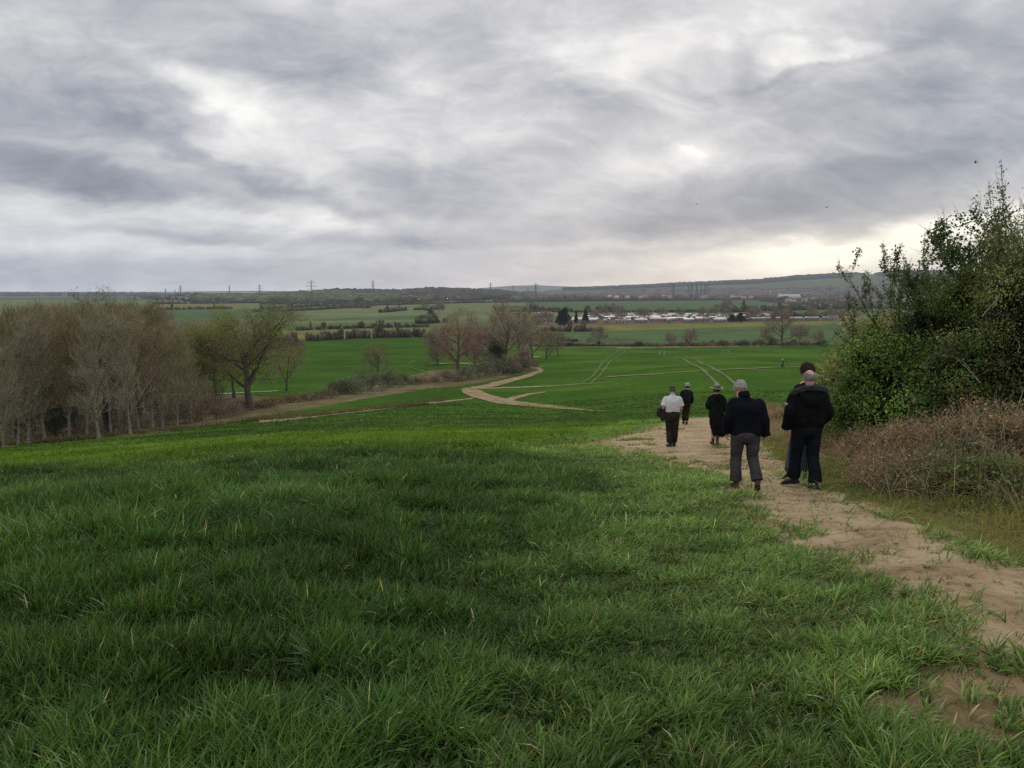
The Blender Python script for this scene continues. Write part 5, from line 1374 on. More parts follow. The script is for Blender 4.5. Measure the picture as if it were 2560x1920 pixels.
for k_, (bx, Y, lab, h) in enumerate(pl):
    x = (bx * K - 512) / F * Y; z = float(height(np.array([x]), np.array([float(Y)]), hills=True)[0])
    if k_ in (6,): z = -8
    o = empty('electricity_pylon', (x, Y, z - .3), R(20) + k_ * .35, h / 46.); tag(o, lab, 'pylon')
    P_ = PY if Y < 2200 else PYF
    link('lattice_tower', P_[0], o)
    for a in P_[1]: link('cross_arm', a, o)

# ------------------------------------------------------------------ birds
def bird(bx, by, D, lab, rz, bank=.2, s=1.0):
    d = ray(bx * K, by * K) * D
    mb = MB(); dk = (.03, .03, .03)
    ellipsoid(mb, (0, 0, 0), (.06, .17, .05), dk, 10, 8, fn=lambda v: 1 - .25 * np.abs(v[:, 1]) ** 2); ellipsoid(mb, (0, .18, .02), (.035, .05, .035), dk, 8, 6)
    tubes(mb, [[(0, .22, .02), (0, .26, .015)]], [[.012, .002]], 5)
    for sd in (-1, 1):
        pts = np.array([(sd * .04, .06, .02), (sd * .16, .10, .10), (sd * .28, .04, .12), (sd * .42, -.06, .06)]); ch = np.array([.13, .12, .09, .015])
        v = []
        for p, c in zip(pts, ch): v += [p + [0, c * .5, .004], p - [0, c * .5, 0], p + [0, c * .5, -.006]]
        f = []
        for i in range(3):
            for j in range(3):
                k = (j + 1) % 3; f.append([i * 3 + j, i * 3 + k, i * 3 + 3 + k, i * 3 + 3 + j])
        mb.add(v, f, dk)
    mb.add([(-.03, -.14, 0), (.03, -.14, 0), (.06, -.28, 0), (-.06, -.28, 0), (0, -.14, .012)], [[0, 1, 2, 3]], dk)
    o = mb.obj('flying_bird', M_TWIG); o.location = d; o.rotation_euler = (.1, bank, rz); o.scale = (s, s, s); tag(o, lab, 'bird')
bird(2108, 351, 105, 'dark bird flying high above the right hand trees', 1.3, .3)
bird(1786, 448, 130, 'small dark bird in the sky above the pale band of light', .4, -.2)
bird(1505, 441, 190, 'tiny bird high over the cluster of pylons', 1.0, .2)
# ------------------------------------------------------------------ hedge bank on the right of the path
def leafclumps(lm, centres, n, rad, size, cols, nr, zsq=.8, dirs=None):
    k = nr.integers(0, len(centres), n)
    P = centres[k] + nr.normal(0, 1, (n, 3)) * np.array([rad, rad, rad * zsq])
    ks = nr.random(len(centres)); ci = (ks * len(cols)).astype(int) % len(cols)
    c = np.array(cols)[ci][k] * (.32 + 1.05 * nr.random(len(centres)))[k][:, None] * nr.uniform(.6, 1.4, (n, 1))
    leaves(lm, P, size * nr.uniform(.6, 1.5, n), c, nr)

def big_shrub(name, loc, rx, ry, h, label, cols, n=36000, ls=.055, seed=0, lowz=.0, stems=28, dark=9000, twigc=(.10, .085, .06), cat='shrub', nclump=240, spiky=0, crad=.17, dead=0):
    nr = np.random.default_rng(seed); rng = random.Random(seed)
    o = empty(name, (loc[0], loc[1], loc[2] - .05)); tag(o, label, cat)
    def surf(u):
        l = 1 + .16 * np.sin(u[:, 0] * 4.2 + seed) + .14 * np.cos(u[:, 1] * 5.1 + seed * 1.7) + .12 * np.sin(u[:, 2] * 7 + seed * .6) + .08 * np.sin(u[:, 0] * 11 + u[:, 2] * 9)
        return u * np.array([rx * .92, ry * .92, h * .46]) * l[:, None] + np.array([0, 0, h * .46])
    u = nr.normal(size=(nclump, 3)); u /= np.linalg.norm(u, axis=1, keepdims=True)
    cc = surf(u) * 1.0; q = nr.uniform(.80, 1.05, (nclump, 1)); cc = (cc - [0, 0, h * .46]) * q + [0, 0, h * .46]
    cc[:, 2] = np.maximum(cc[:, 2], .12 + .3 * nr.random(nclump))
    cs = []
    for j in range(stems):
        e = cc[nr.integers(0, nclump)]; b = np.array([e[0] * .2, e[1] * .2, 0]); t = np.linspace(0, 1, 8)[:, None]
        m = (b + e) / 2 + np.array([0, 0, h * .1])
        pts = b * (1 - t) ** 2 + 2 * m * t * (1 - t) + e * t * t; pts[1:-1] += nr.normal(0, .06, (6, 3))
        cs.append((pts, np.linspace(.035, .008, 8)))
    sm = MB(); put_chains(sm, cs, 5, twigc); twig_cloud(sm, cs, 30, .7, .0055, twigc, nr, .2, .8, tmin=.5)
    # protruding shoots
    sh = []
    for j in range(spiky):
        i = nr.integers(0, nclump); e = cc[i]; d = e - np.array([0, 0, h * .3]); d /= np.linalg.norm(d); d[2] += .5; d /= np.linalg.norm(d); L = rng.uniform(.25, .55)
        t = np.linspace(0, 1, 5)[:, None]; pts = e + d * L * t + np.array([0, 0, -.12]) * t ** 2 * rng.uniform(-1, 1); pts[1:] += nr.normal(0, .015, (4, 3))
        sh.append((pts, np.linspace(.006, .002, 5)))
    if sh: put_chains(sm, sh, 3, np.array(twigc) * 1.2)
    for j in range(dead):
        i = nr.integers(0, nclump); e = cc[i] * np.array([1.03, 1.03, 1]); a = rng.uniform(0, 6.28); t = np.linspace(0, 1, 7)[:, None]; L = rng.uniform(.6, 1.5)
        pts = e + np.array([math.cos(a), math.sin(a), .2]) * L * (t - .5) + np.array([0, 0, -1.]) * (t - .5) ** 2 * L * .8 + nr.normal(0, .02, (7, 3))
        put_chains(sm, [(pts, np.linspace(.009, .003, 7))], 4, (.30, .26, .20))
    link('stems', sm.mesh('stems', M_TWIG), o)
    lm = MB()
    leafclumps(lm, cc, n, crad, ls, cols, nr)
    if sh:
        P = np.concatenate([c[0][1:] for c in sh]); leafclumps(lm, P, len(P) * 9, .035, ls * .8, cols[:1], nr)
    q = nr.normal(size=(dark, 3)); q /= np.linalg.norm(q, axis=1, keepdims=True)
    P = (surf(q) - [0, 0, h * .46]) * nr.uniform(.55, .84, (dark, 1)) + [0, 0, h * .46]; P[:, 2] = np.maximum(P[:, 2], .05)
    leaves(lm, P, ls * 2.6 * nr.uniform(.7, 1.3, dark), np.array([.022, .034, .014])[None] * nr.uniform(.4, 1.7, (dark, 1)), nr, asp=.9)  # large dark inner leaves: interior shade put into leaf colour, also blocking light
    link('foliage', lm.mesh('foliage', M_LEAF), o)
    return o
GA = [(.20, .32, .065), (.15, .26, .055), (.24, .36, .08)]
GB = [(.15, .25, .06), (.20, .30, .08), (.12, .20, .055)]
GC = [(.36, .30, .18), (.27, .27, .12), (.40, .34, .22)]
big_shrub('hawthorn_shrub', onY(1868, 19.0), 1.15, 1.1, 2.9, 'bright green hawthorn at the left end of the right hand hedge', GA + GB[:1], n=30000, seed=1, spiky=16, nclump=200)
big_shrub('hawthorn_shrub', onY(1925, 17.6), 1.6, 1.2, 3.1, 'pinkish budded hawthorn behind the hooded man', GC + GA[:2], n=40000, ls=.05, seed=2, spiky=16, dead=18)
big_shrub('hawthorn_shrub', onY(1950, 16.2), 1.45, 1.0, 2.35, 'low green leafy hawthorn in front of the pinkish one', GB + GA[:1], n=42000, ls=.06, seed=3, dead=4)
big_shrub('hawthorn_shrub', onY(2075, 16.4), 1.7, 1.2, 3.2, 'dark hollow hawthorn under the tall trees on the right', GB, n=30000, seed=4, spiky=10, dark=14000, dead=26)
big_shrub('hawthorn_shrub', onY(2140, 15.0), 1.4, 1.0, 2.6, 'green shrub at the right edge above the brambles', GB + GC[1:2], n=34000, seed=5, spiky=8, dead=18)
big_shrub('hawthorn_shrub', onY(2035, 18.4), 1.3, 1.1, 3.7, 'mid green shrub behind the sapling', GA + GC[1:2], n=26000, seed=6, spiky=20, dead=4)
big_shrub('tall_hawthorn', onY(2160, 16.6), 1.45, 1.3, 4.9, 'tall olive green hawthorn rising at the right edge', [(.21, .25, .085), (.17, .21, .07), (.27, .27, .12)], n=52000, ls=.05, seed=7, spiky=23, nclump=420, crad=.15, dead=12, stems=40)
big_shrub('tall_hawthorn', onY(2275, 14.6), 1.6, 1.4, 5.1, 'tallest olive hawthorn cut by the right edge of the photo', [(.21, .24, .085), (.25, .26, .12)], n=46000, ls=.05, seed=8, spiky=20, nclump=380, crad=.15, dead=10, stems=40)

def leafy_tree(name, loc, spec, lab, cols, seed, per=5, tl=.45, nleaf=9000, ls=.06, jit=.04, tr=.004, twigc=(.10, .085, .065), along=True, sc=1.0, rz=0.):
    rng = random.Random(seed); nr = np.random.default_rng(seed)
    ch = grow(rng, spec)
    o = empty(name, (loc[0], loc[1], loc[2] - .05), rz, sc); tag(o, lab, 'tree')
    tm = MB(); put_chains(tm, ch[0], 8); put_chains(tm, ch[1], 5); link('trunk', tm.mesh('trunk', M_BARK), o)
    cm = MB()
    for lv in range(2, len(ch)): put_chains(cm, ch[lv], 3, np.array(twigc))
    twig_cloud(cm, ch[-1], per, tl, tr, twigc, nr, .5, .4)
    cs = ch[-1] + ch[-2]
    idx = nr.integers(0, len(cs), nleaf); P = []
    for i in idx:
        p = cs[i][0]; t = nr.uniform(.3, 1) * (len(p) - 1); a = min(int(t), len(p) - 2); P.append(p[a] * (1 - t + a) + p[a + 1] * (t - a))
    P = np.array(P) + nr.normal(0, jit, (nleaf, 3))
    c = np.array(cols)[nr.integers(0, len(cols), nleaf)] * nr.uniform(.6, 1.4, (nleaf, 1))
    leaves(cm, P, ls * nr.uniform(.6, 1.4, nleaf), c, nr)
    link('crown', cm.mesh('crown', M_LEAF), o)
    return o
sap = dict(L=[3.0, 2.4, 1.1], n=[9, 6], seg=[6, 8, 5], wig=[.08, .09, .10], trop=[.02, .09, .14], tap=[.6, .75, .7], ang=[(28, 62), (22, 45)], t0=[.35, .3], rr=[.6, .55], r0=.055, prof=lambda t: 1.1 - .3 * t)
leafy_tree('leafy_sapling', onY(1955, 17.0), sap, 'open sapling with upright leaf-lined shoots against the bright sky', [(.10, .14, .055), (.08, .115, .04)], 5, nleaf=5600, ls=.055, jit=.03, sc=.98, rz=.4, per=3, tl=.3)
leafy_tree('leafy_sapling', onY(2035, 17.2), sap, 'smaller dark leafed sapling between the open sapling and the tall trees', [(.055, .095, .025), (.045, .075, .02)], 15, nleaf=5000, ls=.075, sc=.95, rz=2.4, per=3, tl=.3)
ivyt = dict(L=[4.4, 1.7, .8], n=[10, 6], seg=[6, 6, 4], wig=[.12, .16, .2], trop=[.02, .05, .06], tap=[.6, .7, .6], ang=[(30, 65), (25, 55)], t0=[.35, .25], rr=[.55, .55], r0=.08, prof=lambda t: 1.0 - .35 * t)
leafy_tree('ivy_tree', onY(2128, 17.8), ivyt, 'dark ivy-leaved tree top standing out against the sky', [(.05, .08, .028), (.07, .105, .035)], 25, nleaf=8000, ls=.08, jit=.08, sc=1.05, per=4)
leafy_tree('budding_tree', onY(2240, 15.6), dict(sap, L=[3.3, 2.3, 1.2]), 'pale budding shoots rising highest at the right edge', [(.15, .17, .09), (.11, .13, .06)], 35, nleaf=5500, ls=.045, sc=1.08, rz=1.0, per=5, tl=.4)

# brambles: arching stems over a mound with dull leaves
def bramble(loc, rx, ry, h, lab, seed, leafc, stemc, nst=170, nl=6000, ls=.042, name='bramble_bush', core=2600):
    nr = np.random.default_rng(seed); rng = random.Random(seed)
    o = empty(name, (loc[0], loc[1], loc[2] - .03)); tag(o, lab, 'bramble')
    cs = []
    for j in range(nst):
        a = rng.uniform(0, 6.28); q = rng.random() ** .5; b = np.array([math.cos(a) * rx * q, math.sin(a) * ry * q, 0])
        L = rng.uniform(.3, .85) * h; a2 = rng.uniform(0, 6.28); t = np.linspace(0, 1, 8)[:, None]
        top = .82 * h * (1.05 - .75 * q * q) * rng.uniform(.7, 1.15)
        pts = b + np.array([math.cos(a2), math.sin(a2), 0]) * L * t * .9 + np.array([0, 0, 4 * top]) * t * (1 - t * .86) * .85
        pts[1:] += nr.normal(0, .035, (7, 3)); pts[:, 2] = np.maximum(pts[:, 2], .02)
        cs.append((pts, np.linspace(.0065, .0028, 8)))
    sm = MB()
    c = [np.array(stemc) * rng.uniform(.5, 1.5) for _ in cs]
    tubes(sm, np.stack([p for p, r in cs]), np.stack([r for p, r in cs]), 3, np.array(c))
    twig_cloud(sm, cs, 7, .28, .0028, np.array(stemc) * 1.15, nr, .15, .9)
    link('stems', sm.mesh('stems', M_TWIG), o)
    lm = MB(); k = nr.integers(0, len(cs), nl); tt = nr.uniform(1.5, 6.99, nl)
    P = np.array([cs[a][0][int(b)] * (1 - b % 1) + cs[a][0][min(int(b) + 1, 7)] * (b % 1) for a, b in zip(k, tt)]) + nr.normal(0, .06, (nl, 3))
    cc = np.array(leafc)[nr.integers(0, len(leafc), nl)] * nr.uniform(.55, 1.45, (nl, 1))
    leaves(lm, P, ls * nr.uniform(.5, 1.5, nl), cc, nr, asp=.7)
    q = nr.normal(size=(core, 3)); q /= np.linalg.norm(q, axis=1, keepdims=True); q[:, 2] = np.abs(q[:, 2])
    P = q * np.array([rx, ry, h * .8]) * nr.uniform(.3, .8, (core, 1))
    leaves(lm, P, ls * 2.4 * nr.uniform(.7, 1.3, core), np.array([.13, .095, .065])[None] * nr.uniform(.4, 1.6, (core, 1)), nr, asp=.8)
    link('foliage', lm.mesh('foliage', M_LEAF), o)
BL = [(.30, .185, .125), (.36, .235, .155), (.20, .145, .09), (.22, .20, .10)]
BG = [(.10, .14, .065), (.12, .165, .07), (.16, .13, .08), (.075, .105, .055)]
SR = (.44, .28, .19); SB = (.38, .27, .185)
bram = [(1648, 890, .5, .45, .9, 'leftmost rusty bramble tuft above the path edge', BL, SR, 110, 2600), (1668, 905, .55, .5, .85, 'brown bramble tuft beside the path left of the hooded man', BL, SR, 90, 2200), (1690, 930, .8, .7, 1.0, 'rust brown bramble mound between the two nearest men', BL, SR, 150, 4500),
        (1750, 930, .9, .8, 1.05, 'reddish brown bramble mound behind the hooded man', BL, SR, 150, 4500), (1800, 970, .8, .6, .75, 'dry bramble heap right of the hooded man', BL, SR, 130, 3000),
        (1865, 985, .9, .7, .72, 'brown bramble heap below the green hawthorn', BL, SR, 150, 3600), (1935, 1005, .9, .7, .8, 'tangled brown brambles in the middle of the bank', BL, SB, 170, 5200),
        (2010, 1030, .9, .7, .95, 'tall tangle of brown brambles under the dark hawthorn', BL, SB, 190, 6500), (2095, 1045, .9, .7, 1.15, 'dense olive brown bramble mound near the right edge', BL + BG[3:], SB, 200, 8000),
        (2190, 1055, .8, .7, 1.30, 'highest bramble mound at the right edge', BL + BG[:1], SB, 200, 8500), (1960, 1080, .55, .45, .5, 'low sprawling bramble reaching towards the path', BL, SR, 90, 1800),
        (2040, 1105, .6, .45, .6, 'low grey brown bramble in front of the bank', BL + BG[:1], SB, 100, 3000), (2100, 1120, .55, .45, .62, 'dull green bramble with grey leaves low on the bank', BG, SB, 110, 4200),
        (2230, 1150, .6, .45, .65, 'bright green leafy bramble at the right edge of the path verge', [(.11, .18, .045), (.14, .22, .06), (.16, .15, .08)], (.20, .16, .09), 80, 3600), (2150, 1105, .6, .5, .8, 'grey green bramble thicket behind the bright leafy one', BG, SB, 120, 5600)]
for k_, (bx, by, rx, ry, h, lab, lc, sc_, ns, nl) in enumerate(bram):
    b_ = atb(bx, by); n_ = np.array([.35, .94]) * (1.9 if by > 1075 else .75 if by > 975 else .3); bramble((b_[0] + n_[0], b_[1] + n_[1], hz(b_[0] + n_[0], b_[1] + n_[1])), rx * .92, ry * .8, h, lab, 200 + k_, lc, sc_, ns, nl)

def dry_grass():
    nr = np.random.default_rng(5); mb = MB()
    line = np.array([list(atb(*p)[:2]) for p in [(1640, 905), (1668, 945), (1720, 958), (1800, 970), (1860, 990), (1930, 1015), (2010, 1042), (2100, 1072), (2212, 1115)]])
    s = np.concatenate([[0], np.cumsum(np.linalg.norm(np.diff(line, axis=0), axis=1))])
    n = 60000; t = nr.uniform(0, s[-1], n); x = np.interp(t, s, line[:, 0]); y = np.interp(t, s, line[:, 1])
    x = x + nr.normal(.35, .55, n); y = y + nr.normal(.55, .6, n)
    cl = fbm(x / .5, y / .5, 3, 3) + .12 * (t < s[-1] * .45); k = cl > .47; x, y = x[k], y[k]; n = len(x)
    c = np.array([[.46, .36, .24], [.38, .27, .18], [.30, .22, .15], [.52, .42, .29]])[nr.integers(0, 4, n)] * nr.uniform(.5, 1.25, (n, 1))
    blades(mb, x, y, height(x, y), nr.uniform(.2, .8, n), nr.uniform(.004, .009, n), nr.uniform(-3.14, 3.14, n), np.abs(nr.normal(.45, .4, n)), np.abs(nr.normal(.9, .6, n)), c * .75, c, 3, nr)
    # mixed weeds at the foot of the bank
    n = 26000; t = nr.uniform(0, s[-1], n); x = np.interp(t, s, line[:, 0]) - .1 + nr.normal(-.15, .35, n); y = np.interp(t, s, line[:, 1]) + nr.normal(-.5, .35, n)
    k = fbm(x / .4, y / .4, 13, 3) > .46; x, y = x[k], y[k]; n = len(x)
    c = np.array([[.07, .12, .03], [.10, .14, .035], [.06, .09, .03]])[nr.integers(0, 3, n)] * nr.uniform(.6, 1.3, (n, 1))
    P = np.stack([x, y, height(x, y) + nr.uniform(.0, .13, n)], 1)
    wm = MB(); leaves(wm, P, nr.uniform(.02, .055, n), c, nr, asp=.8)
    tag(mb.obj('dry_grass', M_GRASSFAR), 'pale dead grass stalks along the front of the bramble bank', 'grass', kind='stuff')
    tag(wm.obj('weeds', M_LEAF), 'small green weeds at the foot of the bramble bank', 'weeds', kind='stuff')
dry_grass()
# loose stones and clods lying on the path
rs = random.Random(4)
SM = []
for i in range(3):
    m = MB(); nr = np.random.default_rng(i); V = ICOV * (1 + nr.normal(0, .12, (len(ICOV), 1))) * np.array([1, .8, .55]); m.add(V, ICOF)
    SM.append(m.mesh('stone', mat_noise('stone_%s' % 'abc'[i], (.26, .18, .11), (.44, .34, .23), scale=20, bump=.3)))
for k_, (bx, by, s) in enumerate([(1662, 972, .05), (1640, 988, .03), (1690, 1003, .025), (1850, 1150, .03), (1935, 1180, .028), (2000, 1230, .03), (2090, 1270, .025), (1985, 1105, .022), (1760, 1085, .03), (2140, 1330, .028), (1880, 1210, .02), (1570, 985, .03), (1480, 945, .03)]):
    p = atb(bx, by); o = link('stone', SM[k_ % 3]); o.location = (p[0], p[1], p[2] + .035); o.scale = (s, s, s); o.rotation_euler = (0, 0, rs.uniform(0, 6)); tag(o, 'small loose stone lying on the earth path', 'stone', 'small stones on the earth path')

def litter():
    nr = np.random.default_rng(9); n = 900
    x = nr.uniform(1.5, 9, n); y = nr.uniform(3.5, 24, n); d = sdist(x, y, NP); k = (d < .7) & (d > -1.6) & (nr.random(n) < np.where(d > -.3, .9, .25)); x, y = x[k], y[k]; n = len(x)
    a = nr.uniform(0, 6.28, n); L = nr.uniform(.03, .16, n); z = height(x, y) + .024
    P = np.stack([np.stack([x, y, z], 1), np.stack([x + np.cos(a) * L * .5, y + np.sin(a) * L * .5, z + .006], 1), np.stack([x + np.cos(a + .3) * L, y + np.sin(a + .3) * L, z], 1)], 1)
    mb = MB(); tubes(mb, P, np.tile([.003, .003, .0015], (n, 1)), 3, np.array([[.34, .27, .17], [.16, .11, .07], [.45, .38, .26]])[nr.integers(0, 3, n)])
    tag(mb.obj('litter', M_GRASSFAR), 'scraps of straw and twigs scattered along the earth path', 'litter', kind='stuff')
litter()
# ------------------------------------------------------------------ people
def fabric(name, c, v=.35, scale=5, rough=.85, bump=.5, weave=True):
    c = np.array(c)
    m, nt, N, L = new_mat(name)
    n = noise_node(nt, scale, 5, rough=.6, dist=.6)
    cr = N.new('ShaderNodeValToRGB'); e = cr.color_ramp.elements
    e[0].position = .3; e[0].color = (*(c * (1 - v)), 1); e[1].position = .7; e[1].color = (*(c * (1 + v)), 1)
    L.new(n.outputs[0], cr.inputs[0])
    b = N.new('ShaderNodeBsdfPrincipled'); b.inputs['Roughness'].default_value = rough; b.inputs['Specular IOR Level'].default_value = .12
    L.new(cr.outputs[0], b.inputs['Base Color'])
    tc = N.new('ShaderNodeTexCoord'); mp = N.new('ShaderNodeMapping'); mp.inputs['Scale'].default_value = (1, 1, .55); mp.inputs['Rotation'].default_value = (0, .5, 0)
    L.new(tc.outputs['Object'], mp.inputs[0])
    w = noise_node(nt, 9, 4, vec=mp.outputs[0], rough=.5, dist=1.6)
    bp = N.new('ShaderNodeBump'); bp.inputs['Strength'].default_value = bump; bp.inputs['Distance'].default_value = .05
    L.new(w.outputs[0], bp.inputs['Height']); L.new(bp.outputs[0], b.inputs['Normal'])
    finish(nt, b.outputs[0], False)
    return m
M_SKIN = mat_noise('skin', (.46, .25, .18), (.62, .38, .28), scale=14, bump=.15, rough=.55, bdist=.01)
M_EYE = mat_noise('eye_white', (.6, .58, .55), (.7, .68, .65), scale=5, bump=0, rough=.2)
M_NAVY = fabric('navy_cloth', (.0060, .007, .013)); M_BLACK = fabric('black_cloth', (.0055, .006, .0075)); M_BLACK2 = fabric('black_coat', (.0065, .0075, .008))
M_NAVYTR = fabric('navy_trousers', (.008, .010, .016)); M_GREYTR = fabric('grey_trousers', (.055, .052, .056), v=.3); M_DKGREY = fabric('charcoal_trousers', (.028, .025, .025), v=.3)
M_WHITE = fabric('white_shirt', (.66, .66, .72), v=.05, bump=.45); M_GREYJK = fabric('grey_jacket', (.032, .034, .038)); M_BROWNTR = fabric('dark_brown_trousers', (.020, .014, .010))
M_OLIVEJK = fabric('dark_olive_jacket', (.008, .012, .009)); M_PACK = fabric('backpack_cloth', (.012, .014, .024)); M_HATG = fabric('hat_canvas', (.38, .41, .34), v=.15); M_HATG2 = fabric('hat_canvas_dark', (.24, .24, .19), v=.2)
M_BAND = fabric('hat_band', (.07, .07, .05)); M_CAP = fabric('tweed_cap', (.075, .08, .07), v=.4, scale=30); M_SHOEB = mat_noise('brown_leather', (.045, .022, .012), (.10, .05, .028), scale=20, bump=.2, rough=.5)
M_SHOEK = mat_noise('black_leather', (.010, .010, .012), (.025, .025, .028), scale=20, bump=.2, rough=.4); M_SOLE = mat_noise('rubber_sole', (.03, .022, .018), (.07, .055, .045), scale=40, bump=.5, rough=.9)
M_SOCK = fabric('pale_sock', (.55, .55, .45), v=.1); M_JEANS = fabric('grey_jeans', (.05, .058, .068)); M_FUR = mat_attr('fur', rough=.9, trans=0, spec=.1, var=.2, vscale=30)
M_HAIRM = mat_attr('hair', rough=.6, trans=0, spec=.3, var=.2, vscale=30); M_WOOD = mat_noise('stick_wood', (.03, .022, .015), (.07, .05, .03), scale=20, bump=.1, rough=.5)
M_PATCH = mat_noise('pale_patch', (.45, .47, .47), (.6, .62, .62), scale=9, bump=0); M_HIVIS = fabric('pale_top', (.5, .56, .45), v=.1)
M_MAROON = fabric('dark_skirt', (.010, .0075, .009))

def spline(P, n):
    P = np.array(P, float); m = len(P)
    if m == 2:
        t = np.linspace(0, 1, n)[:, None]; return P[0] * (1 - t) + P[1] * t
    Q = np.vstack([2 * P[0] - P[1], P, 2 * P[-1] - P[-2]])
    out = []
    for u in np.linspace(0, m - 1, n):
        i = min(int(u), m - 2); t = u - i; a, b, c, d = Q[i:i + 4]
        out.append(.5 * (2 * b + (c - a) * t + (2 * a - 5 * b + 4 * c - d) * t * t + (-a + 3 * b - 3 * c + d) * t ** 3))
    return np.array(out)
def limb(mb, pts, rad, n=14, k=14, ratio=1.0, ax=(1, 0, 0), col=(.5, .5, .5), power=2.0, cap_round=False):
    """closed tapered tube through pts; rad per given pt; ratio = depth/width; ax = width axis"""
    P = spline(pts, n); r = np.interp(np.linspace(0, len(pts) - 1, n), np.arange(len(pts)), rad)
    rt = np.interp(np.linspace(0, len(pts) - 1, n), np.arange(len(pts)), ratio if np.ndim(ratio) else [ratio] * len(pts))
    T = np.gradient(P, axis=0); T /= np.linalg.norm(T, axis=1, keepdims=True)
    A = np.array(ax, float)[None] - T * (T @ np.array(ax, float))[:, None]; A /= np.linalg.norm(A, axis=1, keepdims=True) + 1e-9
    B = np.cross(T, A)
    th = np.arange(k) / k * 2 * np.pi; c, s = np.cos(th), np.sin(th)
    cx = np.sign(c) * np.abs(c) ** (2 / power); sx = np.sign(s) * np.abs(s) ** (2 / power)
    V = P[:, None] + r[:, None, None] * (A[:, None] * cx[None, :, None] + B[:, None] * sx[None, :, None] * rt[:, None, None])
    idx = np.arange(n * k).reshape(n, k)
    q = np.stack([idx[:-1], np.roll(idx[:-1], -1, 1), np.roll(idx[1:], -1, 1), idx[1:]], -1).reshape(-1, 4)
    V = V.reshape(-1, 3); base = mb.n
    e0, e1 = P[0] - T[0] * r[0] * (.6 if cap_round else 0.0), P[-1] + T[-1] * r[-1] * (.6 if cap_round else 0.0)
    mb.add(np.vstack([V, [e0, e1]]), q, col)
    c0, c1 = n * k, n * k + 1
    mb.f.append(np.concatenate([np.stack([np.roll(idx[0], -1), idx[0], np.full(k, c0)], -1), np.stack([idx[-1], np.roll(idx[-1], -1), np.full(k, c1)], -1)]) + base)
def rows(mb, R_, k=28, power=2.4, col=(.5, .5, .5), n=26):
    """torso-like loft: rows of (cx, cy, z, half width, half depth)"""
    R_ = np.array(R_, float); S = spline(R_, n)
    th = np.arange(k) / k * 2 * np.pi; c, s = np.cos(th), np.sin(th)
    cx = np.sign(c) * np.abs(c) ** (2 / power); sx = np.sign(s) * np.abs(s) ** (2 / power)
    V = np.stack([S[:, 0:1] + S[:, 3:4] * cx[None], S[:, 1:2] + S[:, 4:5] * sx[None], np.repeat(S[:, 2:3], k, 1)], -1)
    idx = np.arange(n * k).reshape(n, k)
    q = np.stack([idx[:-1], np.roll(idx[:-1], -1, 1), np.roll(idx[1:], -1, 1), idx[1:]], -1).reshape(-1, 4)
    base = mb.n; V = V.reshape(-1, 3)
    mb.add(np.vstack([V, [[S[0, 0], S[0, 1], S[0, 2]], [S[-1, 0], S[-1, 1], S[-1, 2]]]]), q, col)
    c0, c1 = n * k, n * k + 1
    f = [np.stack([np.roll(idx[0], -1), idx[0], np.full(k, c0)], -1), np.stack([idx[-1], np.roll(idx[-1], -1), np.full(k, c1)], -1)]
    mb.f.append(np.concatenate(f) + base)
_ct = bpy.data.textures.new('folds', 'CLOUDS'); _ct.noise_scale = .20; _ct.noise_depth = 2
_ct2 = bpy.data.textures.new('fine_folds', 'CLOUDS'); _ct2.noise_scale = .05
def fuse(mb, name, mat, parent, vox=.012, smooth=4, folds=.0, fine=0.0):
    o = mb.obj(name, mat, parent)
    m = o.modifiers.new('Remesh', 'REMESH'); m.mode = 'VOXEL'; m.voxel_size = vox; m.use_smooth_shade = True
    if smooth:
        s = o.modifiers.new('Smooth', 'SMOOTH'); s.factor = .6; s.iterations = smooth
    if folds:
        d = o.modifiers.new('Folds', 'DISPLACE'); d.texture = _ct; d.strength = folds; d.mid_level = .5; d.texture_coords = 'LOCAL'
    if fine:
        d = o.modifiers.new('Fine', 'DISPLACE'); d.texture = _ct2; d.strength = fine; d.mid_level = .5; d.texture_coords = 'LOCAL'
    return o
def hand(mb, w, d, side, palm, curl=.7, s=1.0, spread=.0):
    """w wrist, d direction of the hand, palm = palm normal, side = +1/-1 thumb side along cross"""
    w = np.array(w, float); d = np.array(d, float); d /= np.linalg.norm(d); p = np.array(palm, float); p -= d * (p @ d); p /= np.linalg.norm(p)
    t = np.cross(d, p) * side
    limb(mb, [w - d * .03, w + d * .02, w + d * .06, w + d * .092], np.array([.026, .030, .040, .038]) * s, n=8, k=12, ratio=.42, ax=t)
    for i, (o, L) in enumerate([(.029, .072), (.010, .080), (-.010, .074), (-.028, .058)]):
        b = w + d * (.085 + .003 * (i in (1, 2))) + t * o; a = curl * (1 + .12 * i); pts = [b - d * .02]; q = b; dirn = d.copy(); pts.append(q)
        for j, l in enumerate((.42, .32, .26)):
            ang = a * (j + 1) * .55; dirn = d * math.cos(ang) + p * math.sin(ang) + t * spread * (1.5 - i) * .1; dirn /= np.linalg.norm(dirn); q = q + dirn * L * l * s; pts.append(q)
        limb(mb, pts, np.array([.0105, .0100, .0092, .0084, .0068]) * s, n=11, k=9, cap_round=True)
    b = w + d * .025 + t * .026
    limb(mb, [b, b + d * .03 + t * .026 + p * .008, b + d * .058 + t * .034 + p * .018, b + d * .080 + t * .032 + p * .030], np.array([.0155, .0135, .0115, .0085]) * s, n=9, k=9, cap_round=True)

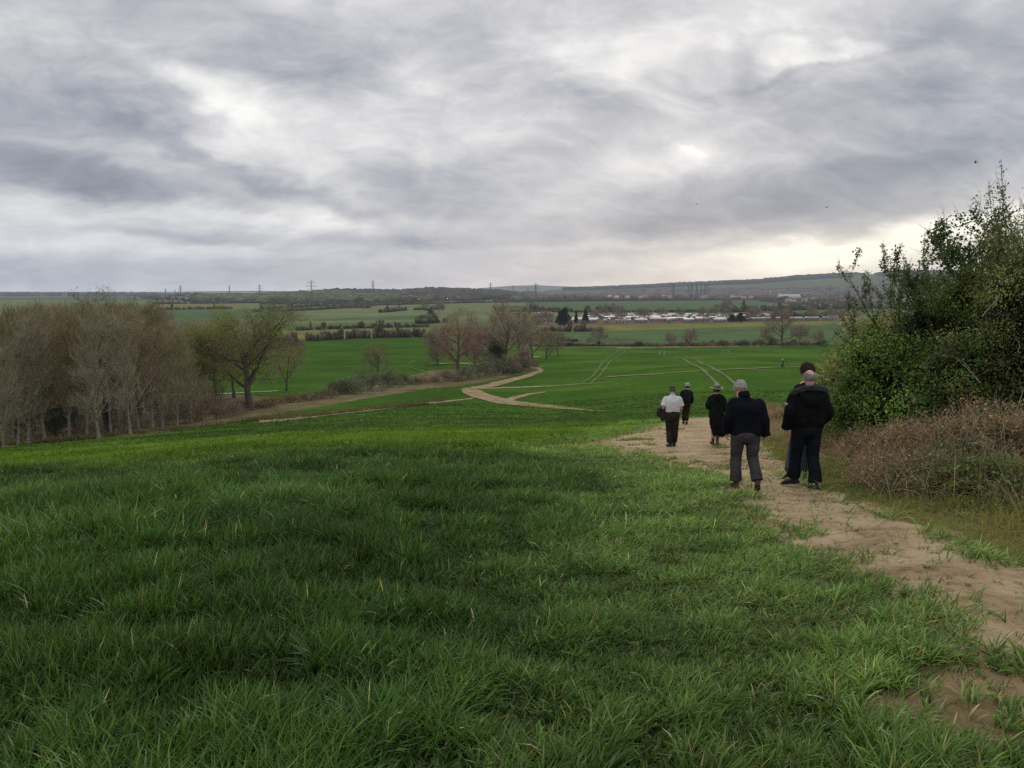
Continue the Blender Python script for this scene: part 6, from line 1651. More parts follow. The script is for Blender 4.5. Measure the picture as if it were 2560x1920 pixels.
def head(mb, c, s=1.0, tilt=0.0):
    """egg-shaped head with jaw, nose, ears; c = centre; faces +y; tilt forward in rad"""
    c = np.array(c, float); ct, st = math.cos(tilt), math.sin(tilt)
    M = np.array([[1, 0, 0], [0, ct, st], [0, -st, ct]])
    T = lambda v: c + (M @ np.array(v, float)) * s
    ellipsoid(mb, T((0, -.008, .022)), np.array([.076, .094, .093]) * s, nu=22, nv=16, rot=M)
    limb(mb, [T((0, .018, .02)), T((0, .030, -.045)), T((0, .046, -.098))], np.array([.066, .058, .034]) * s, n=10, k=16, ratio=1.0, cap_round=True)
    ellipsoid(mb, T((0, .089, -.018)), np.array([.011, .020, .024]) * s, nu=10, nv=8, rot=M)          # nose
    ellipsoid(mb, T((0, .076, .022)), np.array([.050, .018, .014]) * s, nu=14, nv=8, rot=M)           # brow
    for x in (-1, 1):
        ellipsoid(mb, T((x * .040, .062, -.028)), np.array([.024, .022, .022]) * s, nu=10, nv=8, rot=M)   # cheek
        ellipsoid(mb, T((x * .080, -.002, -.008)), np.array([.010, .019, .032]) * s, nu=10, nv=8, rot=M)  # ear
    for dz in (-.056, -.064): ellipsoid(mb, T((0, .078, dz)), np.array([.022, .008, .005]) * s, nu=10, nv=6, rot=M)
    return T, M

def shoe(parent, a, direction, pitch, mat, L=.29, boot=.10, sole=M_SOLE, name='shoe'):
    """a = ankle point, sole .085 below it"""
    a = np.array(a, float); d = np.array([math.sin(direction), math.cos(direction), 0.]); f = d * math.cos(pitch) - np.array([0, 0, 1.]) * math.sin(pitch)
    u = np.cross(np.cross(d, [0, 0, 1.]), f) * -1; u = -np.cross(f, np.cross(d, [0, 0, 1.]))  ; sd = np.cross(d, [0, 0, 1.])
    u = np.cross(sd, f)
    if u[2] < 0: u = -u
    H = a - u * .075
    mb = MB()
    limb(mb, [H - f * .07 + u * .02, H + f * 0 + u * .032, H + f * .09 + u * .030, H + f * .16 + u * .016, H + f * (L - .075) + u * .008], np.array([.036, .044, .048, .052, .036]) * 1.0, n=16, k=16, ratio=[.95, .98, .80, .55, .5], ax=sd, cap_round=True)
    limb(mb, [H - f * .012 + u * .02, a - f * .008 + u * (boot - .03)], [.044, .047], n=8, k=14, ax=sd)
    o = fuse(mb, name, mat, parent, .008, 3)
    sb = MB()
    limb(sb, [H - f * .085 - u * .012, H - f * .03 - u * .012, H + f * .03 - u * .012, H + f * .10 - u * .012, H + f * .17 - u * .012, H + f * (L - .05) - u * .010], [.034, .042, .040, .046, .053, .030], n=16, k=14, ratio=.30, ax=sd, power=4)
    sb.obj('sole', sole, o)
    return o

def hair_cap(parent, T, M, s, col, mask=None, thick=1.06, strands=2600, Ls=.03, seed=0, back=-.55, name='hair'):
    nr = np.random.default_rng(seed)
    u = nr.normal(size=(strands * 3, 3)); u /= np.linalg.norm(u, axis=1, keepdims=True)
    # keep the back, sides and top; leave the face and the nape
    ok = (u[:, 2] > back + .35 * (u[:, 1] > .2)) & ~((u[:, 1] > .45) & (u[:, 2] < .62))
    if mask is not None: ok &= mask(u)
    u = u[ok][:strands]
    R3 = np.array([.076, .094, .093]) * s
    P = u * R3 * 1.0
    nrm = u / R3; nrm /= np.linalg.norm(nrm, axis=1, keepdims=True)
    down = np.array([0, -.25, -1.]) - nrm * (nrm @ np.array([0, -.25, -1.]))[:, None]
    d = down / (np.linalg.norm(down, axis=1, keepdims=True) + 1e-6) + nr.normal(0, .25, u.shape)
    L = Ls * nr.uniform(.6, 1.3, (len(u), 1))
    p0 = P + nrm * .002; p1 = p0 + d * L * .5 + nrm * L * .30; p2 = p0 + d * L + nrm * L * .22
    base = T((0, 0, 0)); off = (np.array([0, -.008, .022]) * s)
    pts = np.stack([p0, p1, p2], 1) + off
    pts = pts @ M.T + base
    c = np.array(col)[None] * nr.uniform(.8, 1.2, (len(u), 1))
    mb = MB()
    tubes(mb, pts, np.tile(np.array([.0028, .0026, .0012]) * s, (len(u), 1)), 3, c)
    # close scalp layer underneath
    th = np.linspace(0, np.pi, 15); ph = np.linspace(0, 2 * np.pi, 29)
    TT, PP = np.meshgrid(th, ph, indexing='ij'); U = np.stack([np.sin(TT) * np.cos(PP), np.sin(TT) * np.sin(PP), np.cos(TT)], -1)
    V = (U.reshape(-1, 3) * R3 * thick + off) @ M.T + base
    uu = U.reshape(-1, 3); okk = (uu[:, 2] > back + .08 + .35 * (uu[:, 1] > .2)) & ~((uu[:, 1] > .45) & (uu[:, 2] < .6))
    if mask is not None: okk &= mask(uu)
    okk = okk.reshape(U.shape[:2]); idx = np.arange(okk.size).reshape(okk.shape)
    cell = okk[:-1, :-1] & okk[1:, :-1] & okk[:-1, 1:] & okk[1:, 1:]
    q = np.stack([idx[:-1, :-1][cell], idx[1:, :-1][cell], idx[1:, 1:][cell], idx[:-1, 1:][cell]], -1)
    mb.add(V, q, np.array(col) * .75)
    return mb.obj(name, M_HAIRM, parent)

def person(name_label, loc, rz, H, J, head_c, tilt=.12, headscale=1.0, torso_w=.17):
    s = H / 1.75
    o = empty('person', (loc[0], loc[1], loc[2]), rz, s); tag(o, name_label, 'person')
    b = MB()
    T, M = head(b, head_c, headscale, tilt)
    hc = np.array(head_c)
    limb(b, [hc + [0, -.02, -.02], hc + [0, -.03, -.12], [hc[0] * .6 + J['neck'][0] * .4, J['neck'][1], J['neck'][2]]], [.055, .056, .066], n=8, k=14)
    nx, ny, nz = J['neck']; px_, py_, pz = J['pelvis']
    rows(b, [(px_, py_, pz - .10, .12, .09), (px_, py_, pz, .15, .10), ((px_ + nx) / 2, (py_ + ny) / 2 - .01, (pz + nz) / 2 - .05, .13, .09), (nx, ny, nz - .13, .15, .095), (nx, ny, nz - .03, .13, .07), (nx, ny, nz + .03, .06, .05)], power=2.2)
    for sd in ('L', 'R'):
        limb(b, [J['sh' + sd], J['el' + sd], J['wr' + sd]], [.048, .040, .027], n=16, k=12)
        limb(b, [J['hip' + sd], J['kn' + sd], J['an' + sd]], [.075, .052, .038], n=18, k=12)
        if 'hd' + sd in J:
            hd = J['hd' + sd]; hand(b, J['wr' + sd], hd[0], 1 if sd == 'R' else -1, hd[1], hd[2] if len(hd) > 2 else .7)
        a = np.array(J['an' + sd]); ft = J['ft' + sd]; f = np.array([math.sin(ft[0]) * math.cos(ft[1]), math.cos(ft[0]) * math.cos(ft[1]), -math.sin(ft[1])])
        limb(b, [a - f * .02, a + f * .10 - np.array([0, 0, .03])], [.034, .026], n=6, k=10, cap_round=True)
    body = fuse(b, 'body', M_SKIN, o, .0062, 2)
    for x in (-1, 1):
        e = MB(); ellipsoid(e, T((x * .031, .080, .002)), np.array([.012, .010, .010]) * headscale, (.6, .6, .6), 10, 8); e.obj('eye', M_EYE, o)
    return o, T, M
def trousers(o, J, mat, rt=.105, rk=.080, rh=.085, hem=.05, waist=.19, depth=.125, wz=.10, name='trousers', folds=.03):
    mb = MB(); p = np.array(J['pelvis'])
    rows(mb, [(p[0], p[1], p[2] - .16, waist * .93, depth * .98), (p[0], p[1] - .012, p[2] - .05, waist * 1.03, depth * 1.12), (p[0], p[1], p[2] + wz * .6, waist, depth), (p[0], p[1], p[2] + wz, waist * .96, depth * .95)], power=2.3)
    for sd in ('L', 'R'):
        h, k, a = (np.array(J[q + sd], float) for q in ('hip', 'kn', 'an'))
        d = (k - a) / np.linalg.norm(k - a)
        limb(mb, [h + [0, 0, .03], h * .5 + k * .5 + [0, -.008, 0], k, k * .5 + a * .5 + [0, -.014, 0], a + d * hem], [rt, rt * .93, rk, rk * .98, rh], n=26, k=18, ratio=[1.05, 1.0, 1.0, 1.0, 1.05])
    return fuse(mb, name, mat, o, .0095, 3, folds, .004)
def sleeve(mb, J, sd, r=(.085, .076, .066), end=1.0, flare=0):
    s_, e, w = (np.array(J[q + sd], float) for q in ('sh', 'el', 'wr'))
    if end < 1: w = e + (w - e) * end
    m1 = (s_ + e) / 2; m2 = (e + w) / 2
    i0 = np.array([s_[0] * .35, s_[1], s_[2] + .005]); i1 = s_ * .72 + i0 * .28 + np.array([0, 0, .008]); o1 = s_ * .80 + m1 * .20
    limb(mb, [i0, i1, o1, m1, e, m2, w], [r[0] * .62, r[0] * .72, r[0] * .90, (r[0] + r[1]) / 2, r[1], (r[1] + r[2]) / 2, r[2] + flare], n=30, k=16)
def strands_on(mb, P, D, L, rad, col, nr):
    n = len(P); D = D / (np.linalg.norm(D, axis=1, keepdims=True) + 1e-9); b = D + nr.normal(0, .35, D.shape)
    l = L * nr.uniform(.6, 1.3, (n, 1)); pts = np.stack([P, P + D * l * .6, P + D * l * .6 + b * l * .4], 1)
    tubes(mb, pts, np.tile(np.array([1, .8, .3]) * rad, (n, 1)), 3, np.array(col)[None] * nr.uniform(.55, 1.5, (n, 1)))
def brim_hat(parent, T, M, s, mat, band, rbrim, rc, hc, z0=.055, droop=.012, tiltx=.12, flat=True, name='hat'):
    prof = [(rc * .02, hc), (rc * .80, hc), (rc * .93, hc - .012), (rc * .99, hc * .5), (rc, .0), (rc * 1.02 + .004, -.004), ((rc + rbrim) / 2, -.006 - droop * .3), (rbrim, -droop), (rbrim, -droop - .005), ((rc + rbrim) / 2, -.013 - droop * .3), (rc * .97, -.010), (rc * .93, hc * .4)]
    k = 36; th = np.arange(k) / k * 2 * np.pi
    V = []
    for r, z in prof:
        e = 1.12 if r < rbrim * .9 else 1.04
        V.append(np.stack([r * np.cos(th), r * e * np.sin(th), np.full(k, z) + (.012 * np.cos(2 * th) * (r / rbrim) ** 2 if r > rc else 0)], 1))
    V = np.concatenate(V); c, s2 = math.cos(tiltx), math.sin(tiltx); X = np.array([[1, 0, 0], [0, c, s2], [0, -s2, c]])
    V = V @ X.T + np.array([0, -.006, z0]); V = np.array([T(v) for v in V])
    n = len(prof); idx = np.arange(n * k).reshape(n, k)
    q = np.stack([idx[:-1], idx[1:], np.roll(idx[1:], -1, 1), np.roll(idx[:-1], -1, 1)], -1).reshape(-1, 4)
    mb = MB(); mb.add(V, q); mb.f.append(np.stack([idx[0], np.roll(idx[0], -1), np.full(k, idx[0, 0])], -1)[1:-1])
    o = mb.obj(name, mat, parent)
    if band:
        V = []
        for r, z in [(rc + .003, .002), (rc + .005, .012), (rc * .995 + .004, .024)]: V.append(np.stack([r * np.cos(th), r * 1.12 * np.sin(th), np.full(k, z)], 1))
        V = np.concatenate(V) @ X.T + np.array([0, -.006, z0]); V = np.array([T(v) for v in V]); idx = np.arange(3 * k).reshape(3, k)
        q = np.stack([idx[:-1], np.roll(idx[:-1], -1, 1), np.roll(idx[1:], -1, 1), idx[1:]], -1).reshape(-1, 4)
        b = MB(); b.add(V, q); b.obj('hat_band', band, o)
    return o

def stand(bx, by, Y=None):
    p = atb(bx, by) if Y is None else onY(bx, Y)
    return np.array([p[0], p[1], p[2] + .012])
PXM = lambda p: F * math.cos(PITCH) ** 0 / (p[1] * 1.0)

# ---- man in the navy jacket, white-grey hair
p = stand(1606, 1057); HA = 243 * K / F * p[1] * 1.0
J = dict(neck=(-.03, .02, 1.47), pelvis=(0, 0, .93), shL=(-.20, .0, 1.40), shR=(.19, .0, 1.39), elL=(-.275, -.02, 1.13), elR=(.27, -.03, 1.11), wrL=(-.275, .07, .89), wrR=(.315, .04, .86),
         hipL=(-.105, 0, .90), hipR=(.105, 0, .90), knL=(-.125, .06, .50), knR=(.13, .02, .50), anL=(-.115, .04, .085), anR=(.165, -.20, .15), ftL=(-.15, 0), ftR=(.22, .75),
         hdL=((0, .25, -1), (.9, 0, 0), .8), hdR=((0, .2, -1), (-.9, 0, 0), .8))
o, T, M = person('man in a navy jacket and grey trousers with short white hair walking away', p, R(-4), HA, J, (-.095, .075, 1.60), .30, 1.10)
hair_cap(o, T, M, 1.10, (.50, .47, .46), strands=7000, Ls=.016, seed=1, back=-.22)
trousers(o, J, M_GREYTR, .118, .088, .090, .035, waist=.205, depth=.14)
mb = MB()
rows(mb, [(.005, 0, .86, .225, .155), (.005, 0, .92, .232, .160), (0, -.005, 1.10, .225, .155), (-.005, -.02, 1.26, .232, .155), (-.01, -.02, 1.36, .222, .138), (-.02, -.005, 1.43, .165, .105), (-.035, .005, 1.48, .085, .075)], power=2.5)
sleeve(mb, J, 'L', (.090, .078, .070)); sleeve(mb, J, 'R', (.090, .080, .070), flare=.012)
limb(mb, [(-.035, .005, 1.44), (-.05, .02, 1.535)], [.080, .078], n=8, k=18, ratio=1.05)
jk = fuse(mb, 'jacket', M_NAVY, o, .011, 4, .028, .004)
mb = MB(); limb(mb, [(-.038, .002, 1.475), (-.055, .022, 1.555)], [.098, .084], n=8, k=20, ratio=1.0); limb(mb, [(.03, -.03, 1.48), (-.0, -.065, 1.505), (-.09, -.06, 1.505)], [.02, .022, .02], n=8, k=8)
fuse(mb, 'collar', M_NAVY, jk, .009, 2)
mb = MB(); limb(mb, [np.array(J['wrR']) + [.0, .005, .035], np.array(J['wrR']) + [.01, .0, -.015]], [.075, .082], n=5, k=14); fuse(mb, 'cuff', M_NAVY, jk, .009, 1)
shoe(o, J['anL'], -.15, 0, M_SHOEB); shoe(o, J['anR'], .22, .75, M_SHOEB)

# ---- man in the black parka with fur-trimmed hood
p = stand(1734, 1056); HB_ = 261 * K / F * p[1]
J = dict(neck=(.02, .02, 1.47), pelvis=(.03, 0, .95), shL=(-.19, -.01, 1.40), shR=(.21, -.01, 1.40), elL=(-.265, -.04, 1.13), elR=(.300, -.05, 1.13), wrL=(-.265, .04, .89), wrR=(.245, .13, .93),
         hipL=(-.075, 0, .92), hipR=(.115, 0, .92), knL=(-.09, .10, .50), knR=(.125, .0, .50), anL=(-.085, .16, .125), anR=(.125, -.14, .095), ftL=(-.55, .25), ftR=(-.05, .12),
         hdL=((.22, .1, -1), (.8, .3, 0), .75), hdR=((-.3, .5, -.8), (-.9, 0, 0), .8))
o, T, M = person('man in a black parka with fur trimmed hood and black trousers walking beside the brambles', p, R(2), HB_, J, (.045, .05, 1.635), .14, 1.0)
ring = lambda u: ~((u[:, 2] > .60) & (u[:, 1] > -.75)) & ~((u[:, 1] < -.2) & (u[:, 2] > .38) & (np.abs(u[:, 0]) < .55))
hair_cap(o, T, M, 1.0, (.36, .33, .31), mask=ring, strands=3600, Ls=.022, seed=2, back=-.30)
trousers(o, J, M_NAVYTR, .112, .088, .098, .02, waist=.20, depth=.135)
mb = MB()
rows(mb, [(.03, 0, .90, .205, .150), (.03, 0, .95, .225, .160), (.025, -.01, 1.02, .238, .170), (.02, -.01, 1.14, .240, .170), (.02, -.02, 1.28, .240, .165), (.02, -.02, 1.37, .228, .145), (.02, -.005, 1.44, .17, .11), (.02, .01, 1.49, .09, .08)], power=2.6)
sleeve(mb, J, 'L', (.090, .080, .070), flare=.006); sleeve(mb, J, 'R', (.090, .084, .066))
jk = fuse(mb, 'parka', M_BLACK, o, .011, 4, .030, .005)
mb = MB()
rows(mb, [(.02, -.125, 1.17, .03, .02), (.02, -.150, 1.24, .115, .045), (.02, -.160, 1.32, .165, .058), (.02, -.135, 1.40, .190, .068), (.02, -.09, 1.46, .185, .062), (.02, -.07, 1.49, .15, .045)], power=2.3)
hd_ = fuse(mb, 'hood', M_BLACK, jk, .010, 4, .02, .01)
mb = MB(); nr = np.random.default_rng(3)
trim = spline([(-.19, .03, 1.40), (-.215, -.06, 1.445), (-.14, -.135, 1.495), (.02, -.155, 1.525), (.18, -.135, 1.495), (.255, -.06, 1.445), (.23, .03, 1.40)], 60)
limb(mb, trim[::6], [.018] * 10, n=40, k=10, col=(.045, .045, .05))
k_ = nr.integers(0, 60, 5200); D = nr.normal(size=(5200, 3)); D /= np.linalg.norm(D, axis=1, keepdims=True)
strands_on(mb, trim[k_] + D * .014, D + np.array([0, 0, .2]), .034, .0016, (.13, .13, .145), nr)
mb.obj('fur_trim', M_FUR, hd_)
mb = MB()
for z in (1.275, 1.262, 1.249): box(mb, (-.318 + (1.275 - z) * -.3, -.055, z), (.004, .05, .0055), M=Matrix.Rotation(R(-12), 3, 'Y'))
mb = MB(); box(mb, (0, 0, 0), (.006, .052, .036)); pt = mb.obj('sleeve_patch', M_PATCH, jk); pt.location = (-.333, -.06, 1.27); pt.rotation_euler = (0, R(18), R(25))
mb = MB(); 
for z in (-.008, .008): box(mb, (-.003, 0, z), (.006, .044, .005))
st_ = mb.obj('stripe', M_BLACK, pt)
mb = MB(); limb(mb, [(.025, 0, .885), (.025, 0, .935)], [.215, .222], n=6, k=24, ratio=.72); fuse(mb, 'hem_band', M_BLACK2, jk, .01, 2)
shoe(o, J['anL'], -.55, .25, M_SHOEK); so = shoe(o, J['anR'], -.05, .12, M_SHOEK)
mb = MB(); a = np.array(J['anR']); limb(mb, [a + [0, 0, -.01], a + [0, 0, .05]], [.054, .05], n=5, k=14); fuse(mb, 'sock', M_SOCK, o, .008, 1)

# ---- tall man in front of him, mostly hidden
p = stand(1750, 1030, 12.7); HH = 1.93
J = dict(neck=(0, .02, 1.47), pelvis=(0, 0, .93), shL=(-.145, 0, 1.39), shR=(.145, 0, 1.39), elL=(-.18, .02, 1.13), elR=(.19, 0, 1.13), wrL=(-.16, .14, .96), wrR=(.16, .14, .95),
         hipL=(-.09, 0, .90), hipR=(.09, 0, .90), knL=(-.17, .03, .48), knR=(.07, .12, .50), anL=(-.30, -.18, .14), anR=(.05, .16, .085), ftL=(-.35, .55), ftR=(0, 0),
         hdL=((.3, .3, -1), (.8, .3, 0), .8), hdR=((0, .4, -1), (-.8, 0, 0), .8))
o, T, M = person('tall man with tousled brown hair walking hidden in front of the hooded man', p, 0, HH, J, (-.005, .04, 1.64), .05, 1.0)
hair_cap(o, T, M, 1.03, (.060, .036, .024), strands=7500, Ls=.034, seed=3, back=-.55, thick=1.08)
trousers(o, J, M_JEANS, .10, .075, .075, .02, waist=.18, depth=.125)
mb = MB(); rows(mb, [(0, 0, .90, .19, .13), (0, 0, 1.1, .19, .13), (0, -.01, 1.3, .20, .14), (0, 0, 1.42, .16, .11), (0, .01, 1.48, .08, .07)]); sleeve(mb, J, 'L', (.08, .068, .058)); sleeve(mb, J, 'R', (.08, .068, .058)); fuse(mb, 'jacket', M_BLACK2, o, .012, 3, .02)
shoe(o, J['anL'], -.35, .55, M_SHOEK); shoe(o, J['anR'], 0, 0, M_SHOEK)

# ---- man in the white shirt with flat cap, stick and jacket over his arm
p = stand(1450, 966); HW = 136 * K / F * p[1]
J = dict(neck=(.0, .02, 1.46), pelvis=(.01, 0, .93), shL=(-.185, 0, 1.39), shR=(.185, 0, 1.39), elL=(-.265, -.03, 1.13), elR=(.255, -.02, 1.11), wrL=(-.19, .20, 1.08), wrR=(.235, .16, .99),
         hipL=(-.085, 0, .90), hipR=(.095, 0, .90), knL=(-.06, .09, .50), knR=(.105, .04, .49), anL=(-.045, -.02, .09), anR=(.115, .16, .09), ftL=(-.12, 0), ftR=(.1, 0),
         hdL=((.5, .8, -.1), (0, 0, -1), .6), hdR=((-.05, .35, -.55), (-.9, .1, 0), 1.25))
o, T, M = person('man in a white short sleeved shirt and flat cap with a walking stick', p, R(3), HW, J, (.0, .055, 1.615), .18, 1.0)
hair_cap(o, T, M, 1.0, (.20, .18, .16), strands=2600, Ls=.022, seed=4, back=-.55)
trousers(o, J, M_DKGREY, .115, .090, .086, .03, waist=.192, depth=.135)
mb = MB()
rows(mb, [(.01, 0, 1.00, .198, .135), (.01, 0, 1.06, .212, .148), (.005, -.01, 1.18, .215, .148), (0, -.015, 1.30, .215, .14), (0, -.005, 1.38, .195, .12), (0, .005, 1.44, .12, .09), (0, .015, 1.475, .07, .065)], power=2.4)
for sd in 'LR':
    a, e = np.array(J['sh' + sd]), np.array(J['el' + sd]); e2 = a + (e - a) * .82 + np.array([.012 * (1 if sd == 'R' else -1), 0, 0]); limb(mb, [np.array([a[0] * .4, 0, a[2]]), a + [0, 0, -.02], (a + e2) / 2, e2], [.055, .074, .078, .084], n=18, k=16)
sh = fuse(mb, 'shirt', M_WHITE, o, .010, 3, .020, .004)
mb = MB(); limb(mb, [(0, .008, 1.455), (0, .02, 1.505)], [.074, .068], n=5, k=18); fuse(mb, 'shirt_collar', M_WHITE, sh, .008, 1)
mb = MB(); limb(mb, [(.01, 0, .995), (.01, 0, 1.03)], [.198, .198], n=4, k=24, ratio=.7); mb.obj('belt', M_SHOEK, o)
cap = MB(); ellipsoid(cap, T((0, -.010, .078)), (.090, .108, .048), nu=22, nv=12, rot=M, fn=lambda v: 1 - .12 * (v[:, 2] < -.2)); ellipsoid(cap, T((0, .085, .055)), (.072, .055, .010), nu=18, nv=8, rot=M); ellipsoid(cap, T((0, -.02, .055)), (.083, .100, .030), nu=18, nv=8, rot=M)
fuse(cap, 'flat_cap', M_CAP, o, .006, 3)
shoe(o, J['anL'], -.12, 0, M_SHOEK); shoe(o, J['anR'], .1, 0, M_SHOEK)
s = HW / 1.75; rz = R(3); cz, sz = math.cos(rz), math.sin(rz)
W = lambda v: (p[0] + (v[0] * cz - v[1] * sz) * s, p[1] + (v[0] * sz + v[1] * cz) * s, p[2] + v[2] * s)
# jacket over the forearm
st_ = empty('folded_jacket', W((-.25, .10, 1.0)), rz, s); tag(st_, 'dark grey jacket hanging over the left forearm of the man in the white shirt', 'jacket')
mb = MB(); c0 = np.array([-.25, .10, 1.0])
limb(mb, [np.array((-.27, .02, 1.10)) - c0, np.array((-.22, .16, 1.10)) - c0], [.055, .055], n=8, k=12, cap_round=True)
limb(mb, [np.array((-.34, .05, 1.10)) - c0, np.array((-.375, .06, .98)) - c0, np.array((-.365, .06, .87)) - c0], [.045, .060, .045], n=12, k=14, ratio=1.3, cap_round=True)
limb(mb, [np.array((-.20, .08, 1.13)) - c0, np.array((-.215, .07, .98)) - c0, np.array((-.245, .06, .84)) - c0, np.array((-.25, .06, .74)) - c0], [.060, .075, .085, .055], n=14, k=14, ratio=.9, cap_round=True)
limb(mb, [np.array((-.27, .09, 1.08)) - c0, np.array((-.29, .09, .96)) - c0, np.array((-.28, .09, .86)) - c0], [.06, .085, .05], n=12, k=14, ratio=.7, cap_round=True)
fuse(mb, 'jacket_cloth', M_GREYJK, st_, .011, 3, .028, .004)
tag(st_, 'dark grey jacket hanging over the left forearm of the man in the white shirt', 'jacket')
stk = empty('walking_stick', W((.22, .24, 0.0)), rz, s); tag(stk, 'dark walking stick held by the man in the white shirt', 'walking stick')
mb = MB(); limb(mb, [(-.055, -.06, .012), (.0, -.01, .90)], [.009, .011], n=6, k=10); mb.obj('shaft', M_WOOD, stk)
mb = MB(); limb(mb, [(0, -.01, .90), (.0, .01, .935), (.0, .05, .94), (.0, .085, .92)], [.011, .013, .013, .011], n=10, k=10, cap_round=True); mb.obj('handle', M_WOOD, stk)
mb = MB(); limb(mb, [(-.056, -.061, -.002), (-.053, -.058, .03)], [.012, .011], n=4, k=10); mb.obj('ferrule', M_SOLE, stk)

# ---- man with the backpack and canvas hat
p = stand(1481, 917); HP = 90 * K / F * p[1]
J = dict(neck=(0, .04, 1.46), pelvis=(-.0, 0, .93), shL=(-.17, 0, 1.39), shR=(.17, 0, 1.39), elL=(-.24, -.02, 1.13), elR=(.235, -.03, 1.12), wrL=(-.20, .14, .95), wrR=(.24, .06, .90),
         hipL=(-.075, 0, .90), hipR=(.075, 0, .90), knL=(-.045, .12, .50), knR=(.03, -.02, .48), anL=(-.05, .16, .09), anR=(-.02, -.24, .16), ftL=(0, 0), ftR=(.05, .8),
         hdL=((.2, .5, -.8), (.9, 0, 0), .8), hdR=((-.05, .25, -1), (-.9, 0, 0), .8))
o, T, M = person('person with pale canvas hat and backpack, furthest of the group on the path', p, 0, HP, J, (.045, .07, 1.61), .15, 1.0)
hair_cap(o, T, M, 1.0, (.14, .13, .12), strands=1800, Ls=.03, seed=5, back=-.6)
trousers(o, J, M_BROWNTR, .115, .09, .085, .06, waist=.185, depth=.13)
mb = MB(); rows(mb, [(0, 0, .84, .20, .14), (0, 0, .95, .205, .145), (0, -.01, 1.15, .195, .135), (0, -.01, 1.3, .205, .135), (0, 0, 1.39, .18, .11), (0, .02, 1.46, .09, .075), (.01, .03, 1.50, .08, .075)], power=2.4); sleeve(mb, J, 'L', (.085, .075, .062)); sleeve(mb, J, 'R', (.085, .075, .062))
fuse(mb, 'jacket', M_OLIVEJK, o, .012, 3, .024, .004)
brim_hat(o, T, M, 1.0, M_HATG, M_BAND, .170, .095, .095, tiltx=.10, droop=.028)
shoe(o, J['anL'], 0, 0, M_SHOEB, boot=.14); shoe(o, J['anR'], .05, .8, M_SHOEB, boot=.14)
s = HP / 1.75
bpk = empty('backpack', (p[0] - .01 * s, p[1] - .20 * s, p[2] + 1.0 * s), 0, s); tag(bpk, 'dark blue backpack on the back of the furthest person of the group', 'backpack')
mb = MB(); rows(mb, [(-.01, .0, .0, .12, .06), (-.01, 0, .05, .155, .085), (-.01, -.005, .2, .155, .09), (-.01, 0, .34, .145, .075), (-.01, .01, .42, .10, .05)], power=3.2); fuse(mb, 'bag_body', M_PACK, bpk, .010, 3, .02)
mb = MB(); rows(mb, [(-.01, -.075, .03, .10, .03), (-.01, -.085, .08, .12, .045), (-.01, -.085, .18, .12, .04), (-.01, -.07, .215, .10, .02)], power=3.2); fuse(mb, 'front_pocket', M_PACK, bpk, .008, 2)
for sx in (-1, 1):
    mb = MB(); limb(mb, [(sx * .10, .07, .36), (sx * .12, .12, .46), (sx * .13, .25, .44), (sx * .14, .32, .25), (sx * .14, .22, .06)], [.022] * 5, n=20, k=8, ratio=.35); mb.obj('strap', M_PACK, bpk)
mb = MB(); limb(mb, [(-.05, .05, .41), (-.01, .05, .455), (.03, .05, .41)], [.010] * 3, n=8, k=8); mb.obj('carry_handle', M_PACK, bpk)

# ---- woman with wide-brimmed hat and long dark skirt
p = stand(1545, 962); HL = 134 * K / F * p[1]
J = dict(neck=(0, .02, 1.45), pelvis=(.0, 0, .93), shL=(-.165, 0, 1.37), shR=(.165, 0, 1.37), elL=(-.255, -.03, 1.14), elR=(.24, -.02, 1.12), wrL=(-.17, .16, 1.05), wrR=(.20, .12, .95),
         hipL=(-.075, 0, .90), hipR=(.075, 0, .90), knL=(-.07, .08, .50), knR=(.03, .0, .48), anL=(-.05, .10, .09), anR=(.02, -.14, .11), ftL=(0, 0), ftR=(.0, .35),
         hdL=((.5, .8, .1), (0, 0, -1), .8), hdR=((.0, .4, -.9), (-.9, 0, 0), .8))
o, T, M = person('woman in a wide brimmed hat, black hooded jacket and long dark skirt', p, R(-2), HL, J, (.0, .045, 1.60), .12, .98)
hair_cap(o, T, M, 1.0, (.10, .085, .07), strands=1800, Ls=.04, seed=6, back=-.75)
mb = MB(); rows(mb, [(.0, 0, .78, .205, .15), (.0, 0, .92, .21, .155), (0, -.01, 1.12, .195, .14), (0, -.01, 1.28, .20, .135), (0, -.005, 1.36, .18, .115), (0, .01, 1.42, .10, .08), (0, .02, 1.46, .08, .07)], power=2.4); sleeve(mb, J, 'L', (.086, .080, .066)); sleeve(mb, J, 'R', (.086, .078, .064))
jk = fuse(mb, 'jacket', M_OLIVEJK, o, .012, 3, .026, .004)
mb = MB(); limb(mb, [(-.12, .03, 1.42), (-.10, -.06, 1.44), (0, -.10, 1.45), (.10, -.06, 1.44), (.12, .03, 1.42)], [.035, .042, .045, .042, .035], n=20, k=12, cap_round=True); rows(mb, [(0, -.11, 1.26, .04, .02), (0, -.13, 1.34, .10, .04), (0, -.11, 1.42, .12, .045), (0, -.09, 1.45, .09, .03)]); fuse(mb, 'hood', M_BLACK2, jk, .009, 3, .015)
mb = MB(); rows(mb, [(.085, -.01, .255, .10, .09), (.10, -.01, .30, .185, .135), (.085, -.01, .40, .215, .16), (.04, -.01, .58, .215, .16), (.01, -.01, .78, .20, .15), (0, -.0, .98, .16, .12)], power=2.2); fuse(mb, 'long_skirt', M_MAROON, o, .012, 3, .045, .014)
brim_hat(o, T, M, 1.0, M_HATG2, M_BAND, .200, .092, .100, tiltx=-.16, droop=.006)
mb = MB()
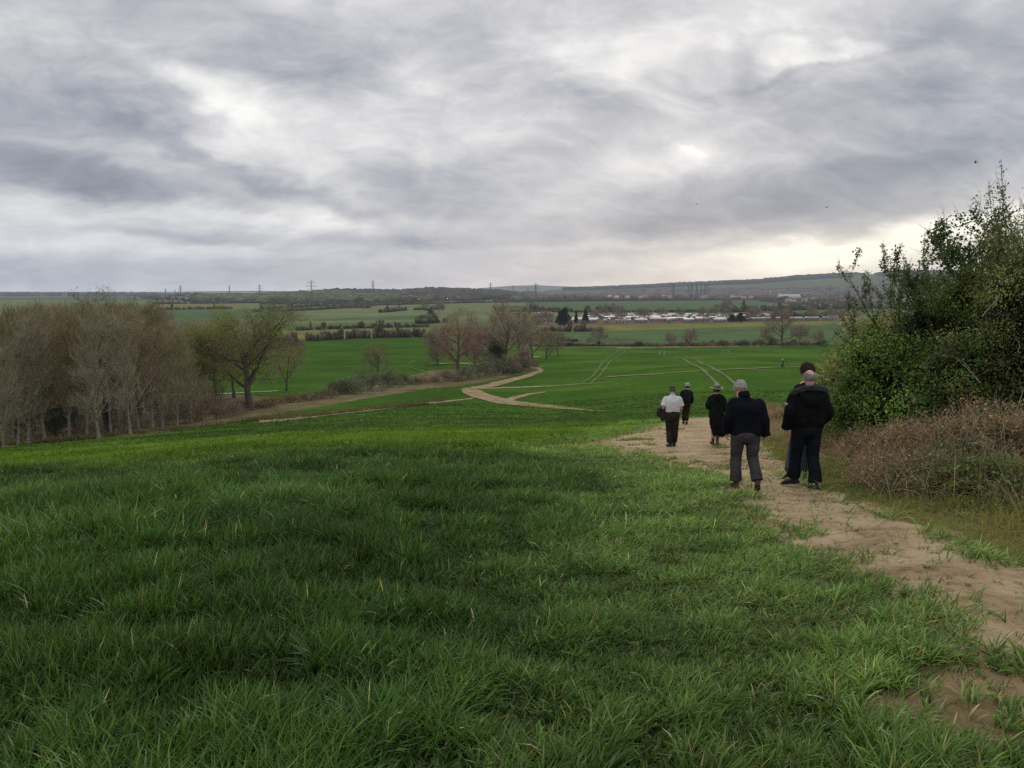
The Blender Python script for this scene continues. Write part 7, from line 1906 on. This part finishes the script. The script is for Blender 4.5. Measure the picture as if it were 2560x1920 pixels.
for sd in 'LR':
    a = np.array(J['an' + sd]); limb(mb, [a + [0, 0, .0], a + [0, .01, .2]], [.042, .048], n=6, k=12)
mbL = mb
fuse(mb, 'stockings', M_SHOEB, o, .009, 2)
shoe(o, J['anL'], 0, 0, M_SHOEB, L=.26, boot=.12); shoe(o, J['anR'], 0, .35, M_SHOEB, L=.26, boot=.12)

# ---- lone walker far off in the field
p = stand(1690, 795.5); HF = 20 * K / F * p[1]
J = dict(neck=(0, .02, 1.46), pelvis=(.0, 0, .93), shL=(-.16, 0, 1.39), shR=(.16, 0, 1.39), elL=(-.22, -.08, 1.13), elR=(.22, .06, 1.13), wrL=(-.20, .06, .93), wrR=(.20, .22, .98),
         hipL=(-.075, 0, .90), hipR=(.075, 0, .90), knL=(-.075, .20, .52), knR=(.075, -.05, .50), anL=(-.075, .26, .09), anR=(.075, -.36, .16), ftL=(0, 0), ftR=(.0, .7),
         hdL=((0, .3, -1), (.9, 0, 0), .8), hdR=((.0, .4, -.9), (-.9, 0, 0), .8))
o, T, M = person('lone person in a white hat and dark jacket striding across the far field', p, R(80), HF, J, (.0, .06, 1.61), .12, 1.0)
trousers(o, J, M_BLACK, .10, .08, .08, .03)
mb = MB(); rows(mb, [(.0, 0, .86, .18, .13), (.0, 0, 1.0, .18, .13), (0, -.01, 1.25, .19, .13), (0, 0, 1.38, .16, .11), (0, .02, 1.46, .08, .07)]); sleeve(mb, J, 'L', (.08, .07, .06)); sleeve(mb, J, 'R', (.08, .07, .06)); fuse(mb, 'jacket', M_BLACK2, o, .014, 2, .02)
mb = MB(); rows(mb, [(.0, .075, .88, .13, .075), (0, .08, 1.15, .12, .07), (0, .075, 1.35, .09, .05)]); fuse(mb, 'shirt_front', M_HIVIS, o, .012, 2)
brim_hat(o, T, M, 1.0, fabric('white_hat', (.7, .72, .62), v=.05), None, .14, .10, .10)
shoe(o, J['anL'], 0, 0, M_SHOEK); shoe(o, J['anR'], 0, .7, M_SHOEK)
# the small dark dog lying or walking on the far line of the field
